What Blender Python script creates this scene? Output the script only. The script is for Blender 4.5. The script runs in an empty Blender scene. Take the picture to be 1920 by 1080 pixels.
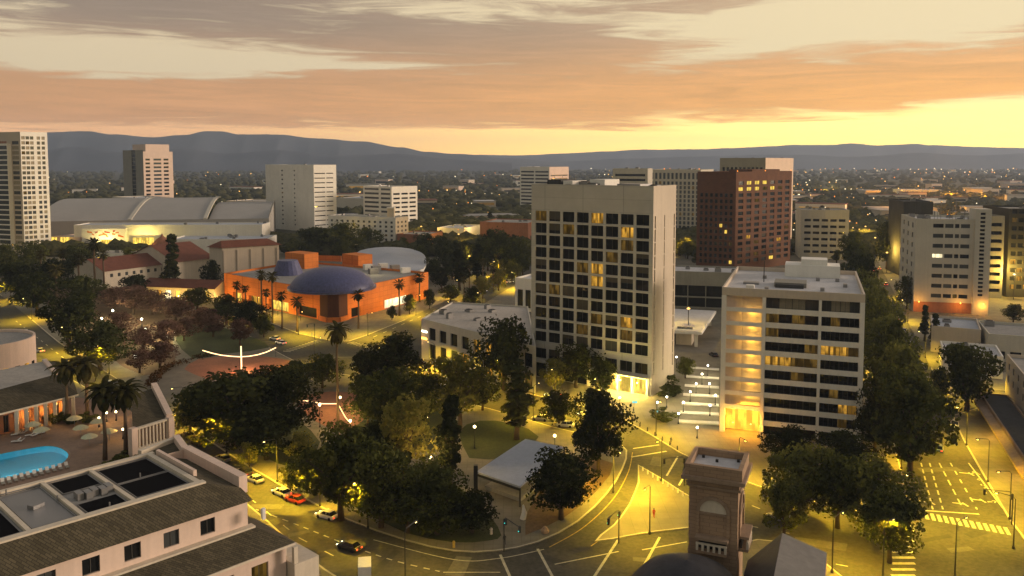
import bpy, bmesh, math, random
import numpy as np
from mathutils import Vector, Matrix

R = math.radians
rnd = random.Random(7)
sc = bpy.context.scene
COL = sc.collection

# ------------------------------------------------------------------ camera
CAM_H, FPX, PITCH, HOR = 65.0, 1550.0, R(4.0), 302.0
CY = HOR + FPX * math.tan(PITCH)
cam_d = bpy.data.cameras.new('camera')
cam = bpy.data.objects.new('camera', cam_d)
COL.objects.link(cam)
cam.location = (0, 0, CAM_H)
cam.rotation_euler = (R(90) - PITCH, 0, 0)
cam_d.sensor_width = 36
cam_d.lens = 36 * FPX / 1920
cam_d.shift_y = -(540 - CY) / 1920
cam_d.clip_start = 1
cam_d.clip_end = 60000
sc.camera = cam

# ------------------------------------------------------------------ sky (dusk, sunset ahead and to the right)
world = bpy.data.worlds.new('World')
sc.world = world
world.use_nodes = True
SUN_AZ, SUN_EL = 80.0, 8.0


class NB:
    """small helper that writes node expressions"""
    def __init__(self, tree):
        self.t = tree
        self.n = tree.nodes
        self.l = tree.links

    def node(self, typ, **kw):
        x = self.n.new(typ)
        for k, v in kw.items():
            setattr(x, k, v)
        return x

    def put(self, sock, v):
        if isinstance(v, (int, float)):
            sock.default_value = v
        elif isinstance(v, tuple):
            sock.default_value = v if len(v) != 3 or sock.type != 'RGBA' else (*v, 1)
        else:
            self.l.new(v, sock)

    def m(self, op, a, b=0.0, c=0.0, clamp=False):
        x = self.node('ShaderNodeMath', operation=op, use_clamp=clamp)
        for i, v in enumerate((a, b, c)):
            self.put(x.inputs[i], v)
        return x.outputs[0]

    def mix(self, f, a, b):
        x = self.node('ShaderNodeMix', data_type='RGBA')
        self.put(x.inputs[0], f)
        self.put(x.inputs[6], a)
        self.put(x.inputs[7], b)
        return x.outputs[2]

    def noise(self, vec, scale, detail=4, rough=.55, dist=0.0):
        x = self.node('ShaderNodeTexNoise')
        if vec is not None:
            self.l.new(vec, x.inputs['Vector'])
        x.inputs['Scale'].default_value = scale
        x.inputs['Detail'].default_value = detail
        x.inputs['Roughness'].default_value = rough
        x.inputs['Distortion'].default_value = dist
        return x.outputs['Fac']

    def xyz(self, a, b, c=0.0):
        x = self.node('ShaderNodeCombineXYZ')
        for i, v in enumerate((a, b, c)):
            self.put(x.inputs[i], v)
        return x.outputs[0]

    def gauss(self, *terms):
        s = 0.0
        for v, c, w in terms:
            d = self.m('DIVIDE', self.m('SUBTRACT', v, c), w)
            d2 = self.m('MULTIPLY', d, d)
            s = d2 if isinstance(s, float) else self.m('ADD', s, d2)
        return self.m('EXPONENT', self.m('MULTIPLY', s, -1.0))

    def ss(self, v, lo, hi):
        x = self.node('ShaderNodeMapRange', interpolation_type='SMOOTHSTEP')
        self.put(x.inputs[0], v)
        x.inputs[1].default_value = lo
        x.inputs[2].default_value = hi
        return x.outputs[0]


def build_sky():
    b = NB(world.node_tree)
    b.n.clear()
    tc = b.node('ShaderNodeTexCoord')
    sep = b.node('ShaderNodeSeparateXYZ')
    b.l.new(tc.outputs['Generated'], sep.inputs[0])
    X, Y, Z = sep.outputs
    deg = 180 / math.pi
    az = b.m('MULTIPLY', b.m('ARCTAN2', X, Y), deg)
    el = b.m('MULTIPLY', b.m('ARCSINE', Z), deg)
    # cloud layer
    elw = b.m('POWER', b.m('ADD', b.m('MAXIMUM', el, 0.0), 1.5), 0.62)     # bands tighten towards the horizon
    v1 = b.xyz(b.m('MULTIPLY', az, .055), b.m('MULTIPLY', elw, 1.25))
    v2 = b.xyz(b.m('ADD', b.m('MULTIPLY', az, .11), 7.0), b.m('ADD', b.m('MULTIPLY', elw, 5.4), b.m('MULTIPLY', az, .012)))
    n1 = b.noise(v1, 1.0, 5, .55, .5)
    n2 = b.noise(v2, 1.0, 6, .62, .8)
    band_c = b.m('ADD', 4.3, b.m('MULTIPLY', az, .020))
    t = b.m('ADD', b.m('MULTIPLY', n1, .66), b.m('MULTIPLY', n2, 1.05))
    t = b.m('ADD', t, b.m('MULTIPLY', b.gauss((el, band_c, 1.5)), .40))
    t = b.m('SUBTRACT', t, b.m('MULTIPLY', b.gauss((az, -25, 13), (el, 6.35, .9)), .46))
    t = b.m('SUBTRACT', t, b.m('MULTIPLY', b.gauss((az, 21, 12), (el, 8.9, 1.2)), .46))
    t = b.m('ADD', t, b.m('MULTIPLY', b.gauss((az, -1, 11), (el, 8.4, 2.0)), .30))
    t = b.m('ADD', t, b.m('MULTIPLY', b.gauss((az, -24, 9), (el, 10.2, 1.6)), .22))
    t = b.m('SUBTRACT', t, b.m('MULTIPLY', b.gauss((el, 0.2, 1.6)), .75))
    t = b.m('SUBTRACT', t, b.m('MULTIPLY', b.gauss((az, 34, 12), (el, 2.4, 1.7)), .55))
    cl = b.ss(t, .70, 1.0)
    # colours
    s_az = b.ss(az, -26, 34)
    hor = b.mix(s_az, (1.75, .80, .26), (4.2, 2.85, .52))
    mid = b.mix(s_az, (.84, .67, .43), (1.02, .82, .48))
    up = (.50, .46, .41)
    clear = b.mix(b.ss(el, .3, 5.2), hor, mid)
    clear = b.mix(b.ss(el, 9, 30), clear, up)
    warm = b.mix(s_az, (.78, .36, .14), (1.25, .54, .09))
    grey = b.mix(s_az, (.30, .215, .165), (.66, .40, .22))
    cloud = b.mix(b.ss(el, 3.2, 9.5), warm, grey)
    tex = b.m('ADD', .60, b.m('MULTIPLY', n2, .80))
    cm = b.node('ShaderNodeVectorMath', operation='SCALE')
    b.l.new(cloud, cm.inputs[0])
    b.l.new(tex, cm.inputs['Scale'])
    col = b.mix(b.m('MULTIPLY', cl, .93), clear, cm.outputs[0])
    # away from the sunset and overhead the dusk sky is a cool grey
    sdir = (math.sin(R(38)), math.cos(R(38)))
    d = b.m('ADD', b.m('MULTIPLY', X, sdir[0]), b.m('MULTIPLY', Y, sdir[1]))
    col = b.mix(b.ss(d, .45, -.35), col, (.39, .34, .25))
    col = b.mix(b.m('MULTIPLY', b.ss(el, 22, 70), .8), col, (.29, .305, .34))
    sky = b.node('ShaderNodeTexSky', sky_type='NISHITA')
    sky.sun_disc = False
    sky.sun_elevation = R(2.0)
    sky.sun_rotation = R(SUN_AZ)
    bg1 = b.node('ShaderNodeBackground')
    b.l.new(sky.outputs[0], bg1.inputs[0])
    bg1.inputs[1].default_value = .02
    bg2 = b.node('ShaderNodeBackground')
    b.l.new(col, bg2.inputs[0])
    bg2.inputs[1].default_value = .92
    add = b.node('ShaderNodeAddShader')
    b.l.new(bg1.outputs[0], add.inputs[0])
    b.l.new(bg2.outputs[0], add.inputs[1])
    out = b.node('ShaderNodeOutputWorld')
    b.l.new(add.outputs[0], out.inputs[0])


build_sky()

# ------------------------------------------------------------------ sun (low, soft, from the right) and exposure
sl = bpy.data.lights.new('sun', 'SUN')
sl.energy = 4.0
sl.angle = R(14)
sl.color = (1.0, .77, .58)
so = bpy.data.objects.new('sun', sl)
COL.objects.link(so)
_d = Vector((math.sin(R(SUN_AZ)) * math.cos(R(SUN_EL)), math.cos(R(SUN_AZ)) * math.cos(R(SUN_EL)), math.sin(R(SUN_EL))))
so.rotation_euler = _d.to_track_quat('Z', 'Y').to_euler()

sc.view_settings.view_transform = 'Standard'
sc.view_settings.look = 'None'
sc.view_settings.gamma = 1
sc.view_settings.exposure = 0.0
sc.cycles.use_denoising = True
sc.cycles.max_bounces = 5
sc.cycles.diffuse_bounces = 3
sc.cycles.glossy_bounces = 2
sc.cycles.transmission_bounces = 3
sc.cycles.volume_bounces = 0
sc.cycles.transparent_max_bounces = 6
sc.cycles.sample_clamp_indirect = 4.0
sc.cycles.use_light_tree = True

# ------------------------------------------------------------------ picture point -> world point on the plane z
_fw = Vector((0, math.cos(PITCH), -math.sin(PITCH)))
_up = Vector((0, math.sin(PITCH), math.cos(PITCH)))


def G(px, py, z=0.0):
    d = Vector((1, 0, 0)) * ((px - 960) / FPX) + _up * ((CY - py) / FPX) + _fw
    t = (z - CAM_H) / d.z
    return Vector((d.x * t, d.y * t, z))


def G2(px, py, z=0.0):
    p = G(px, py, z)
    return (p.x, p.y)


def height(px, pyb, pyt):
    """height of a point straight above ground point (px,pyb) seen at row pyt"""
    p = G(px, pyb)
    lo, hi = 0.0, 400.0
    for _ in range(50):
        z = (lo + hi) / 2
        v = Vector((p.x, p.y, z - CAM_H))
        y = CY - FPX * v.dot(_up) / v.dot(_fw)
        if y > pyt:
            lo = z
        else:
            hi = z
    return lo


def reach(p, ang, px):
    """from 2-D point p walk in direction ang (degrees) until picture column px"""
    c, s = math.cos(R(ang)), math.sin(R(ang))
    k = (px - 960) / FPX
    # depth along the axis at ground level
    def dep(x, y):
        return y * math.cos(PITCH) + CAM_H * math.sin(PITCH)
    # (x + t c) = k * (dep0 + t s cosP)
    t = (k * dep(*p) - p[0]) / (c - k * s * math.cos(PITCH))
    return (p[0] + c * t, p[1] + s * t)


# ------------------------------------------------------------------ materials
M = {}


def mat(name, col, rough=.8, var=.25, scale=.35, fine=3.0, metal=0.0, spec=.3, bump=0.0, col2=None, emit=None):
    m = bpy.data.materials.new(name)
    m.use_nodes = True
    b = NB(m.node_tree)
    p = b.n['Principled BSDF']
    p.inputs['Roughness'].default_value = rough
    p.inputs['Metallic'].default_value = metal
    p.inputs['Specular IOR Level'].default_value = spec
    if var:
        tc = b.node('ShaderNodeTexCoord')
        n1 = b.noise(tc.outputs['Object'], scale, 4, .6, .3)
        n2 = b.noise(tc.outputs['Object'], fine, 3, .6)
        f = b.m('ADD', b.m('MULTIPLY', n1, .65), b.m('MULTIPLY', n2, .35))
        f = b.ss(f, .32, .68)
        st = b.node('ShaderNodeMapping')
        st.inputs['Scale'].default_value = (1.3, 1.3, .045)
        b.l.new(tc.outputs['Object'], st.inputs[0])
        f = b.m('ADD', b.m('MULTIPLY', f, .6), b.m('MULTIPLY', b.ss(b.noise(st.outputs[0], 1.0, 4, .6), .3, .7), .4))
        c1 = tuple(c * (1 - var) for c in col)
        c2 = tuple(min(1, c * (1 + var)) for c in (col2 or col))
        b.l.new(b.mix(f, c1, c2), p.inputs['Base Color'])
        if bump:
            bp = b.node('ShaderNodeBump')
            bp.inputs['Strength'].default_value = bump
            bp.inputs['Distance'].default_value = .1
            b.l.new(n2, bp.inputs['Height'])
            b.l.new(bp.outputs[0], p.inputs['Normal'])
    else:
        p.inputs['Base Color'].default_value = (*col, 1)
    if emit:
        p.inputs['Emission Color'].default_value = (*emit[0], 1)
        p.inputs['Emission Strength'].default_value = emit[1]
    M[name] = m
    return m


def emat(name, col, strength, patchy=0.0, sample=True):
    m = bpy.data.materials.new(name)
    m.use_nodes = True
    b = NB(m.node_tree)
    b.n.remove(b.n['Principled BSDF'])
    e = b.node('ShaderNodeEmission')
    e.inputs[0].default_value = (*col, 1)
    e.inputs[1].default_value = strength
    if patchy:
        tc = b.node('ShaderNodeTexCoord')
        oi = b.node('ShaderNodeObjectInfo')
        off = b.node('ShaderNodeVectorMath', operation='SCALE')
        off.inputs[0].default_value = (31, 17, 23)
        b.l.new(oi.outputs['Random'], off.inputs['Scale'])
        ad = b.node('ShaderNodeVectorMath', operation='ADD')
        b.l.new(tc.outputs['Object'], ad.inputs[0])
        b.l.new(off.outputs[0], ad.inputs[1])
        sp = b.node('ShaderNodeSeparateXYZ')
        b.l.new(ad.outputs[0], sp.inputs[0])
        so_ = b.node('ShaderNodeSeparateXYZ')
        b.l.new(tc.outputs['Object'], so_.inputs[0])
        # curtains and room depth: columns of light, brighter towards the ceiling
        cv = b.noise(b.xyz(b.m('MULTIPLY', b.m('FLOOR', b.m('MULTIPLY', sp.outputs[0], 1.6)), .37), b.m('MULTIPLY', sp.outputs[1], .2), b.m('MULTIPLY', sp.outputs[2], .12)), 1.7, 2, .5)
        n = b.m('MULTIPLY', b.ss(cv, .40, .58), b.m('ADD', .55, b.m('MULTIPLY', b.ss(so_.outputs[2], .3, 2.4), .45)))
        n = b.m('MULTIPLY', n, b.m('ADD', .6, b.m('MULTIPLY', b.noise(ad.outputs[0], 2.3, 2, .5), .8)))
        s = b.m('MULTIPLY', b.m('ADD', b.m('MULTIPLY', n, patchy), 1 - patchy), strength)
        b.l.new(s, e.inputs[1])
    b.l.new(e.outputs[0], b.n['Material Output'].inputs[0])
    if not sample:
        m.cycles.emission_sampling = 'NONE'
    M[name] = m
    return m


def brickmat(name, c1, c2, mortar, bw, bh, rough=.85, ms=.02, wallproj=True, offset=.5, stain=.7):
    m = bpy.data.materials.new(name)
    m.use_nodes = True
    b = NB(m.node_tree)
    p = b.n['Principled BSDF']
    p.inputs['Roughness'].default_value = rough
    p.inputs['Specular IOR Level'].default_value = .2
    tc = b.node('ShaderNodeTexCoord')
    sp = b.node('ShaderNodeSeparateXYZ')
    b.l.new(tc.outputs['Object'], sp.inputs[0])
    if wallproj:
        v = b.xyz(b.m('ADD', sp.outputs[0], b.m('MULTIPLY', sp.outputs[1], .77)), sp.outputs[2])
    else:
        v = b.xyz(sp.outputs[0], sp.outputs[1])
    bt = b.node('ShaderNodeTexBrick')
    b.l.new(v, bt.inputs['Vector'])
    bt.offset = offset
    bt.inputs['Color1'].default_value = (*c1, 1)
    bt.inputs['Color2'].default_value = (*c2, 1)
    bt.inputs['Mortar'].default_value = (*mortar, 1)
    bt.inputs['Scale'].default_value = 1
    bt.inputs['Brick Width'].default_value = bw
    bt.inputs['Row Height'].default_value = bh
    bt.inputs['Mortar Size'].default_value = ms
    n = b.noise(tc.outputs['Object'], .25, 5, .6)
    k = b.node('ShaderNodeVectorMath', operation='SCALE')
    b.l.new(bt.outputs[0], k.inputs[0])
    b.l.new(b.m('ADD', 1 - stain / 2, b.m('MULTIPLY', n, stain)), k.inputs['Scale'])
    b.l.new(k.outputs[0], p.inputs['Base Color'])
    M[name] = m
    return m


def leafmat(name, col, col2, trans=.3):
    m = bpy.data.materials.new(name)
    m.use_nodes = True
    b = NB(m.node_tree)
    b.n.remove(b.n['Principled BSDF'])
    tc = b.node('ShaderNodeTexCoord')
    oi = b.node('ShaderNodeObjectInfo')
    n = b.noise(tc.outputs['Object'], .55, 3, .6)
    f = b.ss(b.m('ADD', n, b.m('MULTIPLY', b.m('SUBTRACT', oi.outputs['Random'], .5), .25)), .36, .66)
    c = b.mix(f, col, col2)
    d = b.node('ShaderNodeBsdfDiffuse')
    b.l.new(c, d.inputs[0])
    t = b.node('ShaderNodeBsdfTranslucent')
    b.l.new(c, t.inputs[0])
    x = b.node('ShaderNodeMixShader')
    x.inputs[0].default_value = trans
    b.l.new(d.outputs[0], x.inputs[1])
    b.l.new(t.outputs[0], x.inputs[2])
    b.l.new(x.outputs[0], b.n['Material Output'].inputs[0])
    M[name] = m
    return m


mat('earth', (.055, .055, .026), .95, .45, .004, .05)
mat('asphalt', (.066, .062, .047), .85, .45, .09, 1.1, bump=.15)
mat('brick_paving', (.27, .12, .065), .85, .25, .2, 2.0)
mat('deck_tile', (.25, .17, .12), .8, .2, .3, 2.0)
mat('kerb_stone', (.42, .38, .29), .85, .2, .3, 2)
mat('lawn', (.040, .050, .014), .95, .4, .1, 2.5, bump=.4)
mat('dry_lawn', (.125, .080, .040), .95, .35, .12, 2.0, bump=.4)
mat('paint', (.46, .43, .31), .7, .35, 1.2, 7)
mat('yellow_paint', (.36, .25, .06), .7, .35, 1.2, 7)
mat('concrete', (.50, .475, .405), .85, .10, .12, 1.5)
mat('concrete_light', (.72, .69, .62), .85, .10, .12, 1.5)
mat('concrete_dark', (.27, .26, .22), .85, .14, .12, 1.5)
mat('beige', (.52, .45, .36), .85, .10, .1, 1.5)
mat('pink_stucco_or_sun', (.66, .52, .43), .9, .10, .15, 2.0)  # real stucco colour; on some tower sides it stands in for low sun
mat('cream', (.60, .53, .42), .85, .12, .2, 2.0)
mat('white_wall', (.74, .72, .66), .8, .08, .1, 1.5)
mat('white_roof', (.50, .50, .51), .85, .18, .12, .8)
mat('grey_roof', (.27, .265, .25), .9, .22, .08, .7)
mat('pale_roof', (.40, .37, .33), .9, .22, .08, .7)
mat('metal_roof', (.33, .32, .30), .6, .10, .05, .5)
mat('bluegrey_roof', (.37, .40, .45), .7, .12, .05, .5)
mat('dark_roof', (.055, .055, .055), .85, .3, .15, 1.2)
mat('slate', (.030, .031, .037), .6, .35, .8, 5, bump=.3)
mat('brown_tile', (.085, .032, .014), .9, .15, .3, 2)
mat('dome_tile', (.066, .074, .165), .45, .35, 1.2, 6)
mat('red_tile', (.155, .055, .032), .85, .25, .4, 3, bump=.4)
mat('terracotta', (.30, .13, .07), .85, .2, .3, 2)
mat('stone_dark', (.29, .21, .145), .9, .18, .5, 3)
mat('metal_dark', (.03, .03, .028), .5, 0)
mat('metal_grey', (.25, .25, .25), .45, 0, metal=.6)
mat('bark', (.075, .052, .032), .95, .3, .6, 4)
mat('palm_bark', (.13, .09, .055), .95, .25, .6, 4)
mat('glass_dark', (.010, .011, .012), .06, 0, spec=.4)
mat('glass_grey', (.055, .06, .06), .12, 0, spec=.5)
mat('glass_blue', (.035, .05, .065), .08, 0, spec=.5)
mat('curtain', (.30, .26, .18), .8, .2, .7, 3)
mat('frame', (.08, .075, .065), .5, 0)
mat('frame_pale', (.50, .46, .38), .6, 0)
mat('tank_black', (.004, .004, .005), .95, 0, spec=.05)
mat('pool_tile', (.10, .62, .78), .6, .06, .5, 2.0)
mat('cloth_pale', (.50, .47, .30), .85, .12, .8, 4)
mat('skin', (.45, .27, .19), .6, 0)
mat('cloth_dark', (.03, .03, .04), .9, 0)
mat('cloth_red', (.35, .05, .03), .9, 0)
mat('cloth_blue', (.08, .15, .35), .9, 0)
mat('rubber', (.012, .012, .012), .8, 0)
for nm, c in (('white', (.70, .68, .62)), ('black', (.02, .02, .022)), ('grey', (.22, .22, .22)), ('red', (.30, .03, .02)), ('silver', (.48, .48, .47)), ('blue', (.05, .08, .18))):
    mat('car_' + nm, c, .3, 0, spec=.5)
brickmat('paving', (.185, .168, .124), (.162, .148, .108), (.14, .127, .093), 1.6, 1.6, .85, .05, False, 0, .9)
brickmat('plaza_paving', (.195, .175, .133), (.178, .16, .122), (.155, .138, .105), 2.4, 2.4, .8, .05, False, 0, .8)
brickmat('orange_wall', (.62, .195, .040), (.57, .175, .036), (.42, .125, .028), 3.2, 2.1, .85, .07, True, 0, .45)
brickmat('tower_concrete', (.48, .46, .40), (.455, .435, .38), (.34, .325, .285), 5.0, 3.62, .85, .05, True, 0, .35)
mat('gable_roof', (.17, .165, .155), .9, .2, .1, .9)
brickmat('stone', (.37, .255, .165), (.31, .215, .14), (.24, .165, .11), .95, .42, .9, .025)
brickmat('brick_wall', (.150, .064, .033), (.118, .050, .027), (.10, .056, .036), .6, .25)
brickmat('shingle', (.060, .052, .032), (.105, .090, .056), (.030, .026, .018), .85, .32, .95, .03, False)
emat('lit_warm', (1.0, .50, .06), .85, .85)
emat('lit_yellow', (1.0, .66, .10), 1.5, .6)
emat('lit_dim', (1.0, .56, .10), .14, .8)
emat('lit_white', (1.0, .86, .50), 2.0, .5)
emat('lit_lobby', (1.0, .44, .035), 2.4, .5)
emat('lamp_warm', (1.0, .78, .36), 9.0)
emat('lamp_yellow', (1.0, .72, .20), 9.0)
emat('lamp_white', (1.0, .93, .75), 10.0)
emat('lamp_orange', (1.0, .42, .06), 7.0)
emat('lamp_red', (1.0, .06, .02), 5.0)
emat('lamp_green', (.1, .9, .8), 1.2)
emat('strip_light', (1.0, .62, .30), 3.2)
emat('far_warm', (1.0, .55, .14), 2.6, 0, False)
emat('far_white', (1.0, .85, .55), 2.2, 0, False)
emat('far_orange', (1.0, .32, .04), 2.2, 0, False)
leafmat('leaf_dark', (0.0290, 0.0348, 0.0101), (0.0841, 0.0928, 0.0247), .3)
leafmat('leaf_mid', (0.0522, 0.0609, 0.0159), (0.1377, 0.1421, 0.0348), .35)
leafmat('leaf_olive', (0.0870, 0.0928, 0.0217), (0.2175, 0.2001, 0.0464), .4)  # olive tone; on yellow-lit trees lamplight is put into the colour
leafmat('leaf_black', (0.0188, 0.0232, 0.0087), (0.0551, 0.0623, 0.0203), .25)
leafmat('leaf_jacaranda', (.070, .042, .028), (.165, .100, .075), .35)
leafmat('leaf_palm', (.030, .030, .010), (.080, .070, .024), .25)
leafmat('leaf_hedge', (.045, .030, .010), (.12, .060, .022), .25)
leafmat('leaf_far', (.018, .022, .010), (.080, .078, .034), .1)


def blind_mat():
    # glass with a half-drawn blind behind it; how far it is drawn differs from window to window
    m = bpy.data.materials.new('glass_blind')
    m.use_nodes = True
    b = NB(m.node_tree)
    p = b.n['Principled BSDF']
    p.inputs['Roughness'].default_value = .15
    tc = b.node('ShaderNodeTexCoord')
    oi = b.node('ShaderNodeObjectInfo')
    sp = b.node('ShaderNodeSeparateXYZ')
    b.l.new(tc.outputs['Object'], sp.inputs[0])
    k = b.m('GREATER_THAN', sp.outputs[2], b.m('MULTIPLY', oi.outputs['Random'], 2.6))
    b.l.new(b.mix(k, (.012, .012, .012), (.075, .068, .05)), p.inputs['Base Color'])
    M['glass_blind'] = m


blind_mat()


def water_mat():
    m = bpy.data.materials.new('water')
    m.use_nodes = True
    b = NB(m.node_tree)
    b.n.remove(b.n['Principled BSDF'])
    tr = b.node('ShaderNodeBsdfTransparent')
    tr.inputs[0].default_value = (.62, .93, .97, 1)
    gl = b.node('ShaderNodeBsdfGlossy')
    gl.inputs['Roughness'].default_value = .12
    lw = b.node('ShaderNodeFresnel')
    lw.inputs['IOR'].default_value = 1.33
    tc = b.node('ShaderNodeTexCoord')
    bp = b.node('ShaderNodeBump')
    bp.inputs['Strength'].default_value = .15
    b.l.new(b.noise(tc.outputs['Object'], 1.2, 3), bp.inputs['Height'])
    b.l.new(bp.outputs[0], gl.inputs['Normal'])
    x = b.node('ShaderNodeMixShader')
    b.l.new(lw.outputs[0], x.inputs[0])
    b.l.new(tr.outputs[0], x.inputs[1])
    b.l.new(gl.outputs[0], x.inputs[2])
    b.l.new(x.outputs[0], b.n['Material Output'].inputs[0])
    M['water'] = m


water_mat()


def _sub(a, b):
    return (a[0] - b[0], a[1] - b[1])


# ------------------------------------------------------------------ mesh helpers
class MB:
    def __init__(self):
        self.v, self.f, self.mi = [], [], []

    def quad(self, *pts, mi=0):
        n = len(self.v)
        self.v += [tuple(p) for p in pts]
        self.f.append(tuple(range(n, n + len(pts))))
        self.mi.append(mi)
        return self

    def box(self, c, s, rz=0.0, mi=0, taper=1.0):
        """box centred at c, full sizes s, turned rz (degrees) about z"""
        ca, sa = math.cos(R(rz)), math.sin(R(rz))
        n = len(self.v)
        for z in (-.5, .5):
            k = taper if z > 0 else 1
            for x, y in ((-.5, -.5), (.5, -.5), (.5, .5), (-.5, .5)):
                X, Y = x * s[0] * k, y * s[1] * k
                self.v.append((c[0] + X * ca - Y * sa, c[1] + X * sa + Y * ca, c[2] + z * s[2]))
        for q in ((3, 2, 1, 0), (4, 5, 6, 7), (0, 1, 5, 4), (1, 2, 6, 5), (2, 3, 7, 6), (3, 0, 4, 7)):
            self.f.append(tuple(n + i for i in q))
            self.mi.append(mi)
        return self

    def bar(self, p0, p1, w, h, z0=None, mi=0):
        """box bar from p0 to p1 (3-D, centre line of the base), width w, height h"""
        p0, p1 = Vector(p0), Vector(p1)
        d = (p1 - p0)
        s = Vector((-d.y, d.x, 0))
        s = s.normalized() * (w / 2) if s.length > 1e-6 else Vector((w / 2, 0, 0))
        n = len(self.v)
        for p in (p0, p1):
            for k, z in ((-1, 0), (1, 0), (1, h), (-1, h)):
                q = p + s * k
                self.v.append((q.x, q.y, q.z + z))
        for q in ((0, 1, 2, 3), (7, 6, 5, 4), (0, 4, 5, 1), (1, 5, 6, 2), (2, 6, 7, 3), (3, 7, 4, 0)):
            self.f.append(tuple(n + i for i in q))
            self.mi.append(mi)
        return self

    def prism(self, pts, z0, z1, mi=0, top=True, bottom=False, topmi=None):
        n, k = len(self.v), len(pts)
        zz0 = z0 if isinstance(z0, (list, tuple)) else [z0] * k
        zz1 = z1 if isinstance(z1, (list, tuple)) else [z1] * k
        self.v += [(p[0], p[1], z) for p, z in zip(pts, zz0)]
        self.v += [(p[0], p[1], z) for p, z in zip(pts, zz1)]
        for i in range(k):
            j = (i + 1) % k
            self.f.append((n + i, n + j, n + k + j, n + k + i))
            self.mi.append(mi)
        if top:
            self.f.append(tuple(n + k + i for i in range(k)))
            self.mi.append(mi if topmi is None else topmi)
        if bottom:
            self.f.append(tuple(n + i for i in reversed(range(k))))
            self.mi.append(mi)
        return self

    def tube(self, path, radii, seg=6, mi=0, cap=True):
        path = [Vector(p) for p in path]
        if not isinstance(radii, (list, tuple)):
            radii = [radii] * len(path)
        n = len(self.v)
        for i, p in enumerate(path):
            a = path[max(0, i - 1)]
            b = path[min(len(path) - 1, i + 1)]
            d = (b - a).normalized()
            x = d.cross(Vector((0, 0, 1)) if abs(d.z) < .9 else Vector((1, 0, 0))).normalized()
            y = d.cross(x)
            for k in range(seg):
                t = 2 * math.pi * k / seg
                q = p + (x * math.cos(t) + y * math.sin(t)) * radii[i]
                self.v.append(tuple(q))
        for i in range(len(path) - 1):
            for k in range(seg):
                a, b = n + i * seg + k, n + i * seg + (k + 1) % seg
                self.f.append((a, a + seg, b + seg, b))
                self.mi.append(mi)
        if cap:
            self.f.append(tuple(n + k for k in range(seg)))
            self.f.append(tuple(n + (len(path) - 1) * seg + k for k in reversed(range(seg))))
            self.mi += [mi, mi]
        return self

    def lathe(self, c, prof, seg=16, mi=0, a0=0.0, a1=360.0):
        """profile list of (radius, z) about vertical axis through c"""
        n = len(self.v)
        full = abs(a1 - a0 - 360) < 1e-6
        k = seg if full else seg + 1
        for r, z in prof:
            for i in range(k):
                t = R(a0 + (a1 - a0) * i / seg)
                self.v.append((c[0] + r * math.cos(t), c[1] + r * math.sin(t), c[2] + z))
        for j in range(len(prof) - 1):
            for i in range(seg):
                i2 = (i + 1) % k
                self.f.append((n + j * k + i, n + j * k + i2, n + (j + 1) * k + i2, n + (j + 1) * k + i))
                self.mi.append(mi)
        return self

    def mesh(self, name, mats, smooth=False):
        me = bpy.data.meshes.new(name)
        me.from_pydata(self.v, [], self.f)
        for m in mats:
            me.materials.append(M[m])
        if len(mats) > 1:
            me.polygons.foreach_set('material_index', self.mi)
        if smooth:
            me.polygons.foreach_set('use_smooth', [True] * len(me.polygons))
        me.update()
        return me

    def build(self, name, mats, parent=None, smooth=False, world=False):
        """world=True: vertices are world coordinates, shift them under the parent"""
        if isinstance(mats, str):
            mats = [mats]
        if parent is not None and world:
            L = WL[parent.name]
            self.v = [(x - L[0], y - L[1], z - L[2]) for x, y, z in self.v]
        o = bpy.data.objects.new(name, self.mesh(name, mats, smooth))
        COL.objects.link(o)
        o.parent = parent
        if parent is not None:
            WL[o.name] = WL[parent.name]
        return o


WL = {}     # world location of every root (parts are placed without rotation)


def thing(name, label, cat, loc=(0, 0, 0), rz=0.0, group=None, scale=None):
    o = bpy.data.objects.new(name, None)
    COL.objects.link(o)
    o.empty_display_size = .5
    o.location = loc
    o.rotation_euler = (0, 0, R(rz))
    if scale:
        o.scale = scale
    WL[o.name] = tuple(loc)
    tag(o, label, cat, group)
    return o


def tag(o, label=None, cat=None, group=None, kind=None):
    if label:
        o['label'] = label
    if cat:
        o['category'] = cat
    if group:
        o['group'] = group
    if kind:
        o['kind'] = kind
    return o


def struct(name, mb, mats, label=None):
    o = mb.build(name, mats)
    o['kind'] = 'structure'
    WL[o.name] = (0, 0, 0)
    if label:
        o['label'] = label
    return o


def copy_tree(o, parent=None):
    c = o.copy()
    COL.objects.link(c)
    c.parent = parent
    for ch in list(o.children):
        copy_tree(ch, c)
    return c


def setmat(o, m, slot=0):
    s = o.material_slots[slot]
    s.link = 'OBJECT'
    s.material = M[m]


def lightpt(name, loc, power, col, radius=.25, parent=None):
    l = bpy.data.lights.new(name, 'POINT')
    l.energy = power
    l.color = col
    l.shadow_soft_size = radius
    o = bpy.data.objects.new(name, l)
    COL.objects.link(o)
    o.location = loc
    o.parent = parent
    return o


SODIUM = (1.0, .64, .025)
WARM = (1.0, .62, .18)

# ------------------------------------------------------------------ buildings
_pane = {}


def pane_mesh(w, h, mull, frame):
    key = (round(w, 2), round(h, 2), mull, frame)
    if key not in _pane:
        mb = MB()
        mb.quad((0, 0, 0), (w, 0, 0), (w, 0, h), (0, 0, h), mi=0)
        t = .07
        for x in [t / 2, w - t / 2] + [w * (i + 1) / (mull + 1) for i in range(mull)]:
            mb.box((x, -.04, h / 2), (t, .06, h), mi=1)
        for z in (t / 2, h - t / 2):
            mb.box((w / 2, -.035, z), (w - 2 * t, .05, t), mi=1)
        _pane[key] = mb.mesh('window', ['glass_dark', frame])
    return _pane[key]


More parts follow.
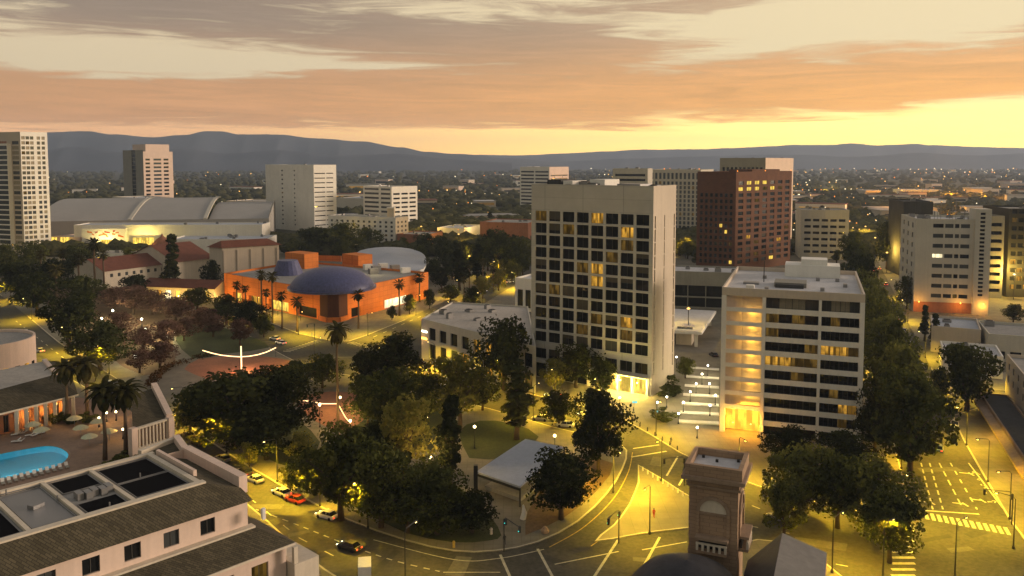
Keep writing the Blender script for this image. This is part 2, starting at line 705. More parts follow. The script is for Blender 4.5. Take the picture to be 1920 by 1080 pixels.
def even(n, W, frac=.6, m0=0.0, m1=None):
    """n openings along W with side margins, each frac of its bay"""
    m1 = m0 if m1 is None else m1
    b = (W - m0 - m1) / n
    return [(m0 + b * (i + .5 - frac / 2), m0 + b * (i + .5 + frac / 2)) for i in range(n)]


def facade(mb, root, p0, p1, z0, z1, spec, mi=0):
    """wall sheet p0 -> p1 (footprint counter-clockwise seen from above) with real openings and a window object in each"""
    d = Vector((p1[0] - p0[0], p1[1] - p0[1]))
    W = d.length
    d.normalize()
    nin = Vector((-d.y, d.x))              # inward

    def P(x, z, dep=0.0):
        return (p0[0] + d.x * x + nin.x * dep, p0[1] + d.y * x + nin.y * dep, z)
    if not spec:
        mb.quad(P(0, z0), P(W, z0), P(W, z1), P(0, z1), mi=mi)
        return
    xs = spec['xs'](W) if callable(spec['xs']) else spec['xs']
    zs = [(z0 + a, z0 + b) for a, b in spec['zs']]
    rec = spec.get('rec', .3)
    rmi = spec.get('rmi', mi)
    zc = z0
    ang = math.atan2(d.y, d.x)
    for r, (za, zb) in enumerate(zs):
        if za > zc + 1e-4:
            mb.quad(P(0, zc), P(W, zc), P(W, za), P(0, za), mi=mi)
        xc = 0.0
        for c, (xa, xb) in enumerate(xs):
            mb.quad(P(xc, za), P(xa, za), P(xa, zb), P(xc, zb), mi=mi)
            xc = xb
            mb.quad(P(xa, za), P(xb, za), P(xb, za, rec), P(xa, za, rec), mi=rmi)
            mb.quad(P(xa, zb, rec), P(xb, zb, rec), P(xb, zb), P(xa, zb), mi=rmi)
            mb.quad(P(xa, za), P(xa, za, rec), P(xa, zb, rec), P(xa, zb), mi=rmi)
            mb.quad(P(xb, za, rec), P(xb, za), P(xb, zb), P(xb, zb, rec), mi=rmi)
            sub = spec.get('sub', 1)
            w = (xb - xa) / sub
            for s in range(sub):
                me = pane_mesh(w, zb - za, spec.get('mull', 0), spec.get('frame', 'frame'))
                o = bpy.data.objects.new('window', me)
                COL.objects.link(o)
                o.parent = root
                L = WL[root.name]
                q = P(xa + w * s, za, rec)
                o.location = (q[0] - L[0], q[1] - L[1], q[2] - L[2])
                o.rotation_euler = (0, 0, ang)
                g = spec['glass']
                g = g(r, c * sub + s) if callable(g) else g
                if g != 'glass_dark':
                    setmat(o, g)
        mb.quad(P(xc, za), P(W, za), P(W, zb), P(xc, zb), mi=mi)
        zc = zb
    if z1 > zc + 1e-4:
        mb.quad(P(0, zc), P(W, zc), P(W, z1), P(0, z1), mi=mi)


def inset(pts, d):
    n = len(pts)
    out = []
    for i in range(n):
        a, b, c = Vector(pts[i - 1]), Vector(pts[i]), Vector(pts[(i + 1) % n])
        e1, e2 = (b - a).normalized(), (c - b).normalized()
        n1, n2 = Vector((-e1.y, e1.x)), Vector((-e2.y, e2.x))
        k = n1 + n2
        k = k / max(.3, k.dot(n1))
        q = b + k * d
        out.append((q.x, q.y))
    return out


def ccw(pts):
    a = sum(pts[i - 1][0] * pts[i][1] - pts[i][0] * pts[i - 1][1] for i in range(len(pts)))
    return pts if a > 0 else pts[::-1]


def building(name, label, pts, H, wall, edges=None, roof='grey_roof', parapet=.8, z0=0.0, cat='building', group=None,
             capm=None, units=0, seed=1, wallmats=None, edge_mi=None):
    """footprint pts counter-clockwise; edges {i: facade spec} for the edge pts[i] -> pts[i+1]"""
    cx = sum(p[0] for p in pts) / len(pts)
    cy = sum(p[1] for p in pts) / len(pts)
    root = thing(name, label, cat, (cx, cy, z0), 0, group)
    WL[root.name] = (cx, cy, z0)
    mb = MB()
    n = len(pts)
    for i in range(n):
        sp = (edges or {}).get(i)
        facade(mb, root, pts[i], pts[(i + 1) % n], z0, z0 + H, sp, mi=(edge_mi or {}).get(i, 0))
    # parapet ring: top and inner face
    t = .35
    ip = inset(pts, t)
    for i in range(n):
        j = (i + 1) % n
        mb.quad((*pts[i], z0 + H), (*pts[j], z0 + H), (*ip[j], z0 + H), (*ip[i], z0 + H))
        mb.quad((*ip[i], z0 + H), (*ip[j], z0 + H), (*ip[j], z0 + H - parapet), (*ip[i], z0 + H - parapet))
    mb.build('wall', wallmats or [wall], root, world=True)
    rb = MB()
    rb.quad(*[(*p, z0 + H - parapet + .005) for p in ip])
    rb.build('roof', roof, root, world=True)
    rr = random.Random(seed)
    ii = inset(pts, 2.5)
    for k in range(units):
        a, b = rr.random(), rr.random()
        q = Vector(ii[0]).lerp(Vector(ii[1]), a).lerp(Vector(ii[3 % n]).lerp(Vector(ii[2]), a), b)
        s = (rr.uniform(1.2, 3.6), rr.uniform(1.2, 2.6), rr.uniform(.7, 1.8))
        e = Vector(pts[1]) - Vector(pts[0])
        u = MB().box((q.x, q.y, z0 + H - parapet + s[2] / 2 + .01), s, math.degrees(math.atan2(e.y, e.x)))
        u.box((q.x, q.y, z0 + H - parapet + s[2] + .1), (s[0] * .7, s[1] * .7, .2), math.degrees(math.atan2(e.y, e.x)), mi=1)
        u.build('air_conditioner', ['metal_grey', 'dark_roof'], root, world=True)
    return root


def rect_from(corner, ang, pxl=None, pxr=None, w=None, d=None, left_depth=None):
    """footprint from the near right-front corner: front runs left from it, side runs back (ang = heading of the front, left to right)"""
    P0 = corner
    L = reach(P0, ang + 180, pxl) if pxl is not None else (P0[0] - math.cos(R(ang)) * w, P0[1] - math.sin(R(ang)) * w)
    if pxr is not None and d is None:
        B = reach(P0, ang + 90, pxr)
    else:
        B = (P0[0] - math.sin(R(ang)) * d, P0[1] + math.cos(R(ang)) * d)
    C = (L[0] + B[0] - P0[0], L[1] + B[1] - P0[1])
    return [L, P0, B, C]            # edge 0 = front, edge 1 = right side


def roof_box(root, pts4, fx0, fx1, fy0, fy1, z0, h, m, name='penthouse'):
    """box on a roof given as fractions of a 4-corner footprint"""
    a, b, c, d = [Vector(p) for p in pts4]

    def q(x, y):
        return a.lerp(b, x).lerp(d.lerp(c, x), y)
    ps = [tuple(q(fx0, fy0)), tuple(q(fx1, fy0)), tuple(q(fx1, fy1)), tuple(q(fx0, fy1))]
    return MB().prism(ps, z0, z0 + h).build(name, m, root, world=True)


# ------------------------------------------------------------------ trees
def crown_mesh(name, seed, H, Wd, base, n, leaf, shape='round', lobes=12):
    r = np.random.default_rng(seed)
    cen, rad = [], []
    for i in range(lobes):
        t = (i + .5) / lobes
        z = base + (H - base) * (.12 + .78 * t)
        u = (z - base) / (H - base)
        if shape == 'round':
            env = math.sin(math.pi * min(.97, max(.12, u * .85 + .1))) ** .65
        elif shape == 'tall':
            env = (1 - abs(u - .4) * 1.1)
        elif shape == 'cone':
            env = max(.12, 1 - u)
        else:
            env = .75 + .3 * math.sin(math.pi * u)
        a = i * 2.4 + r.uniform(-.5, .5)
        rr = Wd / 2 * env * (r.uniform(.30, .80) if i % 3 else r.uniform(0, .3))
        if shape in ('tall', 'cone'):
            rr *= .6
        cen.append((math.cos(a) * rr, math.sin(a) * rr, z + r.uniform(-.4, .4)))
        rad.append(Wd * (.150 if shape != 'cone' else .17) * (env * .6 + .45) * r.uniform(.6, 1.35))
    cen, rad = np.array(cen), np.array(rad)
    k = r.integers(0, lobes, n)
    d = r.normal(size=(n, 3))
    d /= np.linalg.norm(d, axis=1)[:, None]
    s = r.uniform(.45, 1.0, n) ** .6 + np.abs(r.normal(size=n)) * .13
    c = cen[k] + d * (rad[k] * s)[:, None] * np.array([1, 1, .82])
    c[:, 2] = np.maximum(c[:, 2], base * .8)
    # each leaf clump is a bent quad
    t1 = np.cross(d + r.normal(size=(n, 3)) * .55, r.normal(size=(n, 3)))
    t1 /= np.linalg.norm(t1, axis=1)[:, None]
    t2 = np.cross(d + r.normal(size=(n, 3)) * .5, t1)
    t2 /= np.linalg.norm(t2, axis=1)[:, None]
    L = (leaf * r.uniform(.6, 1.4, n))[:, None]
    v = np.empty((n, 4, 3))
    v[:, 0] = c - t1 * L - t2 * L * .35
    v[:, 1] = c + t1 * L * .25 - t2 * L * .65
    v[:, 2] = c + t1 * L + t2 * L * .35
    v[:, 3] = c - t1 * L * .2 + t2 * L * .7
    me = bpy.data.meshes.new(name)
    me.vertices.add(n * 4)
    me.vertices.foreach_set('co', v.reshape(-1))
    me.loops.add(n * 4)
    me.loops.foreach_set('vertex_index', np.arange(n * 4))
    me.polygons.add(n)
    me.polygons.foreach_set('loop_start', np.arange(0, n * 4, 4))
    me.polygons.foreach_set('loop_total', np.full(n, 4))
    me.update()
    me.validate()
    me.materials.append(M['leaf_dark'])
    return me, cen


def tree_proto(kind, seed):
    # nominal height 10, so that scale = height / 10
    if kind == 'broad':
        me, cen = crown_mesh('crown', seed, 10, 11.5, 1.7, 4600, .25, 'round', 26)
        tr = .32
    elif kind == 'airy':
        me, cen = crown_mesh('crown', seed, 10, 10.0, 2.2, 2600, .25, 'round', 22)
        tr = .28
    elif kind == 'tall':
        me, cen = crown_mesh('crown', seed, 10, 4.6, .9, 3000, .19, 'tall', 20)
        tr = .2
    elif kind == 'cone':
        me, cen = crown_mesh('crown', seed, 10, 3.8, .8, 2400, .17, 'cone', 22)
        tr = .17
    else:  # bush
        me, cen = crown_mesh('crown', seed, 10, 13, .6, 2200, .42, 'bush', 12)
        tr = .4
    mb = MB()
    top = 6.2 if kind in ('broad', 'airy') else 8.5
    mb.tube([(0, 0, -.1), (.06, .03, 1.5), (-.05, .08, 3.2), (.1, 0, top)], [tr * 1.25, tr, tr * .8, tr * .25], 7)
    if kind != 'cone':
        for c in cen[::2]:
            z = min(3.4, c[2] * .6)
            m = (c[0] * .4, c[1] * .4, z + (c[2] - z) * .45)
            mb.tube([(0, 0, z * .8), m, tuple(c)], [tr * .55, tr * .35, tr * .1], 5)
    return me, mb.mesh('trunk', ['bark'], True)


PROTO = {}
for kind, ss in (('broad', (1, 2, 3)), ('airy', (4, 5)), ('tall', (6, 7)), ('cone', (8,)), ('bush', (9,))):
    PROTO[kind] = [tree_proto(kind, s * 13 + 5) for s in ss]


def tree(kind, base, H, W=None, leaf='leaf_dark', label=None, group=None, name=None, z=.13, cat='tree'):
    """base: ground point (x,y); H height in m, W crown width in m"""
    nomW = dict(broad=11.5, airy=10.0, tall=4.6, cone=3.8, bush=13)[kind]
    cm, tm = rnd.choice(PROTO[kind])
    s = H / 10
    w = (W / nomW) if W else s
    w *= 1.12
    o = thing(name or {'broad': 'broadleaf_tree', 'airy': 'airy_tree', 'tall': 'slender_tree', 'cone': 'conifer_tree', 'bush': 'shrub'}[kind],
              label, cat, (base[0], base[1], z), rnd.uniform(0, 360), group, (w, w, s))
    c = bpy.data.objects.new('crown', cm)
    COL.objects.link(c)
    c.parent = o
    setmat(c, leaf)
    t = bpy.data.objects.new('trunk', tm)
    COL.objects.link(t)
    t.parent = o
    return o


def ptree(kind, px, pyb, pyt, wpx, leaf, label, group=None, z=.13, **k):
    """tree from picture measures: foot at (px,pyb), top row pyt, crown width wpx pixels"""
    p = G(px, pyb)
    H = height(px, pyb, pyt)
    W = wpx / FPX * p.y * 1.02
    return tree(kind, (p.x, p.y), H, W, leaf, label, group, z=z, **k)


def palm_meshes(seed, fan):
    r = random.Random(seed)
    tm = MB().tube([(0, 0, -.1), (.12, .05, 3), (.05, .1, 6.5), (.1, 0, 9.2)], [.30, .22, .19, .22], 8).mesh('trunk', ['palm_bark'], True)
    mb = MB()
    n = 40 if fan else 38
    for i in range(n):
        a = i * 2.39996
        up = 1.15 - 2.1 * i / n + r.uniform(-.12, .12)       # starting elevation, from upright to hanging
        L = (1.75 if fan else 2.7) * r.uniform(.85, 1.15)
        pts = []
        p = Vector((.1, 0, 9.15))
        e = up
        for k in range(6):
            pts.append(p.copy())
            p = p + Vector((math.cos(a) * math.cos(e), math.sin(a) * math.cos(e), math.sin(e))) * (L / 5)
            e -= (.16 if fan else .33)
        side = Vector((-math.sin(a), math.cos(a), 0))
        ws = [.03, .04, .16, .30, .22, .02] if fan else [.05, .24, .34, .32, .22, .03]
        for k in range(5):
            for sgn in (-1, 1):
                dz = Vector((0, 0, -.18))
                q0, q1 = pts[k], pts[k + 1]
                mb.quad(q0, q1, q1 + side * ws[k + 1] * sgn + dz * ws[k + 1] * 2, q0 + side * ws[k] * sgn + dz * ws[k] * 2)
    cm = mb.mesh('crown', ['leaf_palm'])
    return cm, tm


PALM = {'fan': palm_meshes(3, True), 'feather': palm_meshes(4, False)}


def palm(kind, base, H, Wc, label, group=None, z=.13, leaf='leaf_palm'):
    o = thing('palm_tree', label, 'palm tree', (base[0], base[1], z), rnd.uniform(0, 360), group)
    cm, tm = PALM[kind]
    s = Wc / (3.3 if kind == 'fan' else 5.2)
    t = bpy.data.objects.new('trunk', tm)
    COL.objects.link(t)
    t.parent = o
    t.scale = (s * .9, s * .9, H / 10)
    c = bpy.data.objects.new('crown', cm)
    COL.objects.link(c)
    c.parent = o
    c.scale = (s, s, s)
    c.location = (0, 0, H * .92 - 9.15 * s)
    setmat(c, leaf)
    return o


def ppalm(kind, px, pyb, pyt, wpx, label, group=None, z=.13):
    p = G(px, pyb, z)
    return palm(kind, (p.x, p.y), height_z(px, pyb, pyt, z), wpx / FPX * p.y, label, group, z)


def height_z(px, pyb, pyt, z):
    p = G(px, pyb, z)
    lo, hi = 0.0, 300.0
    for _ in range(40):
        m = (lo + hi) / 2
        v = Vector((p.x, p.y, z + m - CAM_H))
        if CY - FPX * v.dot(_up) / v.dot(_fw) > pyt:
            lo = m
        else:
            hi = m
    return lo


# ------------------------------------------------------------------ street furniture
def street_lamp(p, heading, label, group, power=7000, H=9.0, arm=2.4, col=SODIUM, z=.13):
    """curved-arm street lamp; heading = direction of the arm in degrees"""
    o = thing('street_lamp', label, 'street lamp', (p[0], p[1], z), heading, group)
    if 'lamp_pole' not in _pane:
        mb = MB().tube([(0, 0, 0), (0, 0, H * .55), (0, 0, H - .5), (.35, 0, H - .08), (arm, 0, H + .15)], [.13, .10, .08, .06, .05], 6)
        mb.lathe((0, 0, 0), [(.24, 0), (.24, .4), (.14, .5)], 8)
        _pane['lamp_pole'] = mb.mesh('pole', ['metal_dark'])
        h = MB().box((arm + .3, 0, H + .13), (.85, .34, .16), taper=.7)
        _pane['lamp_head'] = h.mesh('lamp_head', ['metal_dark'])
        _pane['lamp_lens'] = MB().lathe((arm + .35, 0, H + .04), [(.02, -.16), (.16, -.12), (.2, 0)], 8).mesh('lens', ['lamp_yellow'])
    q = bpy.data.objects.new('pole', _pane['lamp_pole'])
    h = bpy.data.objects.new('lamp_head', _pane['lamp_head'])
    l = bpy.data.objects.new('lens', _pane['lamp_lens'])
    for x, pa in ((q, o), (h, o), (l, h)):
        COL.objects.link(x)
        x.parent = pa
    lt = bpy.data.lights.new('lamp_light', 'SPOT')
    lt.energy = power
    lt.color = col
    lt.spot_size = R(150)
    lt.spot_blend = .6
    lt.shadow_soft_size = .25
    lo = bpy.data.objects.new('lamp_light', lt)
    COL.objects.link(lo)
    lo.parent = o
    lo.location = (arm + .35, 0, H - .2)
    return o


def globe_lamp(p, label, group=None, H=4.2, power=900, r=.33, m='lamp_warm', z=.14, col=WARM):
    o = thing('globe_lamp', label, 'lamp', (p[0], p[1], z), 0, group)
    mb = MB().tube([(0, 0, 0), (0, 0, H * .6), (0, 0, H - .2)], [.10, .07, .055], 6)
    mb.lathe((0, 0, 0), [(.22, 0), (.2, .3), (.1, .6)], 8)
    mb.lathe((0, 0, H - .25), [(.06, 0), (.2, .05), (.2, .1)], 8)
    mb.build('post', 'metal_dark', o)
    g = MB().lathe((0, 0, H + r - .15), [(r * math.sin(math.pi * i / 6) + .005, -r * math.cos(math.pi * i / 6)) for i in range(7)], 10)
    g.build('globe', m, o, True)
    lightpt('lamp_light', (0, 0, H + 2 * r + .35), power, col, .3, o)
    return o


def pixlamp(px, py_globe, py_base, label, group=None, power=900, r=.33, m='lamp_warm', col=WARM):
    p = G(px, py_base)
    return globe_lamp((p.x, p.y), label, group, max(2.5, height(px, py_base, py_globe) - r * .6), power, r, m, col=col)


def car_meshes():
    b = MB()
    # lower body in cross sections along x (length), tapered at nose and tail
    secs = [(-2.2, .78, .45, .70), (-2.05, .86, .30, .86), (-1.2, .90, .26, .92), (.9, .90, .26, .90), (1.75, .86, .28, .80), (2.2, .74, .42, .62)]
    n0 = len(b.v)
    for x, w, lo, hi in secs:
        b.v += [(x, -w, lo), (x, -w * 1.02, (lo + hi) / 2), (x, -w * .93, hi), (x, w * .93, hi), (x, w * 1.02, (lo + hi) / 2), (x, w, lo)]
    for i in range(len(secs) - 1):
        for k in range(6):
            a, c = n0 + i * 6 + k, n0 + i * 6 + (k + 1) % 6
            b.f.append((a, c, c + 6, a + 6))
            b.mi.append(0)
    b.f.append(tuple(n0 + k for k in reversed(range(6))))
    b.f.append(tuple(n0 + (len(secs) - 1) * 6 + k for k in range(6)))
    b.mi += [0, 0]
    body = b.mesh('body', ['car_white'])
    g = MB()
    lo = [(-1.75, .80), (1.05, .80)]
    hi = [(-1.2, .62), (.25, .62)]
    zl, zh = .88, 1.40
    P = [(lo[0][0], -lo[0][1], zl), (lo[1][0], -lo[1][1], zl), (lo[1][0], lo[1][1], zl), (lo[0][0], lo[0][1], zl)]
    Q = [(hi[0][0], -hi[0][1], zh), (hi[1][0], -hi[1][1], zh), (hi[1][0], hi[1][1], zh), (hi[0][0], hi[0][1], zh)]
    for i in range(4):
        j = (i + 1) % 4
        g.quad(P[i], P[j], Q[j], Q[i])
    cabin = g.mesh('cabin_glass', ['glass_dark'])
    r = MB().prism([(-1.22, -.63), (.27, -.63), (.27, .63), (-1.22, .63)], zh - .01, zh + .06)
    for x, s in ((-.45, 1), (-.45, -1)):
        r.box((x, .72 * s, (zl + zh) / 2), (.09, .06, zh - zl))
    roof = r.mesh('roof', ['car_white'])
    w = MB()
    w.lathe((0, 0, 0), [(.02, -.11), (.33, -.11), (.33, .11), (.02, .11)], 10)
    w.v = [(x, z, y) for x, y, z in w.v]
    wheel = w.mesh('wheel', ['rubber'])
    hl = MB().box((0, 0, 0), (.12, .34, .14)).mesh('headlight', ['frame_pale'])
    tl = MB().box((0, 0, 0), (.10, .30, .16)).mesh('tail_light', ['car_red'])
    return body, cabin, roof, wheel, hl, tl


CAR = car_meshes()


def car(p, heading, colour, label, group=None, lights=False, suv=False, tail=False, name='parked_car', cat='car', z=0.0):
    o = thing(name, label, cat, (p[0], p[1], z + .01), heading, group, (1, 1, 1.22) if suv else (1, 1, 1))
    body, cabin, roof, wheel, hl, tl = CAR

    def put(nm, me, loc=(0, 0, 0), m=None):
        x = bpy.data.objects.new(nm, me)
        COL.objects.link(x)
        x.parent = o
        x.location = loc
        if m:
            setmat(x, m)
        return x
    put('body', body, m='car_' + colour)
    put('cabin_glass', cabin)
    put('roof', roof, m='car_' + colour)
    for x in (-1.35, 1.35):
        for y in (-.82, .82):
            put('wheel', wheel, (x, y, .33))
    for y in (-.58, .58):
        put('headlight', hl, (2.12, y, .60), 'lamp_white' if lights else None)
        put('tail_light', tl, (-2.16, y, .66), 'lamp_red' if (lights or tail) else None)
    return o


def person(p, heading, label, top='cloth_dark', z=.13, H=1.72):
    """walking figure: one continuous skinned body, hair as a part"""
    o = thing('person', label, 'person', (p[0], p[1], z), heading)
    J = {'pel': (0, 0, .95, .14), 'wai': (0, 0, 1.12, .12), 'che': (.02, 0, 1.33, .15), 'nec': (.03, 0, 1.49, .055), 'hea': (.05, 0, 1.60, .085), 'top': (.05, 0, 1.70, .07),
         'lh': (.02, .10, .90, .10), 'lk': (.16, .10, .50, .06), 'la': (.12, .10, .08, .045), 'lt': (.27, .10, .04, .035),
         'rh': (-.02, -.10, .90, .10), 'rk': (-.06, -.10, .50, .06), 'ra': (-.28, -.10, .12, .045), 'rt': (-.16, -.10, .03, .035),
         'ls': (.02, .19, 1.42, .06), 'le': (-.08, .25, 1.15, .045), 'lw': (.02, .25, .92, .032), 'lf': (.06, .25, .82, .030),
         'rs': (.02, -.19, 1.42, .06), 're': (.06, -.25, 1.15, .045), 'rw': (.22, -.24, .96, .032), 'rf': (.28, -.24, .88, .030)}
    ks = list(J)
    E = ['pel wai', 'wai che', 'che nec', 'nec hea', 'hea top', 'pel lh', 'lh lk', 'lk la', 'la lt', 'pel rh', 'rh rk', 'rk ra', 'ra rt',
         'che ls', 'ls le', 'le lw', 'lw lf', 'che rs', 'rs re', 're rw', 'rw rf']
    me = bpy.data.meshes.new('body')
    me.from_pydata([J[k][:3] for k in ks], [tuple(ks.index(x) for x in e.split()) for e in E], [])
    b = bpy.data.objects.new('body', me)
    COL.objects.link(b)
    b.parent = o
    sk = b.modifiers.new('skin', 'SKIN')
    for i, k in enumerate(ks):
        v = me.skin_vertices[0].data[i]
        v.radius = (J[k][3], J[k][3])
        v.use_root = (k == 'pel')
    b.modifiers.new('sub', 'SUBSURF').levels = 1
    me.materials.append(M[top])
    h = MB().lathe((.03, 0, 1.64), [(.001, .125), (.06, .11), (.10, .05), (.105, -.02), (.09, -.06)], 8)
    h.build('hair', 'car_black', o)
    f = MB().lathe((.08, 0, 1.60), [(.001, .07), (.055, .05), (.066, 0), (.05, -.06), (.001, -.085)], 8)
    f.build('face', 'skin', o)
    return o


# ------------------------------------------------------------------ the setting: ground, roads, pavements
def grid_ground():
    mb = MB()
    mb.quad((-12500, -750, -.06), (12500, -750, -.06), (12500, 10400, -.06), (-12500, 10400, -.06))
    return struct('ground', mb, 'earth')


grid_ground()
road = struct('road', MB().quad((-420, 60, 0), (420, 60, 0), (420, 560, 0), (-420, 560, 0)), 'asphalt')


def P2(pts, z=0.0):
    return [G2(x, y, z) for x, y in pts]


def smooth(pts, n=3):
    """Catmull-Rom through picture points already on the ground (open line)"""
    out = []
    P = [Vector(p) for p in pts]
    for i in range(len(P) - 1):
        a, b, c, d = P[max(0, i - 1)], P[i], P[i + 1], P[min(len(P) - 1, i + 2)]
        for k in range(n):
            t = k / n
            q = .5 * ((2 * b) + (c - a) * t + (2 * a - 5 * b + 4 * c - d) * t * t + (3 * b - a - 3 * c + d) * t ** 3)
            out.append((q.x, q.y))
    out.append(tuple(P[-1]))
    return out


def block(name, pts, h=.13, m='paving', kerb=True):
    pts = ccw(pts)
    o = struct(name, MB().prism(pts, -.02, h), m)
    if kerb:
        k = MB()
        ip = inset(pts, .35)
        n = len(pts)
        for i in range(n):
            j = (i + 1) % n
            if (Vector(pts[i]) - Vector(pts[j])).length > 60:
                continue
            e = inset([pts[i], pts[j], ip[j], ip[i]], 0)
            k.quad((*pts[i], h + .012), (*pts[j], h + .012), (*ip[j], h + .012), (*ip[i], h + .012))
            k.quad((*pts[i], -.02), (*pts[j], -.02), (*pts[j], h + .012), (*pts[i], h + .012))
        for q in range(len(k.v)):
            pass
        k.build('kerb', 'kerb_stone', o)
    return o


park_px = [(-30, 530), (50, 592), (110, 643), (190, 693), (260, 738), (330, 783), (400, 833), (470, 878), (560, 930), (650, 975), (760, 1014), (850, 1034),
           (930, 1034), (1010, 1017), (1085, 978), (1140, 925), (1168, 880), (1176, 845), (1150, 828), (1100, 815), (1040, 802), (960, 778), (880, 757),
           (800, 737), (720, 717), (650, 703), (585, 692), (555, 678), (510, 655), (440, 615), (330, 568), (200, 530), (60, 500), (-30, 490)]
park = block('park_pavement', smooth(P2(park_px), 2))
tech_px = [(625, 640), (560, 626), (500, 603), (440, 582), (330, 545), (200, 512), (60, 486), (-30, 470), (-30, 440), (500, 440), (960, 470), (985, 492), (930, 515), (860, 553), (760, 600), (690, 628), (655, 640)]
block('museum_pavement', P2(tech_px))
tower_px = [(805, 702), (900, 722), (1000, 741), (1100, 765), (1165, 785), (1230, 822), (1275, 850), (1340, 882), (1420, 912), (1500, 936), (1600, 958), (1690, 975), (1706, 965),
            (1690, 880), (1668, 800), (1645, 720), (1622, 640), (1598, 540), (1585, 480), (1350, 455), (1060, 480), (1000, 512), (930, 556), (860, 600), (800, 650), (790, 685)]
block('tower_pavement', P2(tower_px))
right_px = [(1920, 1012), (1891, 973), (1850, 903), (1806, 826), (1785, 780), (1835, 765), (2100, 800), (2300, 1012)]
block('avenue_pavement', P2(right_px))
right2_px = [(1771, 742), (1745, 690), (1700, 600), (1672, 540), (1640, 480), (2000, 470), (2300, 700), (2100, 752), (1830, 728)]
block('side_street_pavement', P2(right2_px))
isl_px = [(1196, 872), (1240, 897), (1283, 925), (1340, 955), (1380, 985), (1300, 990), (1200, 1002), (1115, 1016), (1150, 985), (1180, 945), (1196, 905)]
block('traffic_island', smooth(P2(isl_px), 2), m='plaza_paving')
mus_px = [(1230, 1085), (1330, 1032), (1420, 1012), (1480, 1018), (1540, 1050), (1590, 1090), (1640, 1140), (1500, 1500), (1100, 1500)]
block('gallery_pavement', P2(mus_px))
hotel_px = [(660, 1100), (610, 1068), (560, 1030), (500, 975), (440, 925), (380, 880), (330, 840), (250, 785), (150, 720), (90, 690), (30, 660), (-60, 625), (-500, 625), (-500, 1500), (660, 1500)]
block('hotel_pavement', P2(hotel_px))


# lawns, beds and paved places in the park
def sheet(name, px, m, z=.135, n=2, kids=None):
    o = struct(name, MB().prism(ccw(smooth(P2(px + px[:1]), n)[:-1]), .05, z), m)
    return o


sheet('lawn_by_stage', [(690, 965), (760, 1000), (850, 1018), (915, 1015), (940, 1005), (920, 970), (890, 940), (840, 900), (760, 870), (640, 830), (590, 850), (600, 910)], 'lawn', .16)
sheet('dry_lawn', [(985, 1005), (1060, 970), (1120, 920), (1150, 870), (1080, 860), (1030, 900), (990, 960)], 'dry_lawn', .16)
sheet('lawn_by_lamps', [(880, 860), (960, 860), (1010, 820), (960, 795), (900, 790), (860, 810)], 'lawn', .162)
sheet('lawn_middle', [(660, 830), (760, 850), (850, 830), (850, 780), (760, 750), (690, 740), (660, 770)], 'lawn', .164)
sheet('lawn_kerbside', [(400, 815), (480, 850), (560, 880), (600, 830), (560, 790), (540, 770), (430, 780)], 'lawn', .166)
sheet('lawn_far', [(330, 640), (360, 672), (420, 664), (505, 652), (470, 632), (400, 610), (340, 605)], 'lawn', .168)
sheet('dry_lawn_under_trees', [(60, 545), (180, 650), (270, 705), (330, 680), (325, 630), (420, 612), (330, 575), (200, 540), (80, 520)], 'dry_lawn', .15)
struct('fountain_plaza', MB().prism(ccw(smooth(P2([(345, 693), (372, 674), (450, 668), (520, 672), (562, 685), (520, 700), (450, 712), (390, 712), (345, 693)]), 2)[:-1]), .06, .15), 'brick_paving')
struct('round_plaza', MB().prism(ccw(smooth(P2([(292, 712), (318, 696), (356, 682), (400, 700), (410, 730), (380, 752), (320, 756), (292, 712)]), 2)[:-1]), .06, .145), 'plaza_paving')
struct('palm_plaza', MB().prism(ccw(smooth(P2([(560, 745), (620, 735), (690, 745), (680, 790), (640, 810), (600, 795), (560, 770), (560, 745)]), 2)[:-1]), .06, .17), 'brick_paving')
struct('stage_path', MB().prism(ccw(P2([(930, 1030), (1010, 1012), (1000, 960), (985, 900), (960, 860), (880, 850), (870, 900), (915, 960)])), .06, .15), 'paving')
struct('terrace_paving', MB().prism(ccw(P2([(1165, 782), (1275, 847), (1345, 870), (1345, 640), (1262, 640), (1130, 735)])), .05, .15), 'plaza_paving')

# terrace with broad pale steps beside the tower
for i in range(7):
    y = 690 + i * 17
    a, b = G(1278 + (760 - y) * .16, y), G(1348, y + 4)
    st = MB().bar((a.x, a.y, .14 + .0), (b.x, b.y, .14), 2.2, .16 + .02 * i)
    q = st.build('terrace_step', 'concrete_light')
    tag(q, None, None, 'steps of the lit terrace', 'structure')

# markings (parts of the road)
def stripe(p0, p1, w, name='lane_line', m='paint', z=.006):
    a, b = Vector(p0), Vector(p1)
    d = (b - a)
    s = Vector((-d.y, d.x)).normalized() * w / 2
    mb = MB().quad((*(a - s), z), (*(b - s), z), (*(b + s), z), (*(a + s), z))
    return mb.build(name, m, road)


def line_px(p, q, w=.25, name='lane_line', m='paint', dash=None):
    a, b = Vector(G2(*p)), Vector(G2(*q))
    L = (b - a).length
    if not dash:
        stripe(a, b, w, name, m)
        return
    t = 0.0
    while t < L:
        stripe(a.lerp(b, t / L), a.lerp(b, min(1, (t + dash[0]) / L)), w, 'lane_dash', m)
        t += dash[0] + dash[1]


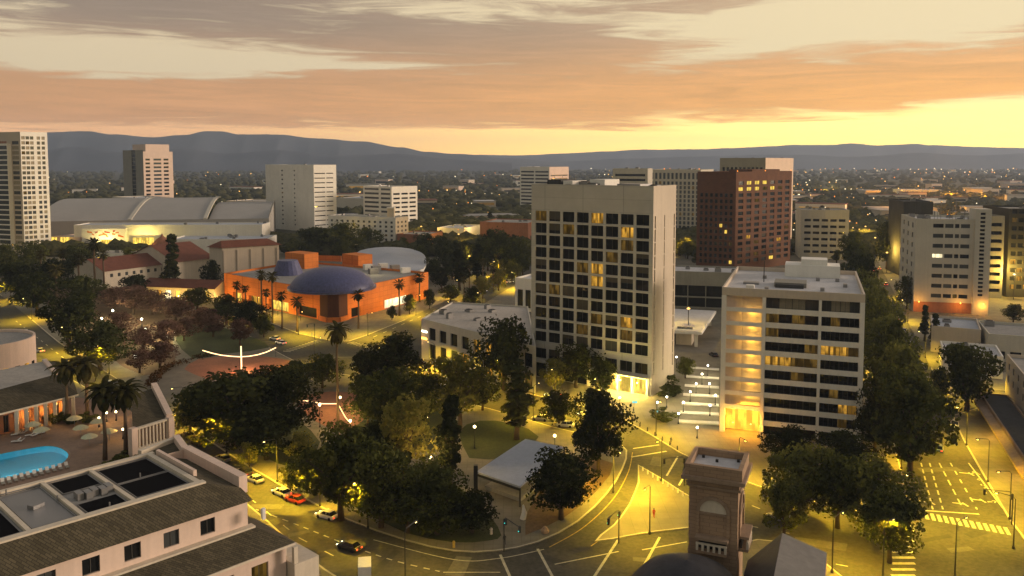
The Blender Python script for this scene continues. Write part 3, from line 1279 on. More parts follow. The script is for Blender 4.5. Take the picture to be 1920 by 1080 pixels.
for a, b in (((938, 1040), (957, 1083)), ((1008, 1029), (1037, 1083)), ((1159, 1012), (1113, 1083)), ((1237, 1007), (1195, 1083))):
    line_px(a, b, .45, 'crosswalk_line')
line_px((1184, 857), (1250, 846), .5, 'stop_line')
line_px((1187, 841), (1236, 834), .4, 'crosswalk_line')
line_px((1250, 892), (1271, 856), .4, 'crosswalk_line')
line_px((1273, 910), (1284, 891), .4, 'crosswalk_line')
line_px((1204, 1031), (1288, 1016), .28)
line_px((1040, 1058), (1160, 1034), .28)
line_px((831, 1073), (938, 1073), .22)
curve = smooth(P2([(480, 955), (560, 985), (646, 1019), (735, 1050), (831, 1073)]), 9)
for i in range(0, len(curve) - 1, 2):
    stripe(curve[i], curve[i + 1], .28, 'lane_dash')
line_px((560, 1008), (650, 1055), .22, dash=(2.5, 5))
line_px((470, 935), (560, 1008), .22, dash=(2.5, 5))
line_px((1410, 948), (1425, 954), .3, 'lane_dash')
line_px((1500, 1045), (1590, 1062), .25, dash=(2, 3.5))
line_px((1400, 985), (1480, 1000), .25, dash=(2, 4))
# kerb-edge lines of the loop
for L_, w in (([(700, 1012), (850, 1049), (935, 1047), (1020, 1030)], .22), ([(1030, 1026), (1095, 988), (1150, 935), (1178, 885), (1186, 848)], .2), ([(1108, 1024), (1150, 992), (1184, 950), (1202, 905), (1202, 878)], .2)):
    c = smooth(P2(L_), 8)
    for i in range(len(c) - 1):
        stripe(c[i], c[i + 1], w, 'edge_line', 'paint' if w > .21 else 'yellow_paint')
# the wide avenue: zebra crossing, stop line, lanes, worn bus-lane lettering
za, zb = Vector(G2(1731, 966)), Vector(G2(1895, 997))
zd = (zb - za).normalized()
up = Vector(G2(1806, 825)) - Vector(G2(1891, 973))
up.normalize()
for i in range(13):
    c = za.lerp(zb, (i + .5) / 13)
    stripe(c - up * 1.6, c + up * 1.6, .62, 'crosswalk_stripe')
stripe(Vector(G2(1730, 957)), Vector(G2(1836, 964)), .45, 'stop_line')
for xa, xb, dash in ((1727, 1749, (2.4, 1.6)), (1743, 1768, (2.4, 1.6)), (1761, 1806, (3, 2)), (1782, 1832, (2.2, 2.6)), (1816, 1882, None)):
    line_px((xa, 868), (xb, 955), .3, dash=dash)
line_px((1628, 560), (1720, 800), .25, dash=(3, 6))
for t in (.08, .25, .42, .62, .82):
    for k in range(4):
        c = Vector(G2(1828, 880)).lerp(Vector(G2(1872, 958)), t) + Vector((rnd.uniform(-.7, .7), rnd.uniform(-1, 1)))
        stripe(c, c + Vector((rnd.uniform(-.9, .9), rnd.uniform(-.7, .7))), .28, 'worn_mark')
for x, y in ((1812, 888), (1833, 938), (1800, 945), (1738, 942)):
    c = Vector(G2(x, y))
    stripe(c - zd * 1.3, c + zd * 1.0 + up * .4, .45, 'arrow_mark')
    stripe(c + zd * .5 + up * .9, c + zd * 1.3 - up * .5, .4, 'arrow_mark', z=.010)
za, zb = Vector(G2(1692, 985)), Vector(G2(1693, 1090))
for i in range(11):
    c = za.lerp(zb, i / 10)
    stripe(c - Vector((1.9, .2)), c + Vector((1.9, -.2)), .75, 'crosswalk_stripe')
# crossing by the domed museum: ladder stripes
for (x0, y0), (x1, y1), n in (((535, 660), (598, 638), 11), ((655, 642), (700, 652), 8)):
    for i in range(n):
        a, b = Vector(G2(x0, y0)), Vector(G2(x1, y1))
        c = a.lerp(b, (i + .5) / n)
        s = Vector((-(b - a).y, (b - a).x)).normalized() * 1.6
        stripe(c - s, c + s, .55, 'crosswalk_stripe')
line_px((700, 632), (860, 562), .3, dash=(3, 5))
line_px((660, 690), (760, 640), .3, dash=(3, 4))
line_px((30, 602), (120, 672), .3, dash=(3, 5))

# repaired patches of asphalt
mat('asphalt_new', (.055, .052, .042), .85, .25, .2, 2)
mat('asphalt_old', (.125, .115, .085), .9, .3, .2, 2)
for k, (x, y) in enumerate(((560, 1000), (640, 1040), (720, 1055), (860, 1062), (1020, 1045), (1100, 1030), (1210, 1050), (1140, 960), (1165, 930), (1230, 865), (1200, 840), (1420, 940), (1540, 1020), (1620, 1050), (1750, 1010),
                            (1800, 1030), (1850, 1060), (1780, 920), (1760, 880), (1830, 1000), (1730, 760), (500, 950), (450, 900), (700, 660), (640, 670), (740, 620), (560, 650), (60, 640), (120, 680))):
    c = Vector(G2(x, y))
    a = R(rnd.uniform(0, 180))
    d1, d2 = Vector((math.cos(a), math.sin(a))) * rnd.uniform(1.5, 5), Vector((-math.sin(a), math.cos(a))) * rnd.uniform(.6, 1.6)
    MB().quad(*[(*(c + p), .003) for p in (-d1 - d2, d1 - d2, d1 + d2 * .8, -d1 * .9 + d2)]).build('asphalt_patch', 'asphalt_new' if k % 3 else 'asphalt_old', road)

# far streets
for nm, a, b, w in (('far_avenue', (1650, 540), (1602, 425), 16), ('museum_street', (930, 540), (1040, 478), 16)):
    p, q = Vector(G2(*a)), Vector(G2(*b))
    s = Vector((-(q - p).y, (q - p).x)).normalized() * w / 2
    struct(nm, MB().quad((*(p - s), .006), (*(q - s), .006), (*(q + s), .006), (*(p + s), .006)), 'asphalt')


# ------------------------------------------------------------------ mountains on the horizon
def ridge(name, prof, D, m, seed, depth):
    r = random.Random(seed)
    cols = []
    pr = prof
    n = 420
    x0, x1 = pr[0][0], pr[-1][0]
    ph = [(r.uniform(0, 6.28), k) for k in (.013, .031, .067, .14, .29)]
    vs, fs = [], []
    rows = 9
    for i in range(n + 1):
        x = x0 + (x1 - x0) * i / n
        for (xa, ya), (xb, yb) in zip(pr, pr[1:]):
            if xa <= x <= xb:
                t = (x - xa) / (xb - xa)
                t = t * t * (3 - 2 * t)
                y = ya + (yb - ya) * t
                break
        y += sum(math.sin(x * k + p) * .55 * (.03 / k) ** .45 for p, k in ph) * .55
        dirx = (x - 960) / FPX
        top = (HOR - y) / FPX * D + CAM_H
        for j in range(rows + 1):
            u = j / rows
            dd = D - depth * u + (math.sin(x * .045 + u * 3) + math.sin(x * .017 - u * 2)) * depth * .06 * math.sin(math.pi * u)
            h = top * (1 - u) ** 1.15 * (1 - .16 * abs(math.sin(x * .037 + 1.7 * math.sin(x * .011) + u * 1.3)) * math.sin(math.pi * min(1, u * 1.15))) - 1.0 * u
            vs.append((dirx * dd, dd, max(h, -.9)))
        # back side
    w = rows + 1
    for i in range(n):
        for j in range(rows):
            a = i * w + j
            fs.append((a, a + w, a + w + 1, a + 1))
    base = len(vs)
    for i in range(n + 1):
        p = vs[i * w]
        k = 1.12
        vs.append((p[0] * k, p[1] * k, -.9))
    for i in range(n):
        fs.append((base + i, base + i + 1, (i + 1) * w, i * w))
    mb = MB()
    mb.v, mb.f, mb.mi = vs, fs, [0] * len(fs)
    o = mb.build(name, m, None, True)
    o['kind'] = 'structure'
    return o


mat('mountain', (.050, .060, .080), .95, .3, .0012, .006)  # bluish base: some of the distance haze is put into the colour
ridge('mountains', [(-500, 262), (-200, 256), (60, 252), (100, 248), (165, 246), (215, 253), (290, 258), (350, 253), (388, 246), (420, 247), (450, 252), (525, 252), (600, 260), (680, 266), (750, 276), (800, 285), (860, 289), (960, 296), (1060, 306)], 6600, 'mountain', 3, 1300)
ridge('far_mountains', [(620, 300), (760, 296), (900, 290), (980, 291), (1060, 287), (1140, 284), (1210, 281), (1300, 280), (1370, 278), (1440, 274), (1490, 271), (1560, 272), (1595, 269), (1640, 273), (1715, 270), (1740, 273), (1850, 276), (1990, 278), (2300, 272), (2500, 270)], 9000, 'mountain', 8, 1600)
ridge('foothills', [(-500, 290), (60, 284), (140, 276), (230, 285), (330, 278), (430, 288), (520, 282), (640, 292), (740, 288), (860, 299), (960, 305)], 5200, 'mountain', 5, 500)
ridge('right_foothills', [(1000, 305), (1180, 297), (1320, 293), (1480, 290), (1600, 294), (1720, 286), (1820, 292), (1950, 287), (2300, 290), (2500, 292)], 6900, 'mountain', 6, 500)


# ------------------------------------------------------------------ the wooded valley between downtown and the hills
def woodland():
    r = np.random.default_rng(11)
    ico = bmesh.new()
    bmesh.ops.create_icosphere(ico, subdivisions=1, radius=1)
    iv = np.array([v.co[:] for v in ico.verts])
    iF = np.array([[v.index for v in f.verts] for f in ico.faces])
    ico.free()
    V, F = [], []
    cnt = 0
    n = 15000
    # even in picture rows: choose depression angle, so that near rows are not starved
    u = r.uniform(0, 1, n)
    dep = 7.0 * (1 - u) ** 1.4 + .62                          # degrees below the horizon
    D = (CAM_H - 6) / np.tan(np.radians(dep))
    keep = (D > 560) & (D < 5400)
    D = D[keep]
    azm = r.uniform(-37, 37, len(D))
    X = np.tan(np.radians(azm)) * D
    for x, y in zip(X, D):
        if CLEAR(x, y):
            continue
        s = r.uniform(3.2, 6.0) * (1 + y / 5500)
        k = iv * np.array([s * r.uniform(1.0, 1.7), s * 1.1, s * r.uniform(.65, 1.0)]) * r.uniform(.75, 1.25, (len(iv), 1))
        V.append(k + np.array([x, y, s * .75]))
        F.append(iF + cnt)
        cnt += len(iv)
    V, F = np.concatenate(V), np.concatenate(F)
    me = bpy.data.meshes.new('woodland')
    me.vertices.add(len(V))
    me.vertices.foreach_set('co', V.reshape(-1))
    me.loops.add(F.size)
    me.loops.foreach_set('vertex_index', F.reshape(-1))
    me.polygons.add(len(F))
    me.polygons.foreach_set('loop_start', np.arange(0, F.size, 3))
    me.polygons.foreach_set('loop_total', np.full(len(F), 3))
    me.update()
    me.validate()
    me.materials.append(M['leaf_far'])
    o = bpy.data.objects.new('woodland', me)
    COL.objects.link(o)
    tag(o, 'dark olive tree cover filling the valley floor below the hills', None, None, 'stuff')


FOOT = []      # footprints (centre, radius) that the woodland keeps clear of


def CLEAR(x, y):
    for cx, cy, r in FOOT:
        if (x - cx) ** 2 + (y - cy) ** 2 < r * r:
            return True
    return False


# ================================================================== BUILDINGS
def foot(pts, r=None):
    cx = sum(p[0] for p in pts) / len(pts)
    cy = sum(p[1] for p in pts) / len(pts)
    FOOT.append((cx, cy, r or max((Vector(p) - Vector((cx, cy))).length for p in pts) + 8))


def rows(z0, n, pitch, h, first=None):
    return [(z0 + i * pitch, z0 + i * pitch + h) for i in range(n)]


def litp(seed, p, kinds=('lit_warm', 'lit_dim'), base='glass_dark', alt=None, pa=.0):
    r = random.Random(seed)

    def f(i, j):
        x = r.random()
        if x < p:
            return r.choice(kinds)
        if alt and x < p + pa:
            return alt
        return base
    return f


# ---- the gridded concrete tower in the middle
def centre_tower():
    c = G2(1221, 744)
    H = height(1221, 744, 349)
    pts = rect_from(c, -34.5, pxl=996, pxr=1263)
    foot(pts)
    W = (Vector(pts[1]) - Vector(pts[0])).length
    pitch = 3.62
    lit = {(10, 0): 'lit_dim', (10, 4): 'lit_warm', (9, 2): 'lit_dim', (9, 6): 'lit_warm', (8, 6): 'lit_dim', (7, 5): 'lit_dim',
           (6, 3): 'lit_dim', (6, 4): 'lit_warm', (5, 4): 'lit_warm', (4, 1): 'lit_dim', (2, 6): 'lit_warm', (2, 4): 'lit_dim', (1, 3): 'lit_dim', (1, 6): 'lit_dim', (0, 5): 'glass_grey'}
    zs = [(5.9, 9.0)] + rows(11.1, 11, pitch, 3.0)

    def g(r, j):
        k = (r * 7 + j * 13 + r * j) % 11
        return lit.get((r - 1, j), 'glass_blind' if k in (2, 5) else 'glass_dark')
    front = dict(xs=lambda W: even(8, W, .83, 1.0, .8), zs=zs, rec=.4, glass=g, mull=1)
    side = dict(xs=lambda W: [(.9, 1.7), (W * .47, W * .47 + .55), (W - 1.5, W - .7)], zs=rows(5.9, 12, 3.7, 3.35), rec=.6, glass='glass_dark')
    root = building('office_tower', 'tall concrete office tower with a grid of dark square windows', pts, H, 'tower_concrete',
                    {0: front, 1: side}, 'grey_roof', 1.0, units=7, seed=4, wallmats=['tower_concrete', 'beige'], edge_mi={1: 1})  # right side warmer than the front: sun tint put into the wall colour
    # lobby: deep lit arcade behind columns, cut as a dark band with columns in front
    u = (Vector(pts[1]) - Vector(pts[0])).normalized()
    n = Vector((u.y, -u.x))
    for i in range(9):
        x = 1.3 + (W - 2.3) / 8 * i
        x = min(max(x, .45), W - .45)
        q = Vector(pts[0]) + u * x + n * .28
        MB().box((q.x, q.y, 2.9), (.75, .6, 5.5), math.degrees(math.atan2(u.y, u.x))).build('column', 'concrete', root, world=True)
    for i in range(8):
        x0 = 1.3 + (W - 2.3) / 8 * (i + .14)
        x1 = 1.3 + (W - 2.3) / 8 * (i + .86)
        a, b = Vector(pts[0]) + u * x0 + n * .06, Vector(pts[0]) + u * x1 + n * .06
        o = MB().quad((a.x, a.y, .3), (b.x, b.y, .3), (b.x, b.y, 4.9), (a.x, a.y, 4.9)).build('lobby_window', 'lit_yellow' if i >= 5 else 'glass_dark', root, world=True)
    q = Vector(pts[0]) + u * (W * .5) + n * 1.2
    MB().box((q.x, q.y, 5.35), (W - 1.0, 2.4, .3), math.degrees(math.atan2(u.y, u.x))).build('canopy', 'concrete', root, world=True)
    for k, t in enumerate((.66, .80, .93)):
        q = Vector(pts[0]) + u * (W * t) + n * 3.2
        MB().lathe((q.x, q.y, 4.2), [(.02, -.2), (.25, 0), (.02, .2)], 8).build('canopy_lamp', 'lamp_warm', root, world=True)
        lightpt('lobby_light', (q.x - WL[root.name][0], q.y - WL[root.name][1], 3.6), 6500, (1.0, .70, .15), .3, root)
    roof_box(root, pts, .08, .2, .25, .8, H - .95, 2.2, 'dark_roof', 'roof_unit')
    roof_box(root, pts, .22, .3, .25, .8, H - .95, 1.9, 'concrete_light', 'roof_unit')
    roof_box(root, pts, .44, .56, .3, .9, H - .95, 2.4, 'white_wall', 'roof_unit')
    roof_box(root, pts, .68, .86, .2, .7, H - .95, 1.3, 'metal_grey', 'roof_unit')
    for t in (.15, .33, .5, .62):
        q = Vector(pts[0]).lerp(Vector(pts[1]), t).lerp(Vector(pts[3]), .6)
        MB().tube([(q.x, q.y, H - .9), (q.x, q.y, H + 2.6)], .07, 5).build('mast', 'metal_grey', root, world=True)


centre_tower()


# ---- the balcony hotel on the right
def balcony_hotel():
    c = G2(1614, 838)
    H = height(1614, 838, 552)
    pts = rect_from(c, -20.0, pxl=1349, d=42)
    foot(pts)
    u = (Vector(pts[1]) - Vector(pts[0])).normalized()
    nin = Vector((-u.y, u.x))
    W = (Vector(pts[1]) - Vector(pts[0])).length
    root = thing('balcony_hotel', 'nine storey cream hotel with long balconies and a glowing stair bay', 'building', (pts[0][0], pts[0][1], 0))
    A = math.degrees(math.atan2(u.y, u.x))
    fl = (H - 1.9 - 3.0) / 9
    bays = [(1.1, W * .295), (W * .32, W * .69), (W * .71, W - 1.0)]
    piers = [(0, 1.1), (W * .295, W * .32), (W * .69, W * .71), (W - 1.0, W)]
    rec = 1.9

    def P(x, z, d=0.0):
        q = Vector(pts[0]) + u * x + nin * d
        return (q.x, q.y, z)
    wl = MB()
    for i in (1, 2, 3):
        facade(wl, root, pts[i], pts[(i + 1) % 4], 0, H, None)
    ip = inset(pts, .4)
    for i in range(4):
        j = (i + 1) % 4
        wl.quad((*pts[i], H), (*pts[j], H), (*ip[j], H), (*ip[i], H))
        wl.quad((*ip[i], H), (*ip[j], H), (*ip[j], H - 1.1), (*ip[i], H - 1.1))
    wl.quad(P(0, H - 1.9), P(W, H - 1.9), P(W, H), P(0, H))
    wl.quad(P(0, H - 1.9), P(W, H - 1.9), P(W, H - 1.9, rec), P(0, H - 1.9, rec))
    wl.build('wall', 'beige', root, world=True)
    MB().quad(*[(*p, H - 1.09) for p in ip]).build('roof', 'white_roof', root, world=True)
    for a, b in piers:
        q0, q1 = P(a, 0), P(b, 0)
        m = ((q0[0] + q1[0]) / 2 + nin.x * rec / 2, (q0[1] + q1[1]) / 2 + nin.y * rec / 2)
        MB().box((m[0] - nin.x * .1, m[1] - nin.y * .1, (H - 1.92) / 2), (b - a, rec + .2, H - 1.92), A).build('pier', 'concrete_light', root, world=True)
    litmap = {(1, 6): 1, (1, 7): 1, (5, 3): 2, (5, 4): 1, (5, 5): 1, (5, 6): 1, (5, 7): 2, (4, 0): 1, (4, 1): 1, (4, 2): 3, (4, 3): 3, (7, 0): 3, (2, 5): 3, (0, 6): 3, (3, 2): 3, (7, 5): 3, (6, 0): 3, (7, 2): 3}
    for f in range(9):
        zb = 3.0 + f * fl
        col = 0
        for bi, (a, b) in enumerate(bays):
            # floor slab with solid balcony front
            s0, s1 = P(a, zb), P(b, zb)
            m = ((s0[0] + s1[0]) / 2, (s0[1] + s1[1]) / 2)
            if f == 0 and bi == 0:
                continue
            sl_ = MB().box((m[0] + nin.x * (rec / 2 + .05), m[1] + nin.y * (rec / 2 + .05), zb - .12), (b - a - .01, rec - .1, .22), A)
            sl_.build('balcony_floor', 'concrete_light', root, world=True)
            hh = 1.25 if bi else 1.0
            bf = MB().box((m[0] + nin.x * .08, m[1] + nin.y * .08, zb - .4 + hh / 2), (b - a - .01, .16, hh), A)
            front = bf.build('balcony_front', 'concrete_light', root, world=True)
            if bi:
                MB().box((m[0] + nin.x * .08, m[1] + nin.y * .08, zb - .4 + hh + .2), (b - a - .1, .05, .05), A).build('rail', 'metal_dark', front, world=True)
            n = (0, 4, 4)[bi]
            for k in range(n):
                xa, xb = a + (b - a) * k / n, a + (b - a) * (k + 1) / n
                me = pane_mesh(round(xb - xa, 3), round(fl - .25, 3), 1, 'frame')
                o = bpy.data.objects.new('glass_door', me)
                COL.objects.link(o)
                o.parent = root
                q = P(xa, zb, rec)
                o.location = (q[0] - pts[0][0], q[1] - pts[0][1], zb)
                o.rotation_euler = (0, 0, R(A))
                kind = litmap.get((f, col), 0)
                if f == 8:
                    setmat(o, 'curtain' if k % 3 else 'glass_grey')
                elif kind:
                    setmat(o, ('', 'lit_warm', 'lit_dim', 'lit_dim')[kind])
                col += 1
        # stair bay: folded back wall and lit niche
        a, b = bays[0]
        xm = a + (b - a) * .42
        z1 = zb + fl - .26
        if f == 0:
            continue
        nb = MB().quad(P(a, zb, .5), P(xm, zb, rec + .9), P(xm, z1, rec + .9), P(a, z1, .5))
        nb.quad(P(xm, zb, rec + .9), P(b, zb, rec + .9), P(b, z1, rec + .9), P(xm, z1, rec + .9))
        nb.build('stair_wall', 'pink_stucco_or_sun', root, world=True)
        if 0 < f < 8:
            for t in (.3, .8):
                xl = xm + (b - xm) * t
                q = P(xl, z1 - .25, rec + .35)
                MB().lathe(q, [(.02, -.22), (.32, -.1), (.32, .1)], 8).build('ceiling_lamp', 'lamp_yellow', root, world=True)
            q = P(xm + (b - xm) * .5, z1 - .7, rec + .1)
            lightpt('stair_light', (q[0] - pts[0][0], q[1] - pts[0][1], q[2]), 110, (1.0, .58, .06), .2, root)
    # glowing ground floor of the stair bay
    a, b = bays[0]
    MB().quad(P(a, .14, 3.0), P(b, .14, 3.0), P(b, 5.6, 3.0), P(a, 5.6, 3.0)).build('lobby_window', 'lit_lobby', root, world=True)
    MB().quad(P(bays[1][0], .14, rec), P(W - 1, .14, rec), P(W - 1, 2.8, rec), P(bays[1][0], 2.8, rec)).build('ground_floor_glass', 'glass_dark', root, world=True)
    for t in (.25, .75):
        q = P(a + (b - a) * t, 2.2, -.6)
        lightpt('lobby_light', (q[0] - pts[0][0], q[1] - pts[0][1], 3.2), 4200, (1.0, .42, .03), .25, root)
        MB().lathe(P(a + (b - a) * t, 2.75, -.5), [(.02, -.15), (.22, 0), (.02, .15)], 8).build('lobby_lamp', 'lamp_orange', root, world=True)
    z = H - 1.08
    roof_box(root, pts, .42, .86, .78, .97, z, 3.2, 'white_wall')
    roof_box(root, pts, .55, .76, .80, .95, z + 3.2, 1.5, 'white_wall')
    roof_box(root, pts, .36, .60, .30, .46, z, 1.1, 'concrete_dark', 'roof_well')
    roof_box(root, pts, .37, .58, .26, .30, z, .9, 'dark_roof', 'roof_grille')
    roof_box(root, pts, .12, .24, .34, .40, z, .5, 'metal_grey', 'roof_unit')
    roof_box(root, pts, .16, .22, .15, .20, z, .9, 'concrete_light', 'roof_unit')
    for x, y in ((.25, .62), (.7, .2), (.87, .4), (.82, .62), (.3, .12), (.67, .62)):
        roof_box(root, pts, x, x + .03, y, y + .04, z, .8, 'metal_grey', 'vent')
    q = Vector(pts[0]).lerp(Vector(pts[1]), .27)
    MB().tube([(q.x + nin.x * 20, q.y + nin.y * 20, z), (q.x + nin.x * 20, q.y + nin.y * 20, z + 5.5)], .12, 5).build('mast', 'metal_dark', root, world=True)


balcony_hotel()


# ---- brick tower behind it
def brick_tower():
    c = G2(1377, 512)
    H = height(1377, 512, 322)
    L = reach(c, 150, 1305)
    B = reach(c, 42, 1481)
    C = (L[0] + B[0] - c[0], L[1] + B[1] - c[1])
    pts = [L, c, B, C]
    foot(pts)
    zs = rows(5, 14, 3.55, 2.15)
    f = litp(5, .05, ('lit_dim', 'lit_yellow'))
    g = litp(6, .10, ('lit_warm', 'lit_dim', 'lit_yellow'), 'glass_dark', 'glass_blind', .2)

    def right(r, j):
        if r == 13:
            return 'lit_yellow' if j in (1, 2, 3) else 'glass_blind' if j < 5 else 'glass_dark'
        if r == 12:
            return 'lit_yellow' if j in (0, 1, 2, 4) else 'lit_dim' if j in (3, 5) else 'glass_dark'
        return g(r, j)
    root = building('brick_tower', 'dark red brick tower with rows of small windows, some lit', pts, H, 'brick_wall',
                    {0: dict(xs=lambda W: even(7, W, .58, 1.2), zs=zs[:12], rec=.35, glass=f),
                     1: dict(xs=lambda W: even(7, W, .6, 1.0), zs=zs, rec=.35, glass=right)}, 'dark_roof', 1.0, units=3, seed=8)
    roof_box(root, pts, .35, .95, .3, .8, H - 1, 2.2, 'brick_wall')
    for t in (0.02, .5, .98):
        q = Vector(c).lerp(Vector(B), t)
        MB().lathe((q.x, q.y, H + .4), [(.02, -.4), (.4, 0), (.02, .4)], 6).build('roof_light', 'far_orange', root, world=True)


brick_tower()


def simple(name, label, corner, pyt, ang, pxl, pxr, wall, e0=None, e1=None, roof='grey_roof', d=None, units=2, side=None, H=None, parapet=.8, group=None, z0=0.0):
    c = G2(*corner)
    h = H or height(corner[0], corner[1], pyt)
    pts = rect_from(c, ang, pxl=pxl, pxr=pxr if d is None else None, d=d)
    foot(pts)
    r = building(name, label, pts, h, wall, {k: v for k, v in ((0, e0), (1, e1)) if v}, roof, parapet, units=units, seed=len(FOOT),
                 wallmats=[wall, side or wall], edge_mi={1: 1}, group=group, z0=z0)  # side colour of the right face, for sunlight put into the wall
    return r, pts, h


# behind the brick tower
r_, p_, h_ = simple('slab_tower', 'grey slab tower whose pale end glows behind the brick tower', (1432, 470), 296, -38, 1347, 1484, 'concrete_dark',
                    dict(xs=lambda W: even(10, W, .62, 1.5), zs=[(44, 47), (50, 53.0), (56.5, 60.5)], rec=.3, glass='glass_dark'), None, side='pink_stucco_or_sun', units=4)  # end wall pinker than the front: low sun put into its colour
r_, p_, h_ = simple('ribbed_office', 'blue grey ribbed office block between the gridded tower and the brick tower', (1312, 441), 318, -30, 1216, 1336, 'concrete',
                    dict(xs=lambda W: even(12, W, .58, 1), zs=rows(5, 11, 3.9, 2.9) + [(49, 54.5)], rec=.5, glass=litp(9, .03, ('lit_dim',), 'glass_blue')),
                    dict(xs=lambda W: even(4, W, .6, 1), zs=rows(5, 12, 3.9, 2.6), rec=.4, glass=litp(10, .1, ('lit_yellow', 'lit_dim'), 'glass_grey')), units=5)
for t in (0.02, .3, .97):
    q = Vector(p_[0]).lerp(Vector(p_[1]), t)
    MB().lathe((q.x, q.y, h_ + .5), [(.02, -.6), (.6, 0), (.02, .6)], 6).build('roof_light', 'far_orange', r_, world=True)
simple('banded_office', 'low grey office top with dark window bands beside the ribbed block', (1213, 455), 316, -30, 1148, 1222, 'concrete',
       dict(xs=lambda W: [(2, W - 2)], zs=rows(6, 13, 3.9, 1.9), rec=.4, glass='glass_dark'), None, units=3)
simple('striped_office', 'distant striped office block above the left end of the gridded tower', (1030, 396), 313, -32, 975, 1066, 'concrete_light',
       dict(xs=lambda W: [(1.5, W * .48), (W * .52, W - 1.5)], zs=rows(4, 11, 4.6, 2.0), rec=.4, glass='glass_dark'),
       dict(xs=lambda W: [(3, W - 3)], zs=rows(4, 10, 4.6, 1.6), rec=.3, glass='glass_grey'), side='pink_stucco_or_sun', units=3)  # sunward side has a pinker wall, evening light put into the colour
# grey block left of the avenue
simple('grid_office', 'short grey office block with five columns of dark windows beside the avenue', (1590, 487), 394, -12, 1500, None, 'concrete',
       dict(xs=lambda W: even(5, W, .76, 1.6), zs=rows(4, 6, 4.2, 1.7), rec=.5, glass='glass_dark'), None, d=26, units=6)


# ---- pale block right of the avenue with a windowed stair core
def pale_block():
    c = G2(1848, 590)
    H = height(1848, 590, 412)
    pts = rect_from(c, -14, pxl=1712, d=30)
    foot(pts)
    f = litp(22, .12, ('lit_white', 'lit_dim'), 'glass_grey', 'glass_dark', .4)
    root = building('pale_block', 'pale concrete block beside the avenue with window bands and rooftop antennas', pts, H, 'concrete',
                    {0: dict(xs=lambda W: [(W * .24, W * .385), (W * .405, W * .52), (W * .54, W * .60), (W * .62, W * .745)], zs=rows(6.5, 8, 4.3, 1.7), rec=.4, glass=f),
                     3: dict(xs=lambda W: even(3, W, .3, 2), zs=rows(6, 8, 4.3, 2.2), rec=.4, glass='glass_dark')}, 'white_roof', 1.0, units=9, seed=3)
    u = (Vector(pts[1]) - Vector(pts[0])).normalized()
    n = Vector((u.y, -u.x))
    W = (Vector(pts[1]) - Vector(pts[0])).length
    a, b = Vector(pts[0]) + u * (W * .80), Vector(pts[1]) + u * .4
    cp = [tuple(a + n * 1.6), tuple(b + n * 1.6), tuple(b - n * 8), tuple(a - n * 8)]
    mb = MB()
    facade(mb, root, cp[0], cp[1], 0, H + 4.5, dict(xs=lambda W: [(W * .30, W * .62)], zs=rows(8, 21, 1.72, 1.0), rec=.4, glass='glass_dark'))
    for i in (1, 2, 3):
        facade(mb, root, cp[i], cp[(i + 1) % 4], 0, H + 4.5, None)
    mb.quad(*[(*p, H + 4.5) for p in cp])
    mb.build('stair_core', 'concrete', root, world=True)
    for k in range(7):
        q = Vector(pts[0]) + u * (W * (.3 + .07 * k)) - n * (6 + 3 * (k % 3))
        MB().tube([(q.x, q.y, H - 1), (q.x, q.y, H + 3 + 2.2 * (k % 3))], .1, 5).box((q.x, q.y, H + 2 + 2 * (k % 3)), (.5, .2, 1.3)).build('antenna', 'metal_grey', root, world=True)
    b0 = MB()
    for z0_, m in ((0.0, 'terracotta'),):
        o1 = Vector(pts[0]) + n * .12
        o2 = Vector(pts[0]) + u * (W * .80) + n * .12
        b0.quad((o1.x, o1.y, .1), (o2.x, o2.y, .1), (o2.x, o2.y, 4.6), (o1.x, o1.y, 4.6))
    b0.build('ground_floor_band', 'terracotta', root, world=True)
    for t in (.05, .62, .93):
        q = Vector(pts[0]) + u * (W * t) + n * 3.5
        MB().lathe((q.x, q.y, 5.0), [(.02, -.3), (.3, 0), (.02, .3)], 6).build('wall_lamp', 'lamp_orange', root, world=True)
        lightpt('wall_light', (q.x - WL[root.name][0], q.y - WL[root.name][1], 4.0), 1000, (1.0, .42, .05), .3, root)


pale_block()
simple('dark_block', 'black glazed block standing behind the pale block with antennas', (1745, 520), 378, -10, 1690, None, 'dark_roof', None, None, 'dark_roof', d=30, units=1)
simple('car_park', 'open concrete parking deck just behind the stair core', (1878, 560), 405, -10, 1822, None, 'concrete_dark',
       dict(xs=lambda W: [(W * .35, W - 1)], zs=rows(3, 9, 3.9, 1.7), rec=1.0, glass='glass_dark'), None, d=24, units=1)
simple('dark_office', 'dark office block cut by the frame with yellow lit floors', (2010, 560), 392, -8, 1886, None, 'metal_dark',
       dict(xs=lambda W: even(9, W, .8, 1), zs=rows(4, 10, 4.0, 2.2), rec=.3, glass=litp(31, .22, ('lit_warm', 'lit_dim'))), None, d=30, units=3)

# ---- low roofs right of the avenue
simple('grey_roof_house', 'low building with a sloping grey roof and a lit doorway by two conifers', (1838, 668), 592, -26, 1745, None, 'beige', None, None, 'bluegrey_roof', d=22, units=2, H=9)
r_, p_, h_ = simple('white_roof_shop', 'flat white-roofed shop behind the round street tree', (1880, 712), 640, -24, 1768, None, 'white_wall',
                    dict(xs=lambda W: even(5, W, .6, 1), zs=[(1, 3.2)], rec=.3, glass='glass_dark'), None, 'white_roof', d=17, units=5, H=7)
simple('grey_warehouse', 'low grey warehouse against the right edge above the white roof', (2020, 690), 600, -22, 1852, None, 'concrete',
       dict(xs=lambda W: even(5, W, .7, 1), zs=[(1, 3.5)], rec=.3, glass='glass_dark'), None, 'grey_roof', d=24, units=2, H=9)


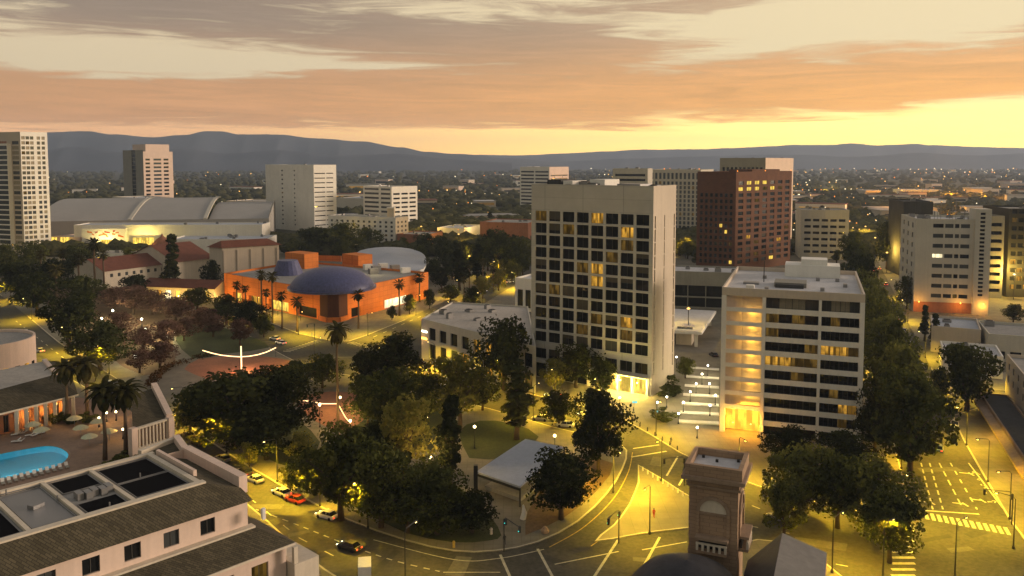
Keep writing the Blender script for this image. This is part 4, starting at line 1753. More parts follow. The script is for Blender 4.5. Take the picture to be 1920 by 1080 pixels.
def edge_building():
    a = G2(1884, 748)
    H = 12.5
    b = G2(2060, 1010)
    d = (Vector(b) - Vector(a)).normalized()
    n = Vector((-d.y, d.x))
    n = n if n.x > 0 else -n
    pts = ccw([a, b, tuple(Vector(b) + n * 20), tuple(Vector(a) + n * 20)])
    i0 = next(i for i in range(4) if set((pts[i], pts[(i + 1) % 4])) == {a, b})
    root = building('corner_block', 'pale stucco block cut by the right edge with narrow windows over the avenue', pts, H, 'beige',
                    {i0: dict(xs=lambda W: even(14, W, .28, 1), zs=[(5.6, 7.6), (9.0, 10.8)], rec=.25, glass='glass_dark')}, 'grey_roof', .8, units=2)
    # low shop row with awning in front of it
    a2, b2 = Vector(G2(1836, 768)), Vector(G2(2000, 1030))
    d2 = (b2 - a2).normalized()
    n2 = Vector((-d2.y, d2.x))
    n2 = n2 if n2.x > 0 else -n2
    q = ccw([tuple(a2), tuple(b2), tuple(b2 + n2 * 6.5), tuple(a2 + n2 * 6.5)])
    i1 = next(i for i in range(4) if (Vector(q[i]) - a2).length < .01 and (Vector(q[(i + 1) % 4]) - b2).length < .01 or (Vector(q[i]) - b2).length < .01 and (Vector(q[(i + 1) % 4]) - a2).length < .01)
    sh = building('shop_row', 'low dark-roofed shop row with awning along the avenue pavement', q, 4.6, 'stone_dark',
                  {i1: dict(xs=lambda W: even(8, W, .78, .6), zs=[(.4, 3.1)], rec=.4, glass=litp(41, .35, ('lit_dim', 'lit_warm')))}, 'dark_roof', .5, units=5, seed=5)
    aw = MB()
    o = n2 * -1
    aw.quad((a2.x, a2.y, 3.7), (b2.x, b2.y, 3.7), (b2.x + o.x * 1.9, b2.y + o.y * 1.9, 3.2), (a2.x + o.x * 1.9, a2.y + o.y * 1.9, 3.2))
    aw.bar((a2.x + o.x * 1.9, a2.y + o.y * 1.9, 3.05), (b2.x + o.x * 1.9, b2.y + o.y * 1.9, 3.05), .12, .35, mi=1)
    aw.build('awning', ['stone_dark', 'yellow_paint'], sh, world=True)  # yellow front edge: the lit fascia put into its colour
    for t in (.3, .62):
        p = a2.lerp(b2, t) + o * 1.0
        lightpt('shop_light', (p.x - WL[sh.name][0], p.y - WL[sh.name][1], 2.9), 900, (1.0, .5, .1), .2, sh)


edge_building()

# ---- low buildings around the tower
def low_corner():
    z = height(795, 672, 597)
    a = G2(790, 597, z)
    b = G2(1005, 650, z)
    c_ = G2(848, 566, z)
    pts = ccw([a, b, G2(990, 574, z), c_])
    i0 = next(i for i in range(4) if set((pts[i], pts[(i + 1) % 4])) == {a, b})
    foot(pts)
    lit = {(0, 3): 'lit_warm', (0, 4): 'lit_yellow', (0, 5): 'lit_warm', (1, 4): 'lit_warm', (1, 5): 'lit_warm', (0, 8): 'lit_dim', (1, 9): 'lit_dim', (0, 2): 'glass_grey'}
    r = building('corner_restaurant', 'low grey two-storey building with orange lit windows on the street corner', pts, z, 'concrete',
                 {i0: dict(xs=lambda W: even(9, W, .62, 3.2, .4), zs=[(.9, z * .42), (z * .52, z * .82)], rec=.5, glass=lambda r, j: lit.get((r, j), 'glass_dark'))}, 'pale_roof', .5, units=6, seed=9)
    d = (Vector(b) - Vector(a)).normalized()
    n = Vector((d.y, -d.x))
    for z_, m, h in ((z * .68, 'lamp_white', .45), (z * .50, 'lamp_orange', .6)):
        p, q = Vector(a) + d * .4 + n * .12, Vector(a) + d * 3.2 + n * .12
        MB().bar((p.x, p.y, z_), (q.x, q.y, z_), .12, h).build('sign', m, r, world=True)
    lightpt('sign_light', (a[0] + n.x * 2 - WL[r.name][0], a[1] + n.y * 2 - WL[r.name][1], z * .5), 250, (1.0, .5, .15), .3, r)


low_corner()
r_, p_, h_ = simple('glass_annex', 'small glazed block peeping out left of the gridded tower', (1060, 592), 528, -30, 966, None, 'white_wall',
                    dict(xs=lambda W: even(6, W, .7, .5), zs=[(1.5, 9.5)], rec=.4, glass='glass_dark'), None, 'white_roof', d=14, units=1)
simple('dark_terrace_block', 'low dark glazed building with white flat roof right of the gridded tower', (1392, 582), 512, -14, 1255, None, 'concrete_dark',
       dict(xs=lambda W: even(4, W, .96, .2), zs=[(.6, 4.8), (5.3, 10.2)], rec=1.0, glass='glass_dark'), None, 'white_roof', d=22, units=4)


def pavilion():
    z = 6.0
    pts = ccw([G2(1245, 618, z), G2(1316, 622, z), G2(1343, 582, z), G2(1258, 578, z)])
    root = thing('drive_in_pavilion', 'white-roofed pavilion lit yellow underneath beside the tower', 'pavilion', (pts[0][0], pts[0][1], 0))
    foot(pts, 18)
    MB().prism(pts, z - 1.1, z - .2, bottom=True).build('canopy', 'white_wall', root, world=True)
    MB().prism(inset(pts, .5), z - .2, z - .05).build('roof', 'white_roof', root, world=True)
    for p in inset(pts, 2.2):
        MB().box((p[0], p[1], (z - 1.1) / 2), (1.0, 1.0, z - 1.1)).build('column', 'white_wall', root, world=True)
    ii = inset(pts, 4)
    MB().prism(ii, 0, z - 1.11).build('kiosk', 'cream', root, world=True)
    for k in range(4):
        q = Vector(ii[0]).lerp(Vector(ii[1]), .2 + .25 * k)
        MB().box((q.x, q.y, z + .3), (1.2, .8, .7)).build('air_conditioner', 'metal_grey', root, world=True)
    c = G2(1278, 640)
    lightpt('canopy_light', (c[0] - pts[0][0], c[1] - pts[0][1], 3.5), 2500, (1.0, .7, .12), .3, root)
    MB().lathe((c[0], c[1], 4.4), [(.02, -.3), (.35, 0), (.02, .3)], 8).build('canopy_lamp', 'lamp_warm', root, world=True)


pavilion()


# ---- the orange museum with the tiled dome
def orange_museum():
    H = 12.6
    c = G2(625, 606)
    Lf = G2(420, 512, H)
    Rt = G2(803, 510, H)
    back = (Lf[0] + Rt[0] - c[0] - 8, Lf[1] + Rt[1] - c[1] - 12)
    foot([c, Lf, Rt, back])
    uL, uR = (Vector(Lf) - Vector(c)).normalized(), (Vector(Rt) - Vector(c)).normalized()
    cl, cr = Vector(c) + uL * 9, Vector(c) + uR * 9
    pts = [Lf, tuple(cl), tuple(cr), Rt, back]
    root = thing('domed_museum', 'bright orange museum with a blue tiled dome on the street corner', 'museum', (c[0], c[1], 0))
    mb = MB()
    facade(mb, root, pts[0], pts[1], 0, H, dict(xs=lambda W: [(W * .1, W * .2), (W * .28, W * .42), (W * .5, W * .7), (W * .78, W * .97)], zs=[(.2, 4.6)], rec=1.5,
                                               glass=lambda r, j: ('lit_yellow', 'lit_warm', 'lit_yellow', 'glass_dark')[j % 4]))
    facade(mb, root, pts[2], pts[3], 0, H, dict(xs=lambda W: [(W * .04, W * .14), (W * .42, W * .72)], zs=[(.2, 4.2)], rec=1.2, glass=lambda r, j: ('glass_dark', 'lit_white')[j % 2]))
    facade(mb, root, pts[3], pts[4], 0, H, None)
    facade(mb, root, pts[4], pts[0], 0, H, None)
    ip = inset(pts, .4)
    n = len(pts)
    for i in range(n):
        j = (i + 1) % n
        mb.quad((*pts[i], H), (*pts[j], H), (*ip[j], H), (*ip[i], H))
        mb.quad((*ip[i], H), (*ip[j], H), (*ip[j], H - 1), (*ip[i], H - 1))
    mb.build('wall', 'orange_wall', root, world=True)
    MB().quad(*[(*p, H - .99) for p in ip]).build('roof', 'grey_roof', root, world=True)
    # dark tiled corner drum under the dome
    cen = Vector(c) + (uL + uR) * 9.0
    dr = MB()
    q = [tuple(cl), tuple(Vector(c) + uL * 3.0 + uR * -.6), tuple(Vector(c) + uR * 3.0 + uL * -.6), tuple(cr)]
    for i in range(3):
        dr.quad((*q[i], 0), (*q[i + 1], 0), (*q[i + 1], H - .6), (*q[i], H - .6))
    dr.build('corner_drum', 'brown_tile', root, world=True)
    pl = MB()
    for i in range(3):
        a, b = Vector(q[i]), Vector(q[i + 1])
        o = Vector((b - a).y, ) if False else Vector(((b - a).y, -(b - a).x)).normalized() * .5
        pl.bar((a.x + o.x, a.y + o.y, 0), (b.x + o.x, b.y + o.y, 0), .8, 2.0)
    pl.build('corner_plinth', 'orange_wall', root, world=True)
    rd = 17.5
    dome_c = Vector(c) + (uL * 12.0 + uR * 10.5)
    prof = [(rd * math.cos(t), 9.0 * math.sin(t)) for t in [math.pi / 2 * i / 10 for i in range(11)]]
    prof[-1] = (.05, 9.0)
    dm = MB().lathe((dome_c.x, dome_c.y, H - .95), [(rd, 0)] + prof[1:], 48)
    dm.build('dome', 'dome_tile', root, True, world=True)
    MB().lathe((dome_c.x, dome_c.y, H - .98), [(rd + .9, 0), (rd + .9, .9), (rd - .1, .9)], 48).build('dome_rim', 'dome_tile', root, world=True)
    cx = G(540, 510, H)
    MB().lathe((cx.x, cx.y, H - 1), [(7.2, 0), (4.6, 6.6), (4.2, 6.7), (.05, 6.7)], 20).build('tiled_cone', 'dome_tile', root, world=True)
    # orange roof boxes
    for (x0, y0, x1, h) in ((535, 497, 571, 6.5), (642, 492, 672, 4.5)):
        a, b = Vector(G2(x0, y0, H)), Vector(G2(x1, y0 + 4, H))
        d = (b - a)
        nn = Vector((-d.y, d.x)).normalized() * 9
        MB().prism(ccw([tuple(a), tuple(b), tuple(b + nn), tuple(a + nn)]), H - 1, H + h).build('roof_block', 'orange_wall', root, world=True)
    a, b = Vector(G2(572, 485, H)), Vector(G2(640, 487, H))
    MB().bar((a.x, a.y, H - 1), (b.x, b.y, H - 1), .5, 3.0).build('roof_screen', 'orange_wall', root, world=True)
    for k, (x, y) in enumerate(((690, 502), (705, 505), (718, 500), (740, 503), (760, 508), (700, 510))):
        p = G(x, y, H)
        MB().box((p.x, p.y, H + .4), (4.2, 3, 2.6), 30).build('air_conditioner', 'metal_grey' if k % 2 else 'white_wall', root, world=True)
    p = G(700, 512, H)
    lightpt('roof_light', (p.x - c[0], p.y - c[1], H + 4), 900, (1.0, .8, .4), .4, root)
    # wall washers along both streets
    L0 = WL[root.name]
    for (a, u, n_, cnt, side) in ((Vector(c), uL, Vector((-uL.y, uL.x)), 5, 1), (Vector(c), uR, Vector((uR.y, -uR.x)), 4, -1)):
        for k in range(cnt):
            p = a + u * (14 + 16.5 * k) + n_ * 6.0
            f = MB().tube([(p.x, p.y, .13), (p.x, p.y, 2.0)], .08, 5).box((p.x, p.y, 2.1), (.5, .5, .25))
            f.build('wall_washer', 'metal_dark', root, world=True)
            lightpt('wash_light', (p.x - c[0], p.y - c[1], 2.6), 1700, (1.0, .58, .14), .25, root)


orange_museum()


def fan_roof():
    pts = ccw(smooth(P2([(662, 488), (680, 473), (720, 467), (765, 470), (792, 482), (790, 508), (740, 516), (690, 510), (662, 488)], 9), 3)[:-1])
    root = thing('theatre_hall', 'broad pale blue-grey round roof behind the orange museum', 'building', (pts[0][0], pts[0][1], 0))
    foot(pts)
    MB().prism(pts, 0, 9).build('wall', 'white_wall', root, world=True)
    MB().prism(inset(pts, -1.2), 9.0, 10.2, bottom=True).build('eave', 'white_wall', root, world=True)
    ii = inset(pts, 2)
    cx, cy = sum(p[0] for p in pts) / len(pts), sum(p[1] for p in pts) / len(pts)
    rf = MB()
    oo = inset(pts, -1.1)
    for i in range(len(oo)):
        j = (i + 1) % len(oo)
        rf.quad((*oo[i], 10.25), (*oo[j], 10.25), (cx, cy, 13))
    rf.build('roof', 'bluegrey_roof', root, world=True)


fan_roof()


# ---- red tiled theatre buildings
def theatre():
    c = G2(418, 527)
    H = height(418, 527, 465)
    L = reach(c, 152, 394)
    B = reach(c, 34, 524)
    C = (L[0] + B[0] - c[0], L[1] + B[1] - c[1])
    pts = [L, c, B, C]
    foot(pts)
    root = thing('stage_house', 'tall windowless cream stage house with a red-brown tiled roof', 'building', (c[0], c[1], 0))
    wb = MB()
    for i in range(4):
        a, b = pts[i], pts[(i + 1) % 4]
        wb.quad((*a, 0), (*b, 0), (*b, H), (*a, H))
    wb.build('wall', 'beige', root, world=True)
    d = (Vector(B) - Vector(c)).normalized()
    n = Vector((d.y, -d.x))
    Wd = (Vector(B) - Vector(c)).length
    for k in range(5):
        p = Vector(c) + d * (Wd * (.03 + .235 * k)) + n * .25
        MB().box((p.x, p.y, H * .46), (.8, .5, H * .92), math.degrees(math.atan2(d.y, d.x))).build('pilaster', 'beige', root, world=True)
    rf = MB()
    o = inset(pts, -.9)
    m1 = Vector(o[0]).lerp(Vector(o[1]), .5).lerp(Vector(o[3]).lerp(Vector(o[2]), .5), .12)
    m2 = Vector(o[0]).lerp(Vector(o[1]), .5).lerp(Vector(o[3]).lerp(Vector(o[2]), .5), .88)
    z1, z2 = H + .05, H + 3.6
    rf.quad((*o[0], z1), (*o[1], z1), (*m1, z2))
    rf.quad((*o[1], z1), (*o[2], z1), (*m2, z2), (*m1, z2))
    rf.quad((*o[2], z1), (*o[3], z1), (*m2, z2))
    rf.quad((*o[3], z1), (*o[0], z1), (*m1, z2), (*m2, z2))
    rf.build('roof', 'red_tile', root, world=True)

    def gable(name, label, p0, p1, dep, h0, h1, wall, spec=None):
        """hall with its eave along p0 -> p1 (left to right) and a tiled roof rising behind"""
        a, b = Vector(p0), Vector(p1)
        dd = (b - a).normalized()
        nn = Vector((-dd.y, dd.x))
        q = [tuple(a), tuple(b), tuple(b + nn * dep), tuple(a + nn * dep)]
        foot(q)
        r = thing(name, label, 'building', (a.x, a.y, 0))
        w = MB()
        for i in range(4):
            facade(w, r, q[i], q[(i + 1) % 4], 0, h0, spec if i == 0 else None)
        w.quad((*q[1], h0), (*q[2], h0), (*(b + nn * dep / 2), h1))
        w.quad((*q[3], h0), (*q[0], h0), (*(a + nn * dep / 2), h1))
        w.build('wall', wall, r, world=True)
        e = inset(q, -.8)
        ra, rb_ = a + nn * dep / 2 - dd * .8, b + nn * dep / 2 + dd * .8
        t = MB()
        t.quad((*e[0], h0 - .05), (*e[1], h0 - .05), (*rb_, h1 + .12), (*ra, h1 + .12))
        t.quad((*e[2], h0 - .05), (*e[3], h0 - .05), (*ra, h1 + .12), (*rb_, h1 + .12))
        t.build('roof', 'red_tile', r, world=True)
        return r
    gable('tiled_hall', 'long low hall with a dark red tiled roof behind the park trees', G2(196, 542), G2(330, 523), 26, 9.0, 14.5, 'cream',
          dict(xs=lambda W: even(9, W, .4, 2), zs=[(5.6, 7.4)], rec=.3, glass='glass_grey'))
    gable('tiled_auditorium', 'steep red tiled roof beside the tall stage house', G2(330, 530), G2(402, 520), 44, 11, 19, 'cream')
    lob = gable('tiled_lobby', 'glowing entrance building with arched front and red tiled roof', G2(266, 560), G2(402, 566), 14, 6.0, 9.0, 'cream',
                dict(xs=lambda W: even(7, W, .6, 1.5), zs=[(.3, 4.6)], rec=.8, glass=lambda r, j: ('lit_yellow', 'lit_warm', 'lit_white')[j % 3]))
    for k in range(5):
        p = Vector(G2(285 + 25 * k, 566 + k))
        MB().tube([(p.x, p.y, .1), (p.x, p.y, 3.0)], .07, 5).lathe((p.x, p.y, 3.2), [(.02, -.3), (.3, 0), (.02, .3)], 6, mi=1).build('door_lamp', ['metal_dark', 'lamp_warm'], lob, world=True)
        lightpt('door_light', (p.x - WL[lob.name][0], p.y - WL[lob.name][1], 3.9), 1300, (1.0, .6, .12), .3, lob)


theatre()


# ---- exhibition hall with the long curved roof
def exhibition_hall():
    a, b = Vector(G2(60, 459)), Vector(G2(505, 450))
    d = (b - a).normalized()
    n = Vector((-d.y, d.x))
    Wd = (b - a).length
    D = 95
    root = thing('exhibition_hall', 'long exhibition hall under a curved grey metal roof', 'building', (a.x, a.y, 0))
    for k in range(6):
        q = a + d * (Wd * k / 5) + n * 45
        FOOT.append((q.x, q.y, 75))
    seg = 10
    cuts = [0, .40, .72, 1.0]
    for s in range(3):
        rf = MB()
        x0, x1 = Wd * cuts[s] + 1.2, Wd * cuts[s + 1] - 1.2
        drop = 4.5 if s == 2 else 0
        for i in range(seg):
            t0, t1 = i / seg, (i + 1) / seg
            z0, z1 = 18 + 14 * math.sin(t0 * math.pi * .56) - drop, 18 + 14 * math.sin(t1 * math.pi * .56) - drop
            p0, p1 = n * (D * t0), n * (D * t1)
            A, B_ = a + d * x0, a + d * x1
            rf.quad((*(A + p0), z0), (*(B_ + p0), z0), (*(B_ + p1), z1), (*(A + p1), z1))
        rf.build('roof', 'metal_roof', root, True, world=True)
    for s in (1, 2):
        rb = MB()
        for i in range(seg):
            t0, t1 = i / seg, (i + 1) / seg
            z0, z1 = 18.5 + 14 * math.sin(t0 * math.pi * .56), 18.5 + 14 * math.sin(t1 * math.pi * .56)
            A = a + d * (Wd * cuts[s])
            p0, p1 = A + n * (D * t0), A + n * (D * t1)
            rb.bar((p0.x, p0.y, z0 - .8), (p1.x, p1.y, z1 - .8), 2.8, 1.2)
        rb.build('roof_rib', 'concrete', root, world=True)
    w = MB()
    w.quad((*a, 0), (*b, 0), (*b, 17.9), (*a, 17.9))
    w.quad((*b, 0), (*(b + n * D), 0), (*(b + n * D), 30), (*b, 18.9))
    w.quad((*(a + n * D), 0), (*a, 0), (*a, 18.9), (*(a + n * D), 30))
    w.build('wall', 'metal_roof', root, world=True)
    for k in range(0):
        x = Wd * (.16 + .07 * k)
        p, q = a + d * x - n * .1, a + d * (x + Wd * .055) - n * .1
        MB().quad((p.x, p.y, 12.5), (q.x, q.y, 12.5), (q.x, q.y, 16.5), (p.x, p.y, 16.5)).build('clerestory_window', 'lit_dim' if k in (3, 8)  else 'lit_yellow' if k in (0, 11) else 'glass_grey', root, world=True)


exhibition_hall()


def civic_front():
    # white lower block with painted mural and bright yellow foyer
    pts = rect_from(G2(492, 468), 2, pxl=140, d=24)
    foot(pts, 30)
    r = building('white_foyer', 'white flat-roofed foyer block with orange mural and yellow lit entrance', pts, 18.5, 'white_wall', None, 'bluegrey_roof', .6, units=4, seed=2)
    u = (Vector(pts[1]) - Vector(pts[0])).normalized()
    n = Vector((u.y, -u.x))
    Wd = (Vector(pts[1]) - Vector(pts[0])).length

    def on(px, z, o=.15):
        q = reach(pts[0], math.degrees(math.atan2(u.y, u.x)), px)
        return (q[0] + n.x * o, q[1] + n.y * o, z)
    a, b = on(158, 9.0, 3), on(240, 9.0, 3)
    mp = MB().prism(ccw([a[:2], b[:2], on(240, 0, .1)[:2], on(158, 0, .1)[:2]]), 2.0, 16.0)
    panel = mp.build('mural_wall', 'white_wall', r, world=True)
    rr = random.Random(5)
    for k in range(16):
        x = 163 + 4.6 * k + rr.uniform(-2, 2)
        z = 10.5 + rr.uniform(-.8, 2.8) if k % 5 else 4.0
        A, B_ = on(x, z, 3.06 + .01 * k), on(x + rr.uniform(4, 11), z + rr.uniform(-1.4, 1.4), 3.06 + .01 * k)
        MB().quad(A, B_, (B_[0], B_[1], B_[2] + .9), (A[0], A[1], A[2] + rr.uniform(.8, 1.8))).build('mural_stroke', 'orange_wall' if k % 4 else 'cloth_red', panel, world=True)
    for (x0, x1, z0, z1, m) in ((194, 222, .3, 8.0, 'lit_yellow'), (253, 292, .3, 9.5, 'lit_yellow'), (100, 112, 4, 10, 'lit_yellow'), (118, 136, 4, 10, 'lit_yellow')):
        A, B_ = on(x0, z0, 3.3), on(x1, z0, 3.3)
        MB().quad(A, B_, (B_[0], B_[1], z1), (A[0], A[1], z1)).build('entrance_glass', m, r, world=True)
    q = on(272, 8, 9)
    lightpt('entrance_light', (q[0] - WL[r.name][0], q[1] - WL[r.name][1], 7), 16000, (1.0, .74, .18), .6, r)
    q = on(205, 8, 9)
    lightpt('entrance_light', (q[0] - WL[r.name][0], q[1] - WL[r.name][1], 6), 12000, (1.0, .74, .25), .6, r)
    A, B_ = on(355, 8, 6), on(460, 8, 6)
    MB().bar((A[0], A[1], 5.5), (B_[0], B_[1], 7.5), 5, 3.0).build('white_canopy', 'white_wall', r, world=True)
    # orange domed kiosk roof in front of the foyer
    c = G2(305, 482)
    k = thing('copper_dome', 'small copper coloured dome glowing beside the yellow entrance', 'dome', (c[0], c[1], 0))
    MB().lathe((c[0], c[1], 0), [(7.5, 0), (7.5, 7), (8.2, 7.2), (6.5, 9.5), (3.5, 12.5), (1.2, 14), (.05, 16)], 10).build('roof', 'terracotta', k, world=True)
    lightpt('dome_light', (-6, -9, 6), 3000, (1.0, .6, .15), .5, k)


civic_front()

simple('white_annex', 'long white-walled annex with pale roof right of the yellow entrance', (500, 484), 440, 3, 318, None, 'white_wall',
       dict(xs=lambda W: even(14, W, .6, 2), zs=[(1.0, 3.6)], rec=.4, glass=litp(81, .3, ('lit_warm', 'lit_yellow'), 'glass_grey')), None, 'bluegrey_roof', d=30, units=8, H=13)
simple('pale_kiosk', 'small white building between the mural wall and the tiled hall', (236, 492), 470, -8, 178, None, 'white_wall',
       dict(xs=lambda W: even(5, W, .6, 1), zs=[(.8, 3.2)], rec=.3, glass='lit_yellow'), None, 'pale_roof', d=14, units=2, H=6)

# ---- far left towers
def left_tower():
    c = G2(47, 478)
    H = height(47, 478, 247)
    L = reach(c, 158, -90)
    B = reach(c, 52, 97)
    C = (L[0] + B[0] - c[0], L[1] + B[1] - c[1])
    pts = [L, c, B, C]
    foot(pts)
    f = litp(50, .04, ('lit_dim',), 'glass_grey', 'curtain', .35)
    root = building('apartment_tower', 'tall pale apartment tower at the left edge with stacked balconies', pts, H, 'beige',
                    {0: dict(xs=lambda W: [(W * .40, W * .47), (W * .50, W * .53), (W * .585, W * .63), (W * .66, W * .70)] + [(W * (.885), W * .975)], zs=rows(4, 22, 3.45, 2.3), rec=.35, glass=f),
                     1: dict(xs=lambda W: [(W * .03, W * .16), (W * .19, W * .32), (W * .35, W * .48), (W * .60, W * .72), (W * .78, W * .9)], zs=rows(4, 23, 3.45, 2.2), rec=.3, glass=litp(51, .02, ('lit_dim',), 'glass_grey', 'curtain', .5))},
                    'pale_roof', 1.0, units=3, wallmats=['beige', 'white_wall'], edge_mi={1: 1})  # right face whiter than the front: sunlight put into the wall colour
    u = (Vector(pts[1]) - Vector(pts[0])).normalized()
    n = Vector((u.y, -u.x))
    W = (Vector(pts[1]) - Vector(pts[0])).length
    A = math.degrees(math.atan2(u.y, u.x))
    # projecting glazed bay with balconies
    a, b = Vector(pts[0]) + u * (W * .72), Vector(pts[0]) + u * (W * .875)
    cp = [tuple(a + n * 3), tuple(b + n * 3), tuple(b - n * .2), tuple(a - n * .2)]
    Hb = H - 8
    mb = MB()
    facade(mb, root, cp[0], cp[1], 0, Hb, dict(xs=lambda W: [(.3, W - .3)], zs=rows(4, 21, 3.45, 2.6), rec=.3, glass='glass_grey', mull=2))
    facade(mb, root, cp[1], cp[2], 0, Hb, None)
    facade(mb, root, cp[3], cp[0], 0, Hb, dict(xs=lambda W: [(.3, W - .3)], zs=rows(4, 21, 3.45, 2.6), rec=.2, glass='glass_dark'))
    mb.quad(*[(*p, Hb) for p in cp])
    mb.build('glazed_bay', 'white_wall', root, world=True)
    for f_ in range(21):
        q = Vector(pts[0]) + u * (W * .695) + n * 1.1
        MB().box((q.x, q.y, 4 + f_ * 3.45 - .2), (W * .05, 2.4, 1.1), A).build('balcony', 'concrete_dark', root, world=True)
    for k in range(8):
        q = Vector(pts[0]) + u * (W * (.70 + .022 * k)) + n * 2.6
        MB().box((q.x, q.y, Hb + .8), (1.0, .3, 1.6), A).build('terrace_screen', 'terracotta', root, world=True)


left_tower()
r_, p_, h_ = simple('pink_lit_tower', 'tower with a sun-pink side and a dark glass slot standing among distant trees', (272, 410), 284, -40, 234, 327, 'concrete_dark',
                    dict(xs=lambda W: [(W * .42, W * .62)], zs=rows(3, 17, 4.4, 4.0), rec=.8, glass='glass_dark'),
                    dict(xs=lambda W: [(W * .07, W * .22), (W * .34, W * .60), (W * .68, W * .85)], zs=rows(4, 15, 4.4, 2.2), rec=.5, glass=lambda r, j: ('glass_dark', 'glass_blue', 'glass_dark')[j % 3]), side='pink_stucco_or_sun', units=2)  # grey front and pink side: shade and sun put into the colours
roof_box(r_, p_, .35, .98, .1, .9, h_ - .8, 9, 'pink_stucco_or_sun')
simple('pink_lit_annex', 'low base block with a sun-pink side before the pink-sided tower', (263, 428), 372, -40, 212, 326, 'concrete', None, None, 'white_roof', side='pink_stucco_or_sun', units=4)  # pink of the sunward side is evening light put into the wall
r_, p_, h_ = simple('white_hotel', 'white slab hotel with a blank grey end and bright floor bands', (590, 436), 309, -42, 500, 632, 'concrete_light',
                    dict(xs=lambda W: [(W * .34, W * .375), (W * .60, W * .625)], zs=rows(5, 13, 4.2, 1.3), rec=.3, glass=litp(60, .12, ('lit_dim',))),
                    dict(xs=lambda W: [(.6, W * .5), (W * .55, W * .86)], zs=rows(6, 12, 4.3, .9), rec=.5, glass='glass_dark'), side='white_wall', units=2)  # right face slightly whiter: sunshine put into its colour
simple('curved_office', 'white banded office block beyond the white slab hotel', (735, 433), 350, -40, 682, 783, 'concrete_light',
       dict(xs=lambda W: [(1.5, W * .55), (W * .62, W - 2)], zs=rows(4, 9, 4.2, 1.9), rec=.5, glass='glass_grey'),
       dict(xs=lambda W: even(3, W, .8, 1), zs=rows(4, 8, 4.2, 1.7), rec=.5, glass='glass_dark'), side='white_wall', units=2)
r_, p_, h_ = simple('fort_hotel', 'low pale hotel with small windows below the banded office', (742, 468), 408, -26, 616, 766, 'concrete_light',
                    dict(xs=lambda W: even(12, W, .42, 1), zs=rows(3, 6, 3.2, 1.6), rec=.3, glass=litp(70, .06, ('lit_dim',), 'glass_grey')),
                    dict(xs=lambda W: even(3, W, .4, 1), zs=rows(3, 6, 3.2, 1.6), rec=.3, glass='glass_grey'), side='beige', units=4)
q = G2(734, 466)
t_ = thing('lit_pylon', 'slim tower lit yellow at its foot in front of the pale hotel', 'tower', (q[0], q[1], 0))
MB().box((0, 0, 15), (5, 5, 30)).build('shaft', 'beige', t_)
MB().box((0, 0, 30.4), (5.8, 5.8, .8)).build('cap', 'concrete_light', t_)
lightpt('foot_light', (1.0, -5.5, 2), 9000, (1.0, .58, .1), .4, t_)
for i, (x, yb, yt, xl, w, dd, rf, lab) in enumerate((
        (990, 462, 418, 900, 'terracotta', 40, 'pale_roof', 'tan flat building with tall side wall left of the gridded tower'),
        (800, 470, 440, 745, 'terracotta', 30, 'pale_roof', 'low rust coloured building lit by lamps behind the palm street'),
        (870, 452, 428, 820, 'concrete_light', 40, 'white_roof', 'long low white roof among trees above the palm street'),
        (690, 400, 372, 632, 'concrete', 60, 'bluegrey_roof', 'blue-grey low roof between the white hotel and the banded office'),
        (510, 412, 378, 425, 'cream', 50, 'pale_roof', 'long cream building just left of the white hotel'),
        (150, 470, 445, 97, 'pink_stucco_or_sun', 30, 'pale_roof', 'low pink building at the foot of the apartment tower'),
        (1580, 428, 400, 1492, 'concrete_light', 40, 'white_roof', 'white roofed block behind the short grey office'),
        (1760, 428, 398, 1690, 'concrete_light', 40, 'pale_roof', 'low pale block beyond the far end of the avenue'))):
    simple('low_block', lab, (x, yb), yt, -18, xl, None, w, dict(xs=lambda W: even(8, W, .6, 1), zs=[(2, 4)], rec=.3, glass='glass_grey'), None, rf, d=dd, units=3)


